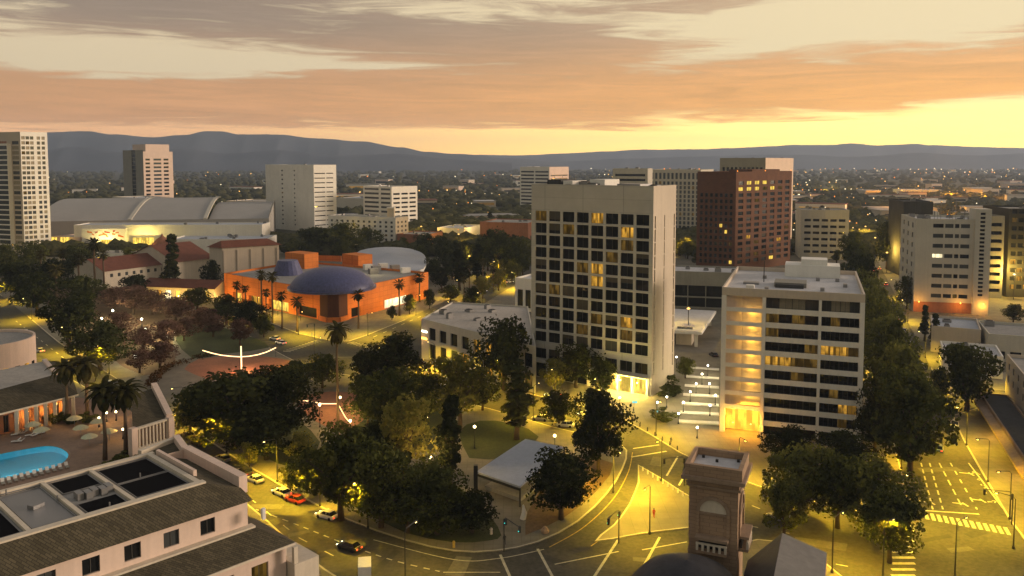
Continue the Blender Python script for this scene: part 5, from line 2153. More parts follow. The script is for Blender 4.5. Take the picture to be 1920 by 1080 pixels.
# ================================================================== FOREGROUND: hotel wings with shingle roofs and the pool
def hotel_wing():
    O = G(381, 906, 20.0)
    u = Vector((.687, .727)).normalized()
    n = Vector((u.y, -u.x))                  # towards the camera side

    def Q(a, b, z):
        return (O.x + u.x * a + n.x * b, O.y + u.y * a + n.y * b, z)
    root = thing('hotel_wing', 'long hotel wing with shingle roof, pink wall and black roof panels in the corner', 'hotel', (O.x, O.y, 0))
    A = math.degrees(math.atan2(u.y, u.x))
    Lm = -46.0
    Dw = 17.5
    # flat deck with cream frame
    MB().quad(Q(Lm, -Dw, 19.6), Q(0, -Dw, 19.6), Q(0, 0, 19.6), Q(Lm, 0, 19.6)).build('roof', 'grey_roof', root, world=True)

    def beam(a0, b0, a1, b1, w, z=19.6, h=.55, m='cream', nm='roof_beam'):
        p, q = Q(a0, b0, z), Q(a1, b1, z)
        return MB().bar(p, q, w, h).build(nm, m, root, world=True)
    beam(Lm, -.5, .4, -.5, 1.1, nm='parapet')
    beam(Lm, -Dw + .4, .4, -Dw + .4, .8, nm='parapet')
    beam(-.35, -Dw + .82, -.35, -1.07, .8, z=19.6, nm='parapet')
    bx = [-4.1, -10.1, -11.6, -17.8, -24.8, -30.5, -37.5]
    for k in (-9.0, -15.4, -21.6, -33.5):
        beam(k, -Dw + .85, k, -1.1, .55, h=.45)
    # black panels: each a tray on the deck
    def panel(a0, a1, b0, b1, m='tank_black', nm='solar_panel', z=19.78):
        p = [Q(a0, b0, 0)[:2], Q(a1, b0, 0)[:2], Q(a1, b1, 0)[:2], Q(a0, b1, 0)[:2]]
        o = MB().prism(ccw(p), 19.61, z).build(nm, m, root, world=True)
        q = inset(ccw(p), -.09)
        f = MB()
        c = ccw(p)
        for i in range(4):
            j = (i + 1) % 4
            f.bar((*c[i], 19.61), (*c[j], 19.61), .09, .2)
        f.build('rim', 'metal_grey', o, world=True)
        return o
    panel(-8.2, -1.2, -8.4, -2.2)
    panel(-8.2, -1.2, -16.0, -9.0)
    panel(-14.6, -9.7, -5.6, -1.9)
    panel(-14.6, -9.7, -16.0, -10.8)
    panel(-21.0, -16.0, -15.8, -2.0, 'metal_grey', 'deck_plate', 19.66)
    panel(-27.0, -22.3, -15.8, -2.0)
    panel(-32.8, -27.6, -15.8, -2.0)
    panel(-39.5, -34.2, -15.8, -2.0)
    # pale machine between the two small panels
    for k in range(5):
        q = Q(-13.6 + k * .95, -7.9 + .5 * (k % 2), 20.1)
        MB().box(q, (.8, 1.6, .9), A).build('air_conditioner', 'metal_grey', root, world=True)
    for a_, b_ in ((-12.0, -1.6), (-20.0, -16.2), (-5.0, -9.0), (-25.0, -16.3), (-30, -1.4), (-15.9, -9.0)):
        q = Q(a_, b_, 19.6)
        MB().tube([q, (q[0], q[1], 20.5)], .1, 6).build('pipe', 'metal_grey', root, world=True)
    MB().tube([Q(-40, -16.6, 19.8), Q(-20, -16.6, 19.8), Q(-1, -16.6, 19.8)], .08, 5).build('pipe_run', 'metal_grey', root, world=True)
    q = Q(-18.5, -9, 19.9)
    MB().box(q, (1.6, 1.2, .5), A + 20).build('vent', 'metal_grey', root, world=True)
    # mansard of shingles on the near side, gable strip at the street end
    sh = MB()
    sh.quad(Q(Lm, .05, 19.9), Q(0.4, .05, 19.9), Q(5.6, 3.6, 16.9), Q(Lm, 3.6, 16.9))
    sh.quad(Q(.1, -Dw + 2, 19.95), Q(5.0, -Dw + 2, 18.2), Q(5.0, 1.2, 18.2), Q(.4, .05, 19.9))
    sh.quad(Q(.4, .05, 19.9), Q(5.0, 1.2, 18.2), Q(5.6, 3.6, 16.9))
    sh.build('shingle_roof', 'shingle', root, world=True)
    MB().bar(Q(5.5, -Dw + .5, 17.2), Q(5.5, 1.0, 17.2), 1.3, 2.6).build('gable_parapet', 'pink_stucco_or_sun', root, world=True)
    MB().bar(Q(.75, -Dw + 1, 19.0), Q(.75, -4.0, 19.0), .5, 1.6).build('side_parapet', 'pink_stucco_or_sun', root, world=True)
    # upper wall with windows
    w = MB()
    p0, p1 = Q(Lm, 3.0, 0), Q(5.0, 3.0, 0)
    Wl = 5.0 - Lm
    xs = sorted([(Wl - 4.9 - 5.05 * k - 2.1, Wl - 4.9 - 5.05 * k) for k in range(9)])
    facade(w, root, p0[:2], p1[:2], 13.2, 16.9, dict(xs=xs, zs=[(.75, 2.85)], rec=.3, glass=lambda r, j: 'glass_blind' if j % 3 == 0 else 'glass_grey' if j % 3 == 1 else 'glass_dark', mull=1, frame='frame'))
    p2, p3 = Q(5.0, -Dw + 1, 0), Q(Lm, -Dw + 1, 0)
    facade(w, root, p1[:2], p2[:2], 0, 17.4, None)
    facade(w, root, p2[:2], p3[:2], 0, 19.5, None)
    w.build('wall', 'pink_stucco_or_sun', root, world=True)
    MB().bar(Q(Lm, 3.45, 13.0), Q(5.6, 3.45, 13.0), 1.2, .3).build('ledge', 'cream', root, world=True)
    # lower shingle roof and wall under it
    lo = MB()
    lo.quad(Q(Lm, 3.8, 13.15), Q(5.4, 3.8, 13.15), Q(9.4, 8.3, 11.0), Q(Lm, 8.3, 11.0))
    lo.quad(Q(5.4, 3.8, 13.15), Q(5.4, -3, 13.15), Q(9.4, -3, 11.0), Q(9.4, 8.3, 11.0))
    lo.build('lower_shingle_roof', 'shingle', root, world=True)
    g = MB().bar(Q(Lm, 8.2, 10.65), Q(9.4, 8.2, 10.65), .35, .3)
    g.bar(Q(9.3, 8.0, 10.65), Q(9.3, -3, 10.65), .35, .3)
    g.build('gutter', 'cream', root, world=True)
    w2 = MB()
    a0, a1, a2 = Q(Lm, 7.3, 0), Q(8.4, 7.3, 0), Q(8.4, -3, 0)
    facade(w2, root, a0[:2], a1[:2], 0, 10.9, dict(xs=lambda W: even(10, W, .5, 1.5), zs=[(1, 4), (6.4, 9.2)], rec=.4, glass=lambda r, j: 'lit_dim' if j in (9,) else 'glass_dark', mull=1))
    facade(w2, root, a1[:2], a2[:2], 0, 10.9, dict(xs=lambda W: even(2, W, .5, 1), zs=[(1, 4), (6.4, 9.2)], rec=.4, glass='glass_dark'))
    w2.build('lower_wall', 'pink_stucco_or_sun', root, world=True)
    # pillared end terrace
    tp = [Q(8.6, 2.5, 0)[:2], Q(12.6, 2.5, 0)[:2], Q(12.6, 9.2, 0)[:2], Q(8.6, 9.2, 0)[:2]]
    MB().prism(ccw(tp), 0, 8.2).build('end_terrace', 'cream', root, world=True)
    for b in (3.0, 5.7, 8.7):
        q = Q(9.0, b, 9.4)
        MB().box(q, (.6, .6, 2.4), A).build('pillar', 'cream', root, world=True)
    q = Q(6.2, 5.2, 15.2)
    MB().box(q, (.5, .5, 1.6), A).build('downpipe_box', 'white_wall', root, world=True)
    return Q, A


Q, A_H = hotel_wing()


def link_roof():
    # low link roof and second wing behind the first
    r = thing('hotel_link', 'low shingled link roof with pale parapet between the hotel wings', 'building', (*G2(300, 840, 15), 0))
    a, b, c, d = G(262, 848, 15), G(330, 822, 15), G(352, 852, 15), G(300, 880, 15)
    MB().prism(ccw([tuple(p.xy) for p in (a, b, c, d)]), 0, 14.6).build('wall', 'cream', r, world=True)
    MB().quad(*[(p.x, p.y, 14.62) for p in (a, b, c, d)]).build('roof', 'shingle', r, world=True)
    MB().bar((b.x, b.y, 14.0), (c.x, c.y, 14.0), 1.1, 1.7).build('gable_parapet', 'pink_stucco_or_sun', r, world=True)
    MB().bar((a.x, a.y, 14.0), (b.x, b.y, 14.0), .9, 1.3).build('parapet', 'cream', r, world=True)
    # gatehouse wing with shingle slope and slatted wall
    r = thing('gatehouse_wing', 'short hotel wing with a shingle slope over a slatted balcony wall', 'building', (*G2(290, 800, 10), 0))
    z1, z0 = 15.5, 12.0
    e0, e1 = G(249, 806, z0), G(318, 785, z0)
    t0, t1 = G(246, 742, z1), G(289, 727, z1)
    MB().quad(e0, e1, t1, t0).build('shingle_roof', 'shingle', r, world=True)
    MB().bar((t1.x, t1.y, z1 - .4), (e1.x, e1.y, z0 - .4), 1.2, 1.5).build('gable_parapet', 'pink_stucco_or_sun', r, world=True)
    d = (e1 - e0).normalized()
    nn = Vector((d.y, -d.x, 0))
    for p in (e0, e1):
        MB().box((p.x, p.y, z0 / 2 + .2), (1.3, 1.3, z0 + .4), math.degrees(math.atan2(d.y, d.x))).build('pillar', 'pink_stucco_or_sun', r, world=True)
    q0, q1 = e0 - nn * .4, e1 - nn * .4
    MB().quad((q0.x, q0.y, 0), (q1.x, q1.y, 0), (q1.x, q1.y, z0), (q0.x, q0.y, z0)).build('wall', 'terracotta', r, world=True)
    for k in range(10):
        q = e0.lerp(e1, (k + .7) / 10.6)
        MB().box((q.x, q.y, z0 - 2.1), (.35, .35, 3.6), math.degrees(math.atan2(d.y, d.x))).build('slat', 'cream', r, world=True)
    MB().bar((e0.x, e0.y, z0 - .2), (e1.x, e1.y, z0 - .2), .7, .4).build('beam', 'cream', r, world=True)
    MB().bar((e0.x, e0.y, z0 - 4.4), (e1.x, e1.y, z0 - 4.4), .7, .5).build('beam', 'cream', r, world=True)
    MB().quad(t0, t1, (t1.x, t1.y, 0), (t0.x, t0.y, 0)).build('back_wall', 'cream', r, world=True)
    # far wing by the road
    z1, z0 = 14.0, 11.0
    r = thing('pool_wing', 'hotel wing with pale flat roof above a lit colonnade beside the pool', 'building', (*G2(60, 700, 14), 0))
    a, b, c, d = G(-60, 706, z1), G(83, 677, z1), G(104, 702, z1), G(-60, 746, z1)
    MB().quad(a, b, c, d).build('roof', 'pale_roof', r, world=True)
    MB().bar((b.x, b.y, z1 - 1), (c.x, c.y, z1 - 1), 1.0, 1.6).build('parapet', 'pink_stucco_or_sun', r, world=True)
    p0, p1, p2 = G(-60, 790, z0), G(146, 739, z0), G(128, 676, z0 + 1)
    m = MB().quad(d, c, p1, p0)
    m.quad(c, b, (p2.x, p2.y, z0), p1)
    m.build('shingle_roof', 'shingle', r, world=True)
    dd = (p1 - p0).normalized()
    nn = Vector((-dd.y, dd.x, 0))
    w = MB()
    L0 = p0 + nn * 2.6
    L1 = p1 + nn * 2.6 - dd * 1.5
    facade(w, r, (L0.x, L0.y), (L1.x, L1.y), 5.5, z0, dict(xs=lambda W: even(9, W, .5, 1), zs=[(.2, 4.0)], rec=.3, glass=lambda r_, j: 'glass_dark', mull=1))
    facade(w, r, (L1.x, L1.y), (p2.x, p2.y), 0, z0, None)
    w.quad((L0.x, L0.y, 0), (L1.x, L1.y, 0), (L1.x, L1.y, 5.5), (L0.x, L0.y, 5.5))
    w.build('wall', 'terracotta', r, world=True)
    MB().bar((p0.x, p0.y, z0 - .35), (p1.x, p1.y, z0 - .35), .4, .35).build('fascia', 'cream', r, world=True)
    for k in range(7):
        q = p0.lerp(p1, .42 + .09 * k) + nn * .4
        MB().box((q.x, q.y, (5.5 + z0 - .3) / 2), (.7, .7, z0 - .3 - 5.5), 20).build('column', 'cream', r, world=True)
        if k in (1, 3, 5):
            q2 = p0.lerp(p1, .45 + .09 * k) + nn * 1.3
            MB().lathe((q2.x, q2.y, z0 - 1.5), [(.02, -.25), (.28, 0), (.02, .25)], 8).build('porch_lamp', 'lamp_orange', r, world=True)
            lightpt('porch_light', (q2.x - WL[r.name][0], q2.y - WL[r.name][1], z0 - 2.4), 300, (1.0, .55, .12), .2, r)
    # round building at the left edge
    c = G(-36, 640, 14)
    rb = thing('rotunda', 'rounded white wall with dark flat roof cut by the left edge', 'building', (c.x, c.y, 0))
    MB().lathe((c.x, c.y, 0), [(13.5, 0), (13.5, 14.8), (12.9, 14.8), (12.9, 14.0)], 40).build('wall', 'pink_stucco_or_sun', rb, world=True)
    MB().lathe((c.x, c.y, 14.0), [(12.9, 0), (.05, .01)], 40).build('roof', 'grey_roof', rb, world=True)
    for k in range(7):
        t = R(-75 + 14 * k)
        q = (c.x + 13.53 * math.cos(t), c.y + 13.53 * math.sin(t))
        MB().box((q[0], q[1], 5), (.12, 1.6, 6), math.degrees(t)).build('window', 'lit_warm' if k % 2 else 'glass_dark', rb, world=True)


link_roof()


# pool terrace
ZP = 5.6
pool_pts = ccw(smooth([G2(x, y, ZP) for x, y in ((-40, 862), (0, 851), (45, 842), (83, 836), (108, 838), (124, 846), (128, 855), (118, 867), (94, 878), (45, 889), (0, 898), (-40, 908))], 3))
po = struct('swimming_pool', MB().prism(pool_pts, ZP - 1.3, ZP - .06, top=False, bottom=True), 'pool_tile')
# terrace slab with the pool cut out of it
_out = ccw([G2(x, y, ZP - .1) for x, y in ((-90, 772), (150, 745), (245, 770), (285, 815), (330, 870), (290, 900), (-90, 990))])
_i = min(range(len(_out)), key=lambda i: _out[i][0])
_j = min(range(len(pool_pts)), key=lambda j: math.dist(pool_pts[j], _out[_i]))
_hole = [pool_pts[(_j - k) % len(pool_pts)] for k in range(len(pool_pts) + 1)]
_loop = _out[_i:] + _out[:_i + 1] + _hole
dk = MB()
dk.quad(*[(*p, ZP - .1) for p in _loop])
for a, b in zip(_out, _out[1:] + _out[:1]):
    dk.quad((*a, 0), (*b, 0), (*b, ZP - .1), (*a, ZP - .1))
deck = struct('pool_terrace', dk, 'deck_tile')
rim = MB()
outp = inset(pool_pts, -.5)
for i in range(len(pool_pts)):
    j = (i + 1) % len(pool_pts)
    rim.quad((*pool_pts[i], ZP), (*pool_pts[j], ZP), (*outp[j], ZP), (*outp[i], ZP))
    rim.quad((*outp[i], ZP), (*outp[j], ZP), (*outp[j], ZP - .1), (*outp[i], ZP - .1))
    rim.quad((*pool_pts[i], ZP - .1), (*pool_pts[j], ZP - .1), (*pool_pts[j], ZP), (*pool_pts[i], ZP))
rim.build('pool_rim', 'stone_dark', po)
for k, (x, y) in enumerate(((20, 872), (70, 860), (105, 856), (40, 884))):
    pass
MB().quad(*[(*p, ZP - .12) for p in pool_pts]).build('water', 'water', po)
for k in range(7):  # unseen spots added under the near rim to brighten the pool
    p = G(-30 + k * 22, 903 - k * 4.6, ZP)
    lt = bpy.data.lights.new('added_pool_spot', 'SPOT')
    lt.energy, lt.color, lt.spot_size, lt.spot_blend, lt.shadow_soft_size = 420, (.75, .95, 1.0), R(165), .8, .12
    lo = bpy.data.objects.new('added_pool_spot', lt)
    COL.objects.link(lo)
    lo.parent = po
    lo.location = (p.x, p.y + 1.0, ZP - .5)
    lo.rotation_euler = (R(78), 0, 0)


def umbrella(px, py, label, lean=0):
    p = G(px, py, ZP)
    o = thing('pool_umbrella', label, 'umbrella', (p.x, p.y, ZP - .1), rnd.uniform(0, 45), 'umbrellas around the pool')
    MB().tube([(0, 0, 0), (0, 0, 2.5)], .05, 6).build('pole', 'metal_grey', o)
    MB().lathe((0, 0, 1.9), [(1.7, 0), (1.1, .42), (.5, .68), (.03, .8)], 8).build('canopy', 'cloth_pale', o)


for px, py, lab in ((62, 812, 'pale parasol left of the lit colonnade steps, nearest the column lamps'), (78, 822, 'pale parasol right beside the deck chairs'),
                    (140, 800, 'pale parasol between the colonnade and first palm'), (152, 818, 'pale parasol behind the palm near the pool tip'), (168, 835, 'lone pale parasol between pool tip and palm'),
                    (205, 825, 'pale parasol right between the two tall palms'), (184, 806, 'pale parasol left of the glowing wall lamp')):
    umbrella(px, py, lab)
for k in range(9):
    px, py = 25 + (k % 7) * 9 + rnd.uniform(-3, 3), 815 + (k // 7) * 12 + rnd.uniform(-3, 3)
    p = G(px, py, ZP)
    o = thing('deck_chair', 'white deck chair in the cluster between pool and colonnade', 'deck chair', (p.x, p.y, ZP - .1), rnd.uniform(-30, 30) + 40, 'deck chairs by the pool')
    MB().box((0, 0, .36), (1.3, .6, .08)).build('seat', 'white_wall', o)
    MB().bar((.6, 0, .38), (1.2, 0, .85), .6, .07).build('backrest', 'white_wall', o)
    for x, y in ((-.55, -.25), (-.55, .25), (.5, -.25), (.5, .25)):
        MB().box((x, y, .16), (.06, .06, .32)).build('leg', 'metal_grey', o)
for k in range(11):
    px = 6 + k * 12
    p = G(px, 908 - k * 3.1, ZP)
    o = thing('lounge_chair', 'dark lounge chair in the row along the near pool side', 'lounge chair', (p.x, p.y, ZP - .1), 130, 'lounge chairs along the near pool side')
    MB().box((0, 0, .36), (1.3, .6, .1)).build('seat', 'concrete_dark', o)
    MB().bar((.6, 0, .38), (1.15, 0, .9), .6, .07).build('backrest', 'concrete_light', o)
    for x, y in ((-.55, -.25), (-.55, .25), (.5, -.25), (.5, .25)):
        MB().box((x, y, .16), (.06, .06, .32)).build('leg', 'metal_grey', o)
for px, py, lab in ((25, 802, 'small glowing lamp at the left end of the pool terrace'), (58, 795, 'small glowing lamp in the planting below the colonnade'), (231, 822, 'bright upright lamp on the terrace wall behind the palms'),
                    (200, 790, 'small glowing lamp left of the slatted wall'), (218, 788, 'small glowing lamp close to the slatted wall'), (186, 800, 'glowing lamp behind the feathery palm')):
    p = G(px, py, ZP)
    globe_lamp((p.x, p.y), lab, None, 2.0, 330, .26, 'lamp_warm', ZP - .1, (1.0, .55, .14))
for px, py, w in ((110, 790, 4), (130, 795, 4), (160, 792, 5), (215, 880, 6), (235, 868, 5), (250, 885, 6), (190, 888, 4), (90, 790, 3), (268, 850, 5)):
    p = G(px, py, ZP)
    tree('bush', (p.x, p.y), 2.2, w, 'leaf_mid', 'dark clipped shrub planted along the pool terrace', 'shrubs on the pool terrace', z=ZP - .15, cat='shrub')
for i, (px, pb, pt, w, lab, kd) in enumerate(((197, 862, 722, 95, 'tall feathery palm standing at the near side of the pool terrace', 'feather'), (236, 858, 720, 90, 'tall feathery palm beside the slatted balcony wall', 'feather'),
                                              (125, 790, 680, 75, 'feathery palm in front of the colonnade end', 'feather'), (165, 785, 672, 85, 'feathery palm where the colonnade meets the road', 'feather'))):
    ppalm(kd, px, pb, pt, w, lab, None, ZP - .1)


# ------------------------------------------------------------------ stone museum tower at the bottom right
def stone_tower():
    H = 31.0
    a, b = G(1288, 868, H), G(1389, 882, H)
    d = (b - a).normalized()
    W = (b - a).length
    nin = Vector((-d.y, d.x, 0))
    A = math.degrees(math.atan2(d.y, d.x))
    root = thing('stone_tower', 'square sandstone tower with arched relief and small balcony', 'tower', (a.x, a.y, 0))

    def P(x, dep, z):
        q = a + d * x + nin * dep
        return (q.x, q.y, z)

    def bx(x0, x1, d0, d1, z0, z1, nm, m='stone', par=None):
        p = [P(x0, d0, 0)[:2], P(x1, d0, 0)[:2], P(x1, d1, 0)[:2], P(x0, d1, 0)[:2]]
        return MB().prism(p, z0, z1, bottom=True).build(nm, m, par or root, world=True)
    bx(0.25, W - .25, .25, W - .25, 0, H - 2.6, 'shaft')
    bx(-.05, W + .05, -.05, W + .05, H - 2.6, H - 2.35, 'string_course', 'stone_dark')
    bx(.12, W - .12, .12, W - .12, H - 2.35, H - 1.7, 'frieze')
    c1 = bx(-.55, W + .55, -.55, W + .55, H - 1.7, H - 1.25, 'cornice', 'stone_dark')
    for x0, x1, d0, d1 in ((-.2, W + .2, -.2, .3), (-.2, W + .2, W - .3, W + .2), (-.2, .3, .3, W - .3), (W - .3, W + .2, .3, W - .3)):
        bx(x0, x1, d0, d1, H - 1.25, H, 'parapet')
    bx(.3, W - .3, .3, W - .3, H - 1.24, H - .85, 'roof', 'white_roof')
    for x, dd, s in ((1.2, 1.0, .3), (3.2, .8, .22), (5.0, 1.4, .35), (2.6, 3.8, .3), (W - 1.0, W - 1.2, .3), (.9, W - 1.2, .3)):
        bx(x, x + s, dd, dd + s, H - .85, H - .55, 'vent', 'metal_dark')
    # arched relief on the front and the right side
    def relief(front):
        def F(x, o, z):
            return P(x, .25 - o, z) if front else P(W - .25 + o, x, z)
        zc, r = H - 5.4, 1.5
        cx = W * .50
        ar = MB()
        N = 16
        for i in range(N):
            t0, t1 = math.pi * i / N, math.pi * (i + 1) / N
            ring = []
            for t in (t0, t1):
                for rr in (r, r + .38):
                    ring.append((cx + rr * math.cos(t), zc + rr * math.sin(t)))
            q = [ring[0], ring[1], ring[3], ring[2]]
            f = [F(x, .22, z) for x, z in q]
            bk = [F(x, -.05, z) for x, z in q]
            ar.quad(*f)
            ar.quad(f[1], f[2], bk[2], bk[1])
            ar.quad(f[0], f[3], bk[3], bk[0])
        ar.build('arch', 'stone_dark', root, world=True)
        pa = MB()
        pa.quad(*[F(cx + r * math.cos(math.pi * i / 12), .03, zc + r * math.sin(math.pi * i / 12)) for i in range(13)])
        pa.build('blind_panel', 'cream' if front else 'stone', root, world=True)
        jm = MB()
        for sx in (-1, 1):
            x0, x1 = cx + sx * r, cx + sx * (r + .38)
            q = [F(x0, .2, zc - 2.6), F(x1, .2, zc - 2.6), F(x1, .2, zc), F(x0, .2, zc)]
            bk = [F(x0, -.05, zc - 2.6), F(x1, -.05, zc - 2.6), F(x1, -.05, zc), F(x0, -.05, zc)]
            jm.quad(*q)
            jm.quad(q[0], q[3], bk[3], bk[0])
            jm.quad(q[1], q[2], bk[2], bk[1])
        jm.build('jamb', 'stone', root, world=True)
        w = MB().quad(F(cx - r, .01, zc - 2.6), F(cx + r, .01, zc - 2.6), F(cx + r, .01, zc - .02), F(cx - r, .01, zc - .02))
        w.build('recess', 'stone', root, world=True)
        tr = MB()
        for z in (zc - .2, ):
            q0, q1 = F(cx - r, .12, z), F(cx + r, .12, z)
            tr.bar(q0, q1, .2, .18)
        tr.build('transom', 'stone_dark', root, world=True)
        # balcony with balusters
        zb = zc - 4.4
        s0, s1 = F(cx - 1.8, .55, zb + 1.5), F(cx + 1.8, .55, zb + 1.5)
        MB().bar(s0, s1, 1.2, .3).build('hood', 'stone_dark', root, world=True)
        s0, s1 = F(cx - 1.7, .55, zb), F(cx + 1.7, .55, zb)
        bal = MB().bar(s0, s1, 1.1, .3).build('balcony_floor', 'stone', root, world=True)
        s0, s1 = F(cx - 1.7, .98, zb + 1.0), F(cx + 1.7, .98, zb + 1.0)
        MB().bar(s0, s1, .22, .18).build('rail', 'cream', bal, world=True)
        for k in range(6):
            x = cx - 1.55 + .62 * k
            q = F(x, .98, zb + .65)
            MB().box(q, (.26, .26, .7), A).build('baluster', 'cream', bal, world=True)
        q = F(cx, .28, zb + .75)
        MB().box(q, (3.0, .1, .9) if front else (.1, 3.0, .9), A).build('opening', 'metal_dark', root, world=True)
    relief(True)
    relief(False)
    bx(W * .46, W * .54, .19, .3, H - 12.4, H - 11.4, 'slit_window', 'metal_dark')
    # stone coursing: fine joints as thin bands
    # slate drum roof in front, and the gallery wing with its gable
    c = P(W * .22, -6.5, 0)
    dr = thing('slate_dome', 'dark slate conical roof just below the sandstone tower', 'roof', (c[0], c[1], 0))
    MB().lathe((c[0], c[1], 0), [(6.2, 0), (6.2, 17.9)], 36).build('wall', 'stone', dr, world=True)
    MB().lathe((c[0], c[1], 17.9), [(6.6, -.1), (6.6, .2), (6.0, 2.0), (4.6, 3.6), (2.4, 4.6), (.05, 5.0)], 36).build('slate_roof', 'slate', dr, True, world=True)
    # gabled wing
    g = thing('gallery_wing', 'gallery wing with a pale grey gable roof beside the sandstone tower', 'building', (*P(W + 3, 0, 0)[:2], 0))
    zr, ze = 23.4, 22.0
    r0, r1 = P(W + 4.3, 3.0, zr), P(W + 4.3, -28, zr)
    e0, e1 = P(W + 9.0, 3.0, ze), P(W + 9.0, -28, ze)
    l0, l1 = P(W + .6, 3.0, 19.5), P(W + .6, -28, 19.5)
    MB().quad(r0, e0, e1, r1).build('roof', 'gable_roof', g, world=True)
    MB().quad(l0, r0, r1, l1).build('dark_roof_slope', 'slate', g, world=True)
    wv = MB()
    wv.quad((*l0[:2], 0), (*e0[:2], 0), e0, r0, l0)
    wv.quad((*e0[:2], 0), (*e1[:2], 0), e1, e0)
    wv.quad((*l0[:2], 0), (*l1[:2], 0), l1, l0)
    wv.build('wall', 'stone', g, world=True)
    q = P(W + 7.6, -2.0, 21.0)
    MB().lathe(q, [(.02, .5), (.35, .3), (.35, 0)], 8).build('roof_vent', 'metal_grey', g, world=True)


stone_tower()


# ------------------------------------------------------------------ park things
def stage():
    z = 4.3
    c4 = [G(985, 823, z + .8), G(1058, 838, z + .8), G(975, 912, z - .2), G(893, 884, z - .2)]
    o = thing('stage_canopy', 'grey sloping stage canopy standing on posts in the park', 'canopy', (c4[3].x, c4[3].y, 0))
    m = MB()
    m.quad(*c4)
    lo = [p - Vector((0, 0, .35)) for p in c4]
    m.quad(*lo)
    for i in range(4):
        j = (i + 1) % 4
        m.quad(c4[i], c4[j], lo[j], lo[i])
    m.build('roof', 'bluegrey_roof', o, world=True)
    MB().bar(lo[3] - Vector((0, 0, .45)), lo[2] - Vector((0, 0, .45)), .35, .44).build('truss', 'metal_dark', o, world=True)
    for p in c4[:3]:
        MB().tube([(p.x, p.y, 0), (p.x, p.y, p.z - .36)], .16, 8).build('post', 'metal_dark', o, world=True)
    p = c4[3]
    MB().box((p.x - .1, p.y, 2.7), (.8, .8, 5.4)).build('loudspeaker_tower', 'metal_dark', o, world=True)
    cc = (c4[0] + c4[1] + c4[2] + c4[3]) / 4
    q = [(p.x * .82 + cc.x * .18, p.y * .82 + cc.y * .18) for p in c4]
    MB().prism(ccw(q), .14, .9).build('stage_floor', 'grey_roof', o, world=True)


stage()


def string_lights(name, label, pts, posts=(), bulbs=None, r=.09):
    o = thing(name, label, 'string lights', (pts[0][0], pts[0][1], 0))
    MB().tube(pts, r, 6).build('light_strand', 'strip_light', o, world=True)
    for p in posts:
        MB().tube([(p[0], p[1], 0), (p[0], p[1], p[2] + .1)], .08, 6).build('post', 'metal_dark', o, world=True)
    return o


zs_ = 3.2  # arc and mast are made-up forms for light trails and a lit fountain
arc = [G(x, y, zs_) for x, y in ((380, 657), (397, 662), (415, 666), (433, 668), (450, 669), (467, 668), (484, 665), (500, 660), (517, 652))]
sl_o = string_lights('arc_of_lights', 'glowing arc standing in for light trails over the red fountain plaza', [tuple(p) for p in arc], [tuple(arc[0]), tuple(arc[4]), tuple(arc[8])], r=.15)
p = G(453, 697)
ht = height(453, 697, 650)
fo = thing('light_mast', 'tall glowing mast standing in for the lit fountain of the red plaza', 'lamp', (p.x, p.y, .14))
MB().tube([(0, 0, .6), (0, 0, ht)], .20, 8).build('glowing_tube', 'strip_light', fo)
MB().lathe((0, 0, 0), [(.9, 0), (.8, .5), (.4, .65)], 12).build('foot', 'metal_dark', fo)
for t in (.25, .7):
    lightpt('mast_light', (0.5, -.6, ht * t + .8), 2600, (1.0, .50, .22), .4, fo)
pts = [G(562, 750, 3.0), G(585, 753, 2.8), G(605, 757, 3.2), G(632, 757, 3.6)]
string_lights('strand_over_palm_plaza', 'strand of glowing bulbs leading to the tall palm', [tuple(p) for p in pts], [tuple(pts[0])], r=.11)
pts = [G(634, 757, 3.6), G(640, 769, 3.2), G(648, 783, 3.0), G(657, 793, 3.4)]
string_lights('strand_past_palm', 'short steep strand of bulbs between the palm and a globe lamp', [tuple(p) for p in pts], r=.11)

for px, yg, yb, lab, pw in ((807, 858, 925, 'globe lamp glowing between the slender tree and lit trunks', 1300), (890, 801, 842, 'globe lamp close to the right of the slender tree', 1100), (1040, 818, 848, 'globe lamp behind the stage canopy', 1100),
                            (600, 760, 802, 'globe lamp at the left strand of bulbs', 900), (638, 746, 772, 'globe lamp at the foot of the tall palm', 900), (657, 790, 812, 'bright globe lamp at the end of the steep strand', 1200),
                            (765, 799, 825, 'small globe lamp deep among the middle park trees', 300), (800, 784, 805, 'small globe lamp behind the airy park tree', 300)):
    pixlamp(px, yg, yb, lab, None, pw * 2.6)
# low white lamps over the jacaranda lawn
for k, (px, py) in enumerate(((191, 598), (212, 583), (225, 590), (203, 612), (266, 599), (274, 617), (294, 631), (326, 625), (254, 671), (313, 633))):
    pixlamp(px, py, py + 14, 'white lamp glowing over the dry lawn among jacaranda trees', 'lamps on the jacaranda lawn', 3600, .42, 'lamp_white', (1.0, .80, .42))
# terrace lamps beside the tower
for k, (px, py) in enumerate(((1268, 670), (1327, 686), (1316, 702), (1305, 720), (1294, 735), (1341, 742), (1281, 755), (1331, 761), (1250, 745), (1232, 755), (1162, 746), (1272, 776), (1307, 803), (1330, 720))):
    pixlamp(px, py, py + 20, 'white globe lamp on the pale terrace right of the gridded tower', 'lamps on the lit terrace', 800, .26, 'lamp_white', (1.0, .82, .42))

# ------------------------------------------------------------------ street lamps
def lamps_along(pxs, lab, group, head, power=6500, mark=None):
    for px, py in pxs:
        street_lamp(G2(px, py), head, lab, group, power * 3.0)


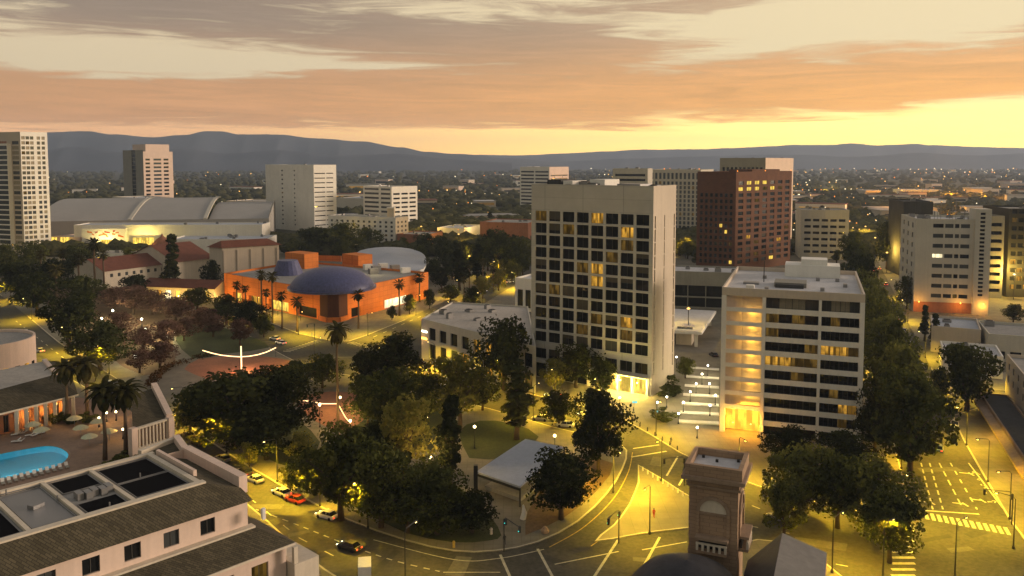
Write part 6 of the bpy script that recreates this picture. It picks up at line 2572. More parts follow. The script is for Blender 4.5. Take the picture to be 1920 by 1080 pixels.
lamps_along([(345, 792), (425, 850), (520, 905), (600, 950), (690, 992)], 'curved-arm street lamp on the park kerb of the road past the pool hotel', 'street lamps on the hotel side of the park', -135, 9500)
lamps_along([(60, 600), (135, 662), (205, 702), (20, 565)], 'curved-arm street lamp beside the road at the far left park trees', 'street lamps at the far left road', -150, 7500)
lamps_along([(1150, 925)], 'curved-arm street lamp on the kerb of the loop round the park end', 'street lamps at the loop', -70, 9000)
lamps_along([(1240, 903), (1218, 1003)], 'curved-arm street lamp on the triangular traffic island', 'street lamps on the traffic island', -120, 4200)
lamps_along([(1230, 818), (1385, 900), (1540, 945), (1680, 972)], 'curved-arm street lamp on the kerb between the tower terrace and avenue', 'street lamps on the diagonal street', -80, 6500)
lamps_along([(1812, 836), (1852, 905), (1893, 975), (1775, 752), (1735, 672), (1702, 604), (1680, 560)], 'curved-arm street lamp on the shop side of the avenue', 'street lamps on the shop side of the avenue', 190, 7000)
lamps_along([(1690, 880), (1664, 790), (1640, 705), (1618, 625), (1602, 560)], 'curved-arm street lamp on the shaded side of the avenue', 'street lamps on the shaded side of the avenue', 10, 7000)
lamps_along([(560, 628), (690, 630), (780, 592), (850, 560), (920, 520), (480, 597)], 'curved-arm street lamp on the pavement in front of the orange museum', 'street lamps by the orange museum', -45, 9000)
lamps_along([(815, 698), (905, 590), (968, 545), (850, 610)], 'curved-arm street lamp on the kerb of the low corner building', 'street lamps by the corner building', 140, 10000)
lamps_along([(700, 712), (880, 756), (1000, 790), (1110, 815), (590, 690)], 'curved-arm street lamp on the park kerb facing the gridded tower', 'street lamps on the tower side of the park', 60, 6000)
lamps_along([(940, 730), (1040, 750), (1120, 770)], 'curved-arm street lamp on the pavement of the gridded tower', 'street lamps in front of the gridded tower', -110, 6000)
lamps_along([(1835, 732), (1900, 742)], 'curved-arm street lamp on the side street by the corner block', 'street lamps on the side street', -90, 5000)
lamps_along([(1560, 1075), (1655, 1090)], 'curved-arm street lamp near the gallery kerb at the bottom edge', 'street lamps by the gallery', 40, 6000)
street_lamp(G2(1790, 1085), 35, 'curved-arm street lamp at the bottom edge of the avenue crossing', None, 7000)
street_lamp(G2(1900, 1030), 150, 'curved-arm street lamp at the right edge below the zebra crossing', None, 7000)
street_lamp(G2(760, 1100), 60, 'curved-arm street lamp at the bottom edge beside the loop road', None, 6000)
# far, bigger floodlights that light streets of the outer town
far_l = [(1880, 525, 50000), (1700, 405, 200000), (1745, 415, 200000), (1640, 478, 26000), (1662, 512, 22000), (1560, 362, 250000), (1780, 372, 300000), (1715, 372, 300000), (1840, 378, 300000), (650, 476, 14000), (790, 452, 20000),
         (860, 470, 15000), (1285, 485, 15000), (915, 452, 20000), (880, 520, 9000), (1290, 640, 5000), (1900, 562, 45000), (25, 495, 14000), (1622, 452, 40000), (960, 440, 15000)]
for k, (px, py, pw) in enumerate(far_l):
    p = G2(px, py)
    o = thing('flood_lamp', 'tall floodlight on a mast in the streets behind downtown', 'street lamp', (p[0], p[1], 0), 0, 'floodlights in the outer streets')
    MB().tube([(0, 0, 0), (0, 0, 11.6)], .15, 6).build('mast', 'metal_dark', o)
    MB().lathe((0, 0, 12), [(.02, -.5), (.6 + p[1] / 2500, 0), (.02, .5)], 6).build('lamp', 'far_white' if k in (0, 9, 16) else 'far_warm', o)
    lightpt('flood_light', (0, 0, 13.5), pw, (1.0, .62, .10) if k not in (1, 2, 6, 7, 8) else (1.0, .40, .04), .5, o)


# traffic signals
def signal(px, py, lab, head):
    p = G2(px, py)
    o = thing('traffic_signal', lab, 'traffic signal', (p[0], p[1], .13), head)
    MB().tube([(0, 0, 0), (0, 0, 5.6), (.5, 0, 6.0), (5, 0, 6.2)], [.12, .1, .08, .06], 6).build('pole', 'metal_dark', o)
    for x in (0.25, 4.8):
        h = MB().box((x, .18, 5.2 if x < 1 else 5.7), (.36, .3, 1.05)).build('signal_head', 'metal_dark', o)
        MB().lathe((x, -.02, 5.0 if x < 1 else 5.4), [(.02, .1), (.13, 0), (.02, -.1)], 6).build('green_light', 'lamp_green', h)


signal(1283, 912, 'traffic signal with a green light on the island tip by the stone tower', 200)
signal(1897, 985, 'traffic signal with a green light at the right end of the zebra', 170)
signal(1160, 1020, 'traffic signal on the lower left corner of the traffic island', 240)
signal(945, 1036, 'traffic signal on the kerb where the stage path meets the loop', 300)
signal(590, 636, 'traffic signal at the museum corner crossing', 250)
for px, py, lab in ((1190, 772, 'blue street banner sign on the terrace kerb near the tower'), (1230, 790, 'second blue street sign on the terrace kerb, nearer the balcony hotel')):
    p = G2(px, py)
    o = thing('street_sign', lab, 'sign', (p[0], p[1], .14))
    MB().tube([(0, 0, 0), (0, 0, 2.6)], .05, 6).build('post', 'metal_grey', o)
    MB().box((0, 0, 2.4), (1.3, .08, .5)).build('panel', emat('sign_blue', (.1, .5, .8), 1.2) and 'sign_blue', o)

# ------------------------------------------------------------------ cars
for px, py, hd, colr, lab, kw in (
        (418, 864, 139, 'grey', 'grey car parked on the park kerb, farthest back in its row', {}),
        (458, 889, 139, 'black', 'black car parked on the park kerb behind the long dark one', {}),
        (478, 903, 140, 'silver', 'silver car parked directly in front of a black car by the park', {}),
        (528, 928, 143, 'white', 'white car parked by the park with its lamps bright', dict(lights=True)),
        (553, 941, 146, 'red', 'small dark red car parked next to the bright white car', {}),
        (613, 971, 150, 'white', 'white hatchback parked alone nearest the loop', dict(lights=True)),
        (372, 834, 137, 'black', 'black car parked by the small street tree at the hotel corner', dict(suv=True)),
        (352, 820, 137, 'black', 'dark car just behind the black one at the hotel corner', {}),
        (205, 722, 130, 'white', 'white car driving past the far park corner', dict(lights=True)),
        (516, 637, 140, 'silver', 'silver car waiting at the museum crossing', dict(lights=True)),
        (527, 645, 140, 'white', 'white car waiting nearest the museum crossing stripes', dict(lights=True)),
        (1036, 744, 165, 'white', 'white car parked in front of the gridded tower', dict(lights=True)),
        (1013, 788, 165, 'grey', 'grey car parked beside the park behind the tall black tree', {}),
        (1060, 800, 165, 'silver', 'silver car parked beside the park near the globe lamp', {}),
        (780, 725, 165, 'red', 'red car with tail lights on beside the park trees', dict(tail=True)),
        (75, 660, 140, 'silver', 'silver car on the far left road by the rotunda', dict(lights=True)),
        (1742, 716, 62, 'grey', 'grey car parked in the avenue under the round tree', dict(tail=True)),
        (1757, 742, 62, 'black', 'black car parked in the avenue just below the grey one', {}),
        (1731, 690, 62, 'silver', 'silver car parked in the avenue above the grey one', {}),
        (1720, 668, 62, 'black', 'black car parked higher up the avenue by the conifers', {}),
        (1710, 648, 62, 'white', 'white car parked highest in the row by the conifers', {}),
        (1638, 512, 58, 'red', 'red car far up the avenue with tail lights on', dict(tail=True)),
        (1662, 535, 58, 'red', 'dark car with red tail lights heading away up the avenue', dict(tail=True)),
        (1650, 505, 58, 'grey', 'grey car with red tail lights farthest up the avenue', dict(tail=True)),
        (1862, 520, 10, 'blue', 'blue car in the lit lot beyond the pale block', {}),
        (1880, 545, 10, 'red', 'orange-red car in the lit lot beyond the pale block', {}),
        (1855, 552, 10, 'white', 'white car in the lit lot nearest the stair core', {}),
        (862, 572, 50, 'silver', 'silver car on the museum street near the low corner roof', dict(lights=True)),
        (955, 530, 40, 'white', 'white car on the museum street beside the glazed annex', dict(lights=True)),
        (1338, 668, 100, 'black', 'black car parked at the end of the terrace by the hotel', {})):
    car(G2(px, py), hd, colr, lab, None, **kw)
for px, py, hd, colr, lab, kw in (
        (720, 700, 163, 'silver', 'silver car driving between the dark park trees and the corner building', dict(lights=True)),
        (840, 725, -17, 'white', 'white car heading for the museum along the tower side of the park', dict(lights=True)),
        (735, 640, 40, 'black', 'black car turning at the museum crossing', dict(lights=True)),
        (800, 602, 42, 'grey', 'grey car beside the right museum wall', dict(tail=True)),
        (905, 548, 42, 'white', 'white car under the palms of the museum street', dict(lights=True)),
        (1760, 845, 62, 'blue', 'dark blue car waiting in the avenue lane by the big tree', dict(tail=True)),
        (1790, 800, 242, 'white', 'white car coming down the avenue by the shop row', dict(lights=True)),
        (1695, 622, 62, 'silver', 'silver car parked highest of all on the avenue', {}),
        (1682, 600, 62, 'black', 'black car beside the highest parked silver one', dict(tail=True)),
        (1460, 975, 160, 'grey', 'grey car in the street behind the stone tower', dict(tail=True)),
        (150, 690, 130, 'grey', 'grey car on the far left road by the round dark tree', dict(tail=True)),
        (48, 625, 130, 'white', 'white car on the far left road at the bend', dict(lights=True)),
        (655, 1030, 150, 'black', 'black car driving the loop road towards the park end', dict(lights=True)),
        (1100, 780, 165, 'silver', 'silver car driving past the lit lobby', dict(lights=True))):
    car(G2(px, py), hd, colr, lab, None, name='moving_car', **kw)

# a lit delivery kiosk/van at the bottom edge of the loop road
p = G2(684, 1082)
o = thing('delivery_truck', 'white box truck with lit front at the bottom edge of the loop road', 'truck', (p[0], p[1], .01), 100)
MB().box((-.7, 0, 1.65), (3.4, 2.0, 2.3)).build('cargo_box', 'white_wall', o)
MB().box((1.75, 0, 1.15), (1.5, 1.9, 1.5), taper=.88).build('cab', 'car_white', o)
MB().box((2.2, 0, 1.45), (.5, 1.6, .6), taper=.9).build('windscreen', 'glass_dark', o)
for x in (-1.6, 1.7):
    for y in (-.85, .85):
        w = bpy.data.objects.new('wheel', CAR[3])
        COL.objects.link(w)
        w.parent = o
        w.location = (x, y, .4)
        w.scale = (1.2, 1.2, 1.2)
for y in (-.65, .65):
    MB().box((2.52, y, .8), (.1, .3, .2)).build('headlight', 'lamp_warm', o)

# ------------------------------------------------------------------ people
for px, py, hd, lab, c in ((1226, 972, 80, 'pedestrian in a red top crossing the traffic island', 'cloth_red'), (1188, 776, 160, 'pedestrian in dark clothes on the terrace by the blue sign', 'cloth_dark'),
                           (946, 1022, 100, 'pedestrian in dark clothes on the stage path by the kerb', 'cloth_dark'), (1258, 834, 40, 'pedestrian in dark clothes at the kerb near the stop line', 'cloth_dark'),
                           (585, 632, 200, 'pedestrian in blue at the museum corner', 'cloth_blue'), (672, 758, 120, 'pedestrian in red beside the tall palm', 'cloth_red')):
    person(G2(px, py), hd, lab, c)

# small kerbside things: sculpture, bins, bollards, benches
p = G2(1022, 1000)
o = thing('boulder_sculpture', 'pale carved stone lit at the edge of the stage path', 'sculpture', (p[0], p[1], .14))
MB().lathe((0, 0, 0), [(.7, 0), (.75, .35), (.5, .8), (.25, 1.1), (.05, 1.2)], 7).build('stone_block', 'stone', o)
p = G2(980, 975)
o = thing('leaning_sculpture', 'tall pale leaning sculpture at the path beside the black tree', 'sculpture', (p[0], p[1], .14))
MB().tube([(0, 0, 0), (.3, .1, 1.2), (.1, .2, 2.6)], [.55, .5, .15], 7).build('stone_shaft', 'concrete_light', o)
for k in range(8):
    p = Vector(G2(1060, 758)).lerp(Vector(G2(1270, 842)), k / 7 * .98 + .01)
    p = Vector(G2(1172 + 14 * k, 783 + 8.8 * k))
    o = thing('bollard', 'short dark bollard on the kerb of the terrace', 'bollard', (p.x, p.y, .14), 0, 'bollards along the terrace kerb')
    MB().lathe((0, 0, 0), [(.16, 0), (.14, .8), (.09, .95), (.01, 1.0)], 8).build('post', 'metal_dark', o)
for k in range(9):
    p = Vector(G2(1205 + 9.4 * k, 884 + 5.9 * k))
    o = thing('bollard', 'short pale bollard along the edge of the traffic island', 'bollard', (p.x, p.y, .14), 0, 'bollards along the traffic island')
    MB().lathe((0, 0, 0), [(.16, 0), (.14, .7), (.09, .85), (.01, .9)], 8).build('post', 'concrete_light', o)
for px, py, lab in ((851, 1028, 'yellow hydrant on the loop kerb'), (921, 1003, 'pale square sign box at the lawn tip by the stage path')):
    p = G2(px, py)
    o = thing('kerb_box', lab, 'hydrant' if 'hydrant' in lab else 'box', (p[0], p[1], .16))
    MB().lathe((0, 0, 0), [(.25, 0), (.22, .8), (.3, .82), (.18, 1.1), (.01, 1.2)], 8).build('post', 'yellow_paint' if 'hydrant' in lab else 'cream', o)


# low walls / benches around the jacaranda lawn and the hedge by the round plaza
def hedge(name, label, px, w, h, leaf):
    pts = smooth(P2(px), 4)
    r = np.random.default_rng(len(label))
    V, F = [], []
    for a, b in zip(pts, pts[1:]):
        L = math.dist(a, b)
        n = int(L * 22)
        for _ in range(n):
            t = r.uniform()
            c = np.array([a[0] + (b[0] - a[0]) * t + r.uniform(-w, w) / 2, a[1] + (b[1] - a[1]) * t + r.uniform(-w, w) / 2, .15 + h * r.uniform(.1, 1)])
            d1, d2 = r.normal(size=3), r.normal(size=3)
            d1, d2 = d1 / np.linalg.norm(d1) * .3, d2 / np.linalg.norm(d2) * .3
            k = len(V)
            V += [c - d1, c - d2, c + d1, c + d2]
            F.append((k, k + 1, k + 2, k + 3))
    mb = MB()
    mb.v, mb.f, mb.mi = [tuple(map(float, v)) for v in V], F, [0] * len(F)
    o = mb.build(name, leaf)
    tag(o, label, 'hedge')


hedge('hedge', 'red-brown clipped hedge curving along the round plaza', [(282, 728), (296, 705), (322, 688), (352, 680)], 3.2, 1.3, 'leaf_hedge')
hedge('hedge', 'red-brown hedge segment left of the glowing arc', [(366, 674), (382, 670), (402, 668)], 2.4, 1.2, 'leaf_hedge')
hedge('hedge', 'low dark hedge in front of the orange museum entrance', [(420, 600), (470, 608), (505, 620)], 3, 1.5, 'leaf_dark')


# ================================================================== TREES
# (kind, foot px, foot row, top row, crown width px, leaf, label)
for a in (
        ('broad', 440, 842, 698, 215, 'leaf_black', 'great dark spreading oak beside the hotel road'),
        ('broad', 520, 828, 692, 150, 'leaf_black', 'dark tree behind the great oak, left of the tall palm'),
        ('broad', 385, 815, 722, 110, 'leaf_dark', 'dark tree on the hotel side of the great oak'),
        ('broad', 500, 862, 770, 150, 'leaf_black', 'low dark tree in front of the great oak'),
        ('broad', 357, 822, 742, 55, 'leaf_olive', 'small street tree with yellow-lit leaves at the hotel corner'),
        ('broad', 640, 975, 806, 175, 'leaf_mid', 'large tree on the kerb left of the globe lamp'),
        ('broad', 715, 990, 838, 150, 'leaf_dark', 'dark tree just right of the kerb tree'),
        ('broad', 590, 930, 845, 90, 'leaf_mid', 'tree hanging over the parked white car'),
        ('airy', 760, 905, 748, 130, 'leaf_olive', 'open-branched tree whose trunks are lit by a globe lamp'),
        ('tall', 845, 915, 728, 82, 'leaf_black', 'slender black tree beside the globe lamp'),
        ('broad', 735, 830, 692, 150, 'leaf_mid', 'olive green tree right of the tall palm'),
        ('broad', 690, 800, 715, 90, 'leaf_mid', 'small olive tree close to the steep strand of bulbs'),
        ('airy', 862, 808, 668, 130, 'leaf_olive', 'pale olive eucalyptus rising over the park lamps'),
        ('tall', 968, 825, 672, 98, 'leaf_black', 'tall black tree in front of the gridded tower'),
        ('broad', 945, 731, 604, 125, 'leaf_black', 'dark round tree in front of the low corner building'),
        ('broad', 738, 722, 632, 125, 'leaf_black', 'dark tree just left of the low corner building'),
        ('broad', 690, 728, 662, 80, 'leaf_black', 'dark low tree right behind the tall palm'),
        ('broad', 605, 728, 668, 80, 'leaf_dark', 'dark tree left of the tall palm trunk'),
        ('broad', 560, 735, 680, 80, 'leaf_dark', 'dark tree between the great oak and the palm plaza'),
        ('broad', 1122, 888, 742, 118, 'leaf_black', 'black round tree at the park end, taller of two'),
        ('tall', 1112, 830, 722, 70, 'leaf_black', 'dark upright tree behind the park-end trees'),
        ('broad', 1052, 975, 852, 150, 'leaf_black', 'black broad tree beside the stage canopy'),
        ('broad', 1080, 728, 650, 100, 'leaf_dark', 'dark street tree at the foot of the gridded tower'),
        ('broad', 1130, 745, 675, 60, 'leaf_dark', 'small dark street tree near the lit lobby'),
        ('airy', 1040, 738, 672, 60, 'leaf_olive', 'yellow-lit street tree in front of the gridded tower'),
        ('broad', 1048, 800, 736, 75, 'leaf_dark', 'small dark tree by the parked silver car'),
        ('broad', 820, 1003, 895, 160, 'leaf_dark', 'dark low tree on the lawn behind the loop kerb'),
        ('broad', 885, 1000, 925, 110, 'leaf_black', 'blackish low tree at the lawn tip by the stage path'),
        ('broad', 765, 1000, 905, 120, 'leaf_mid', 'olive low tree on the lawn near the loop kerb'),
        ('airy', 468, 884, 832, 46, 'leaf_olive', 'small yellow-lit street tree over the parked silver car'),
        ('airy', 545, 925, 872, 50, 'leaf_olive', 'small yellow-lit street tree over the bright white car'),
        ('airy', 565, 872, 815, 60, 'leaf_olive', 'yellow-lit small tree on the kerbside lawn'),
        ('airy', 612, 900, 850, 44, 'leaf_olive', 'yellow-lit sapling close to the large kerb tree'),
        ('broad', 800, 960, 868, 120, 'leaf_dark', 'dark tree behind the lawn trees, right of the lit trunks'),
        ('broad', 700, 905, 800, 110, 'leaf_dark', 'dark tree filling the gap behind the kerb trees'),
        ('broad', 800, 790, 700, 90, 'leaf_mid', 'olive tree between the eucalyptus and the palm'),
        ('broad', 905, 770, 700, 70, 'leaf_dark', 'dark tree between the eucalyptus and the tall black tree'),
        # upper left of the park
        ('broad', 188, 695, 608, 118, 'leaf_black', 'dark round tree at the left corner of the dry lawn'),
        ('broad', 130, 650, 558, 110, 'leaf_black', 'dark tree on the far left road, nearest the rotunda'),
        ('broad', 70, 590, 515, 95, 'leaf_dark', 'dark tree on the far left road at the bend'),
        ('broad', 35, 560, 490, 90, 'leaf_dark', 'dark tree at the left edge above the road'),
        ('broad', 105, 560, 488, 80, 'leaf_black', 'dark tree behind the far left palms'),
        ('broad', 160, 580, 520, 80, 'leaf_dark', 'dark tree in the middle of the far left grove'),
        ('broad', 145, 525, 462, 70, 'leaf_dark', 'dark tree below the white foyer block'),
        ('broad', 60, 512, 455, 70, 'leaf_mid', 'dark tree at the foot of the apartment tower'),
        ('broad', 12, 520, 460, 60, 'leaf_mid', 'tree under the apartment tower at the left edge'),
        ('cone', 168, 625, 510, 38, 'leaf_black', 'dark narrow conifer in the far left grove'),
        ('cone', 325, 556, 428, 60, 'leaf_black', 'tall dark conifer in front of the red tiled roofs'),
        ('broad', 397, 545, 490, 42, 'leaf_black', 'small round dark tree beside the cream stage house'),
        ('broad', 255, 560, 515, 60, 'leaf_black', 'dark tree left of the glowing entrance'),
        ('broad', 425, 605, 556, 70, 'leaf_black', 'dark tree row in front of the orange museum, left one'),
        ('broad', 468, 618, 568, 70, 'leaf_black', 'dark tree row in front of the orange museum, right one'),
        ('broad', 495, 632, 592, 40, 'leaf_dark', 'small dark tree closest to the museum crossing'),
        ('broad', 370, 580, 540, 60, 'leaf_dark', 'dark tree below the glowing entrance'),
        # around museum street
        ('broad', 768, 590, 552, 28, 'leaf_dark', 'small dark street tree before the right museum wall'),
        ('broad', 805, 580, 542, 24, 'leaf_dark', 'small round street tree at the right end of the museum'),
        ('broad', 735, 600, 575, 20, 'leaf_dark', 'tiny dark street tree by the museum side door'),
        ('tall', 862, 545, 462, 52, 'leaf_black', 'tall black tree right of the museum wall'),
        ('tall', 895, 530, 455, 50, 'leaf_black', 'tall black tree second along the museum street'),
        ('broad', 845, 565, 535, 40, 'leaf_dark', 'dark clipped tree at the bend of the museum street'),
        ('broad', 930, 500, 432, 70, 'leaf_dark', 'dark tree mass left of the gridded tower'),
        ('broad', 970, 520, 450, 60, 'leaf_mid', 'olive tree tight against the left side of the gridded tower'),
        ('broad', 590, 480, 425, 70, 'leaf_dark', 'dark tree behind the tiled cone'),
        ('broad', 640, 478, 420, 90, 'leaf_mid', 'broad green tree behind the dome'),
        ('broad', 690, 472, 428, 60, 'leaf_mid', 'green tree below the pale hotel'),
        ('broad', 800, 480, 440, 60, 'leaf_dark', 'dark tree behind the round pale roof'),
        ('broad', 835, 510, 462, 40, 'leaf_black', 'dark tree at the right end of the museum roof'),
        # avenue, shaded side
        ('broad', 1606, 530, 455, 62, 'leaf_dark', 'avenue tree on the shaded side, farthest up'),
        ('broad', 1614, 575, 482, 66, 'leaf_dark', 'avenue tree on the shaded side, second from the top'),
        ('broad', 1628, 625, 520, 74, 'leaf_mid', 'avenue tree on the shaded side, third from the top'),
        ('broad', 1645, 680, 560, 86, 'leaf_mid', 'avenue tree on the shaded side, fourth from the top'),
        ('broad', 1660, 740, 604, 104, 'leaf_mid', 'avenue tree on the shaded side, fifth from the top'),
        ('broad', 1680, 812, 655, 130, 'leaf_mid', 'avenue tree on the shaded side, sixth from the top'),
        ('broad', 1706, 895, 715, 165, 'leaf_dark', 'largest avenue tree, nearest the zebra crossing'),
        ('broad', 1596, 500, 436, 50, 'leaf_mid', 'avenue tree beyond the farthest shaded one, beside the grey office'),
        ('broad', 1612, 600, 510, 70, 'leaf_mid', 'second-rank tree behind the upper avenue row'),
        ('broad', 1640, 655, 545, 84, 'leaf_mid', 'second-rank tree behind the middle avenue row'),
        ('broad', 1656, 715, 590, 96, 'leaf_mid', 'second-rank tree right of the balcony hotel roof'),
        ('broad', 1672, 780, 640, 110, 'leaf_mid', 'second-rank tree beside the balcony hotel wall'),
        ('broad', 1690, 850, 690, 130, 'leaf_mid', 'second-rank tree behind the largest avenue tree'),
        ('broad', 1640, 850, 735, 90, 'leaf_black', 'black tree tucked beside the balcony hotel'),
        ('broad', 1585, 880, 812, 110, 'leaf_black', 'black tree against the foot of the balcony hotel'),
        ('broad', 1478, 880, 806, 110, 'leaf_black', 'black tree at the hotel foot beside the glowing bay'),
        ('broad', 1500, 972, 842, 140, 'leaf_mid', 'street tree behind the gallery roof, left one'),
        ('broad', 1570, 990, 852, 130, 'leaf_mid', 'street tree behind the gallery roof, middle one'),
        ('broad', 1640, 1008, 868, 150, 'leaf_mid', 'street tree behind the gallery roof, right one'),
        ('broad', 1668, 1055, 925, 130, 'leaf_dark', 'tree in front of the crossing stripes at the bottom'),
        ('broad', 1470, 1005, 905, 90, 'leaf_mid', 'small tree right beside the stone tower'),
        # avenue, sunny side
        ('broad', 1812, 772, 645, 118, 'leaf_dark', 'round dark tree on the shop side of the avenue'),
        ('broad', 1760, 762, 690, 40, 'leaf_olive', 'small lit tree between the avenue and the round tree'),
        ('cone', 1733, 640, 566, 32, 'leaf_black', 'dark conifer beside the sloping grey roof, left one'),
        ('cone', 1752, 658, 582, 36, 'leaf_black', 'dark conifer beside the sloping grey roof, right one'),
        ('broad', 1700, 580, 520, 40, 'leaf_dark', 'dark tree at the corner of the pale block'),
        ('broad', 1662, 505, 420, 50, 'leaf_dark', 'dark tree on the right of the far avenue'),
        ('broad', 1900, 605, 572, 40, 'leaf_dark', 'small dark tree in the lit lot at the right edge'),
        ('broad', 1285, 710, 672, 40, 'leaf_mid', 'small tree on the pale terrace'),
        ('bush', 1240, 722, 698, 60, 'leaf_dark', 'dark planting along the blank side of the gridded tower'),
        ('bush', 1262, 745, 722, 50, 'leaf_dark', 'dark planting at the corner of the gridded tower'),
        ('bush', 1240, 790, 770, 60, 'leaf_mid', 'low planting strip on the terrace by the kerb')):
    k = dict(cat='shrub') if a[0] == 'bush' else {}
    ptree(a[0], a[1], a[2], a[3], a[4], a[5], a[6], None, **k)

# jacaranda trees with bare purple-brown crowns on the dry lawn
for k, (px, pb, pt, w) in enumerate(((215, 585, 540, 66), (250, 590, 535, 72), (285, 590, 545, 70), (330, 605, 558, 76), (378, 622, 578, 66), (225, 640, 585, 66), (270, 660, 615, 74), (310, 650, 600, 70),
                                     (345, 640, 598, 66), (300, 690, 640, 66), (262, 700, 655, 56), (400, 632, 590, 54))):
    ptree('airy', px, pb, pt, w, 'leaf_jacaranda', 'purple-brown jacaranda tree in the grove on the dry lawn', 'jacaranda grove on the dry lawn', name='jacaranda_tree')
ptree('airy', 450, 648, 598, 52, 'leaf_jacaranda', 'purple jacaranda standing alone beyond the glowing mast', None, name='jacaranda_tree')

# palms
ppalm('feather', 634, 800, 603, 64, 'tall thick palm rising in the middle of the park')
for px, pb, pt, w, lab in ((492, 600, 508, 26, 'thin fan palm left of the orange museum, tallest pair left'), (511, 605, 510, 26, 'thin fan palm left of the orange museum, tallest pair right'),
                           (445, 588, 530, 22, 'short fan palm at the left end of the orange wall'), (461, 592, 536, 20, 'short fan palm, second at the left end of the orange wall'),
                           (500, 610, 543, 20, 'thin fan palm in front of the museum entrance'), (529, 616, 548, 24, 'thin fan palm beside the bright museum windows'),
                           (557, 622, 560, 28, 'bushy fan palm left of the brown museum corner'), (672, 616, 546, 28, 'thin fan palm right of the brown museum corner'),
                           (749, 592, 527, 26, 'thin fan palm in front of the right orange wall'), (787, 566, 516, 26, 'thin fan palm at the far right end of the orange wall')):
    ppalm('fan', px, pb, pt, w, lab)
for px, pb, pt, w in ((180, 560, 448, 34), (150, 560, 478, 30), (108, 585, 498, 36), (195, 545, 470, 26), (120, 540, 468, 24), (78, 545, 470, 24)):
    ppalm('fan', px, pb, pt, w, 'fan palm in the dark grove at the far left of the park', 'palms in the far left grove')
for px, pb, pt in ((880, 545, 492), (905, 535, 486), (935, 520, 476), (957, 505, 466), (870, 565, 520), (925, 545, 500), (975, 500, 462)):
    ppalm('fan', px, pb, pt, 18, 'thin fan palm lining the street right of the museum', 'palms along the museum street')

for px, pb, pt, w, lf in ((828, 545, 500, 44, 'leaf_black'), (848, 525, 470, 50, 'leaf_black'), (880, 515, 458, 52, 'leaf_black'), (915, 508, 450, 50, 'leaf_dark'), (945, 515, 470, 44, 'leaf_mid'),
                          (905, 560, 520, 40, 'leaf_olive'), (935, 545, 505, 38, 'leaf_olive'), (960, 530, 490, 36, 'leaf_olive'), (980, 515, 478, 36, 'leaf_mid'), (885, 580, 540, 36, 'leaf_dark'),
                          (812, 530, 486, 40, 'leaf_black'), (860, 500, 452, 44, 'leaf_dark'), (830, 490, 446, 40, 'leaf_dark'), (790, 500, 462, 30, 'leaf_dark')):
    ptree('broad', px, pb, pt, w, lf, 'dark street tree in the rows along the museum street', 'street trees along the museum street')
for px, pb, pt, w, lab in ((1290, 560, 520, 30, 'small dark tree behind the white pavilion roof'), (1310, 500, 466, 34, 'dark tree at the foot of the brick tower'), (1275, 480, 450, 30, 'dark tree between gridded and brick towers')):
    ptree('broad', px, pb, pt, w, 'leaf_dark', lab)

# trees of the streets behind downtown, each with trunk and crown
mid = random.Random(21)
cnt = 0
tries = 0
while cnt < 150 and tries < 4000:
    tries += 1
    px, py = mid.uniform(-20, 1940), mid.uniform(398, 500)
    if mid.random() < (py - 395) / 160:
        continue
    p = G2(px, py)
    if CLEAR(*p) or (1575 < px < 1690 and py > 420):
        continue
    H = mid.uniform(9, 15)
    tree(mid.choice(('broad', 'broad', 'tall')), p, H, H * mid.uniform(.8, 1.15), mid.choice(('leaf_dark', 'leaf_mid', 'leaf_black')),
         'dark tree among the streets behind the downtown towers', 'trees in the streets behind downtown')
    cnt += 1

# far low buildings in the valley
fb = random.Random(5)
fm = {}
for wm in ('white_wall', 'beige', 'concrete_light', 'pink_stucco_or_sun'):
    b = MB().box((0, 0, .5), (1, 1, 1))
    fm[wm] = b.mesh('wall', [wm])
fr = {rm: MB().box((0, 0, 1.02), (1.04, 1.04, .06)).mesh('roof', [rm]) for rm in ('white_roof', 'pale_roof', 'grey_roof', 'red_tile')}
fwm = MB().quad((-.42, -.506, .35), (.42, -.506, .35), (.42, -.506, .7), (-.42, -.506, .7)).mesh('window_band', ['glass_grey'])
cnt = 0
while cnt < 130:
    dep = fb.uniform(.5, 4.2)
    D = 62 / math.tan(R(dep))
    az = fb.uniform(-34, 34)
    if fb.random() < .45:
        az = fb.uniform(8, 34)
    x, y = math.tan(R(az)) * D, D
    if D < 640 or D > 4800 or CLEAR(x, y):
        continue
    w, d, h = fb.uniform(18, 60) * (1 + D / 5000), fb.uniform(15, 40), fb.uniform(5, 12) * (1 + D / 7000)
    o = thing('far_building', 'low pale building far out in the wooded valley', 'building', (x, y, 0), fb.uniform(-30, 30), 'far buildings in the valley', (w, d, h))
    for nm, me in (('wall', fm[fb.choice(list(fm))]), ('roof', fr[fb.choice(list(fr))]), ('window_band', fwm)):
        c = bpy.data.objects.new(nm, me)
        COL.objects.link(c)
        c.parent = o
    if fb.random() < .3:
        setmat(c, 'lit_warm')
    FOOT.append((x, y, max(w, d) * .5))
    FOOT.append((x, y - d, max(w, d) * .45))
    cnt += 1

woodland()


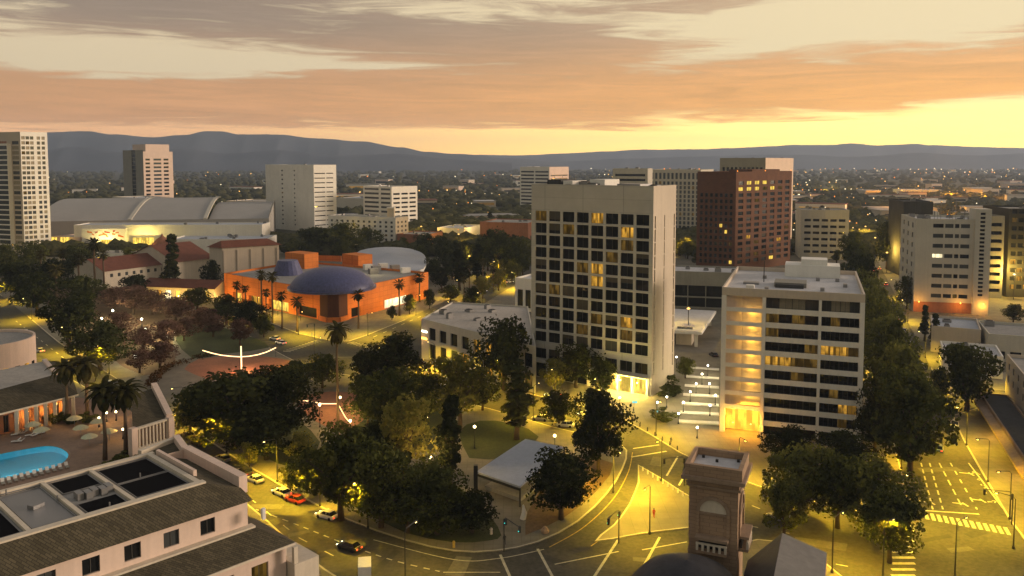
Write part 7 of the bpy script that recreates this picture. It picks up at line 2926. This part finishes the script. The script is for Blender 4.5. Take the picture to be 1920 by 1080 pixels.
# lights of the town out to the hills
def town_lights():
    r = random.Random(3)
    mb = MB()
    lines = []
    for k in range(26):
        d0 = .62 + 4.6 * r.random() ** 1.6
        a0 = r.uniform(-34, 30) if k % 3 == 0 else r.uniform(4, 32)
        D0 = 57 / math.tan(R(d0))
        lines.append((math.tan(R(a0)) * D0, D0, R(r.choice((20, 28, 110, 118)) + r.uniform(-4, 4)), D0 * r.uniform(.08, .3)))
    for k in range(760):
        dep = .60 + 5.0 * r.random() ** 2.2
        D = 57 / math.tan(R(dep))
        if D < 650:
            continue
        az = r.uniform(-35, 35) if r.random() < .45 else r.uniform(6, 35)
        x, y = math.tan(R(az)) * D, D
        if r.random() < .5:
            lx, ly, la, ll = r.choice(lines)
            t = round(r.random() * 14) / 14 - .5
            x, y = lx + math.cos(la) * ll * t, ly + math.sin(la) * ll * t
            D = max(y, 640)
        if y > 5600:
            continue
        s = D * r.uniform(.00035, .00085)
        z = 9 + s * 2
        n = len(mb.v)
        mb.v += [(x - s, y, z), (x + s, y, z), (x, y - s, z), (x, y + s, z), (x, y, z - s), (x, y, z + s)]
        q = r.random()
        mi = 0 if q < .5 else 1 if q < .8 else 2
        for f in ((0, 2, 5), (2, 1, 5), (1, 3, 5), (3, 0, 5), (2, 0, 4), (1, 2, 4), (3, 1, 4), (0, 3, 4)):
            mb.f.append(tuple(n + i for i in f))
            mb.mi.append(mi)
    o = mb.build('town_lights', ['far_warm', 'far_white', 'far_orange'])
    tag(o, 'countless small lamps twinkling across the valley towards the hills', None, None, 'stuff')


town_lights()

# ------------------------------------------------------------------ evening haze
hz = MB().box((0, 4900, 174), (26000, 11400, 350))
hm = bpy.data.materials.new('haze')
hm.use_nodes = True
hm.node_tree.nodes.clear()
_o = hm.node_tree.nodes.new('ShaderNodeOutputMaterial')
_v = hm.node_tree.nodes.new('ShaderNodeVolumePrincipled')
_v.inputs['Color'].default_value = (.58, .73, 1.0, 1)
_v.inputs['Density'].default_value = .000090
_v.inputs['Anisotropy'].default_value = .2
hm.node_tree.links.new(_v.outputs[0], _o.inputs['Volume'])
M['haze'] = hm
ho = hz.build('haze', 'haze')
tag(ho, 'thin bluish evening haze over the valley', None, None, 'stuff')
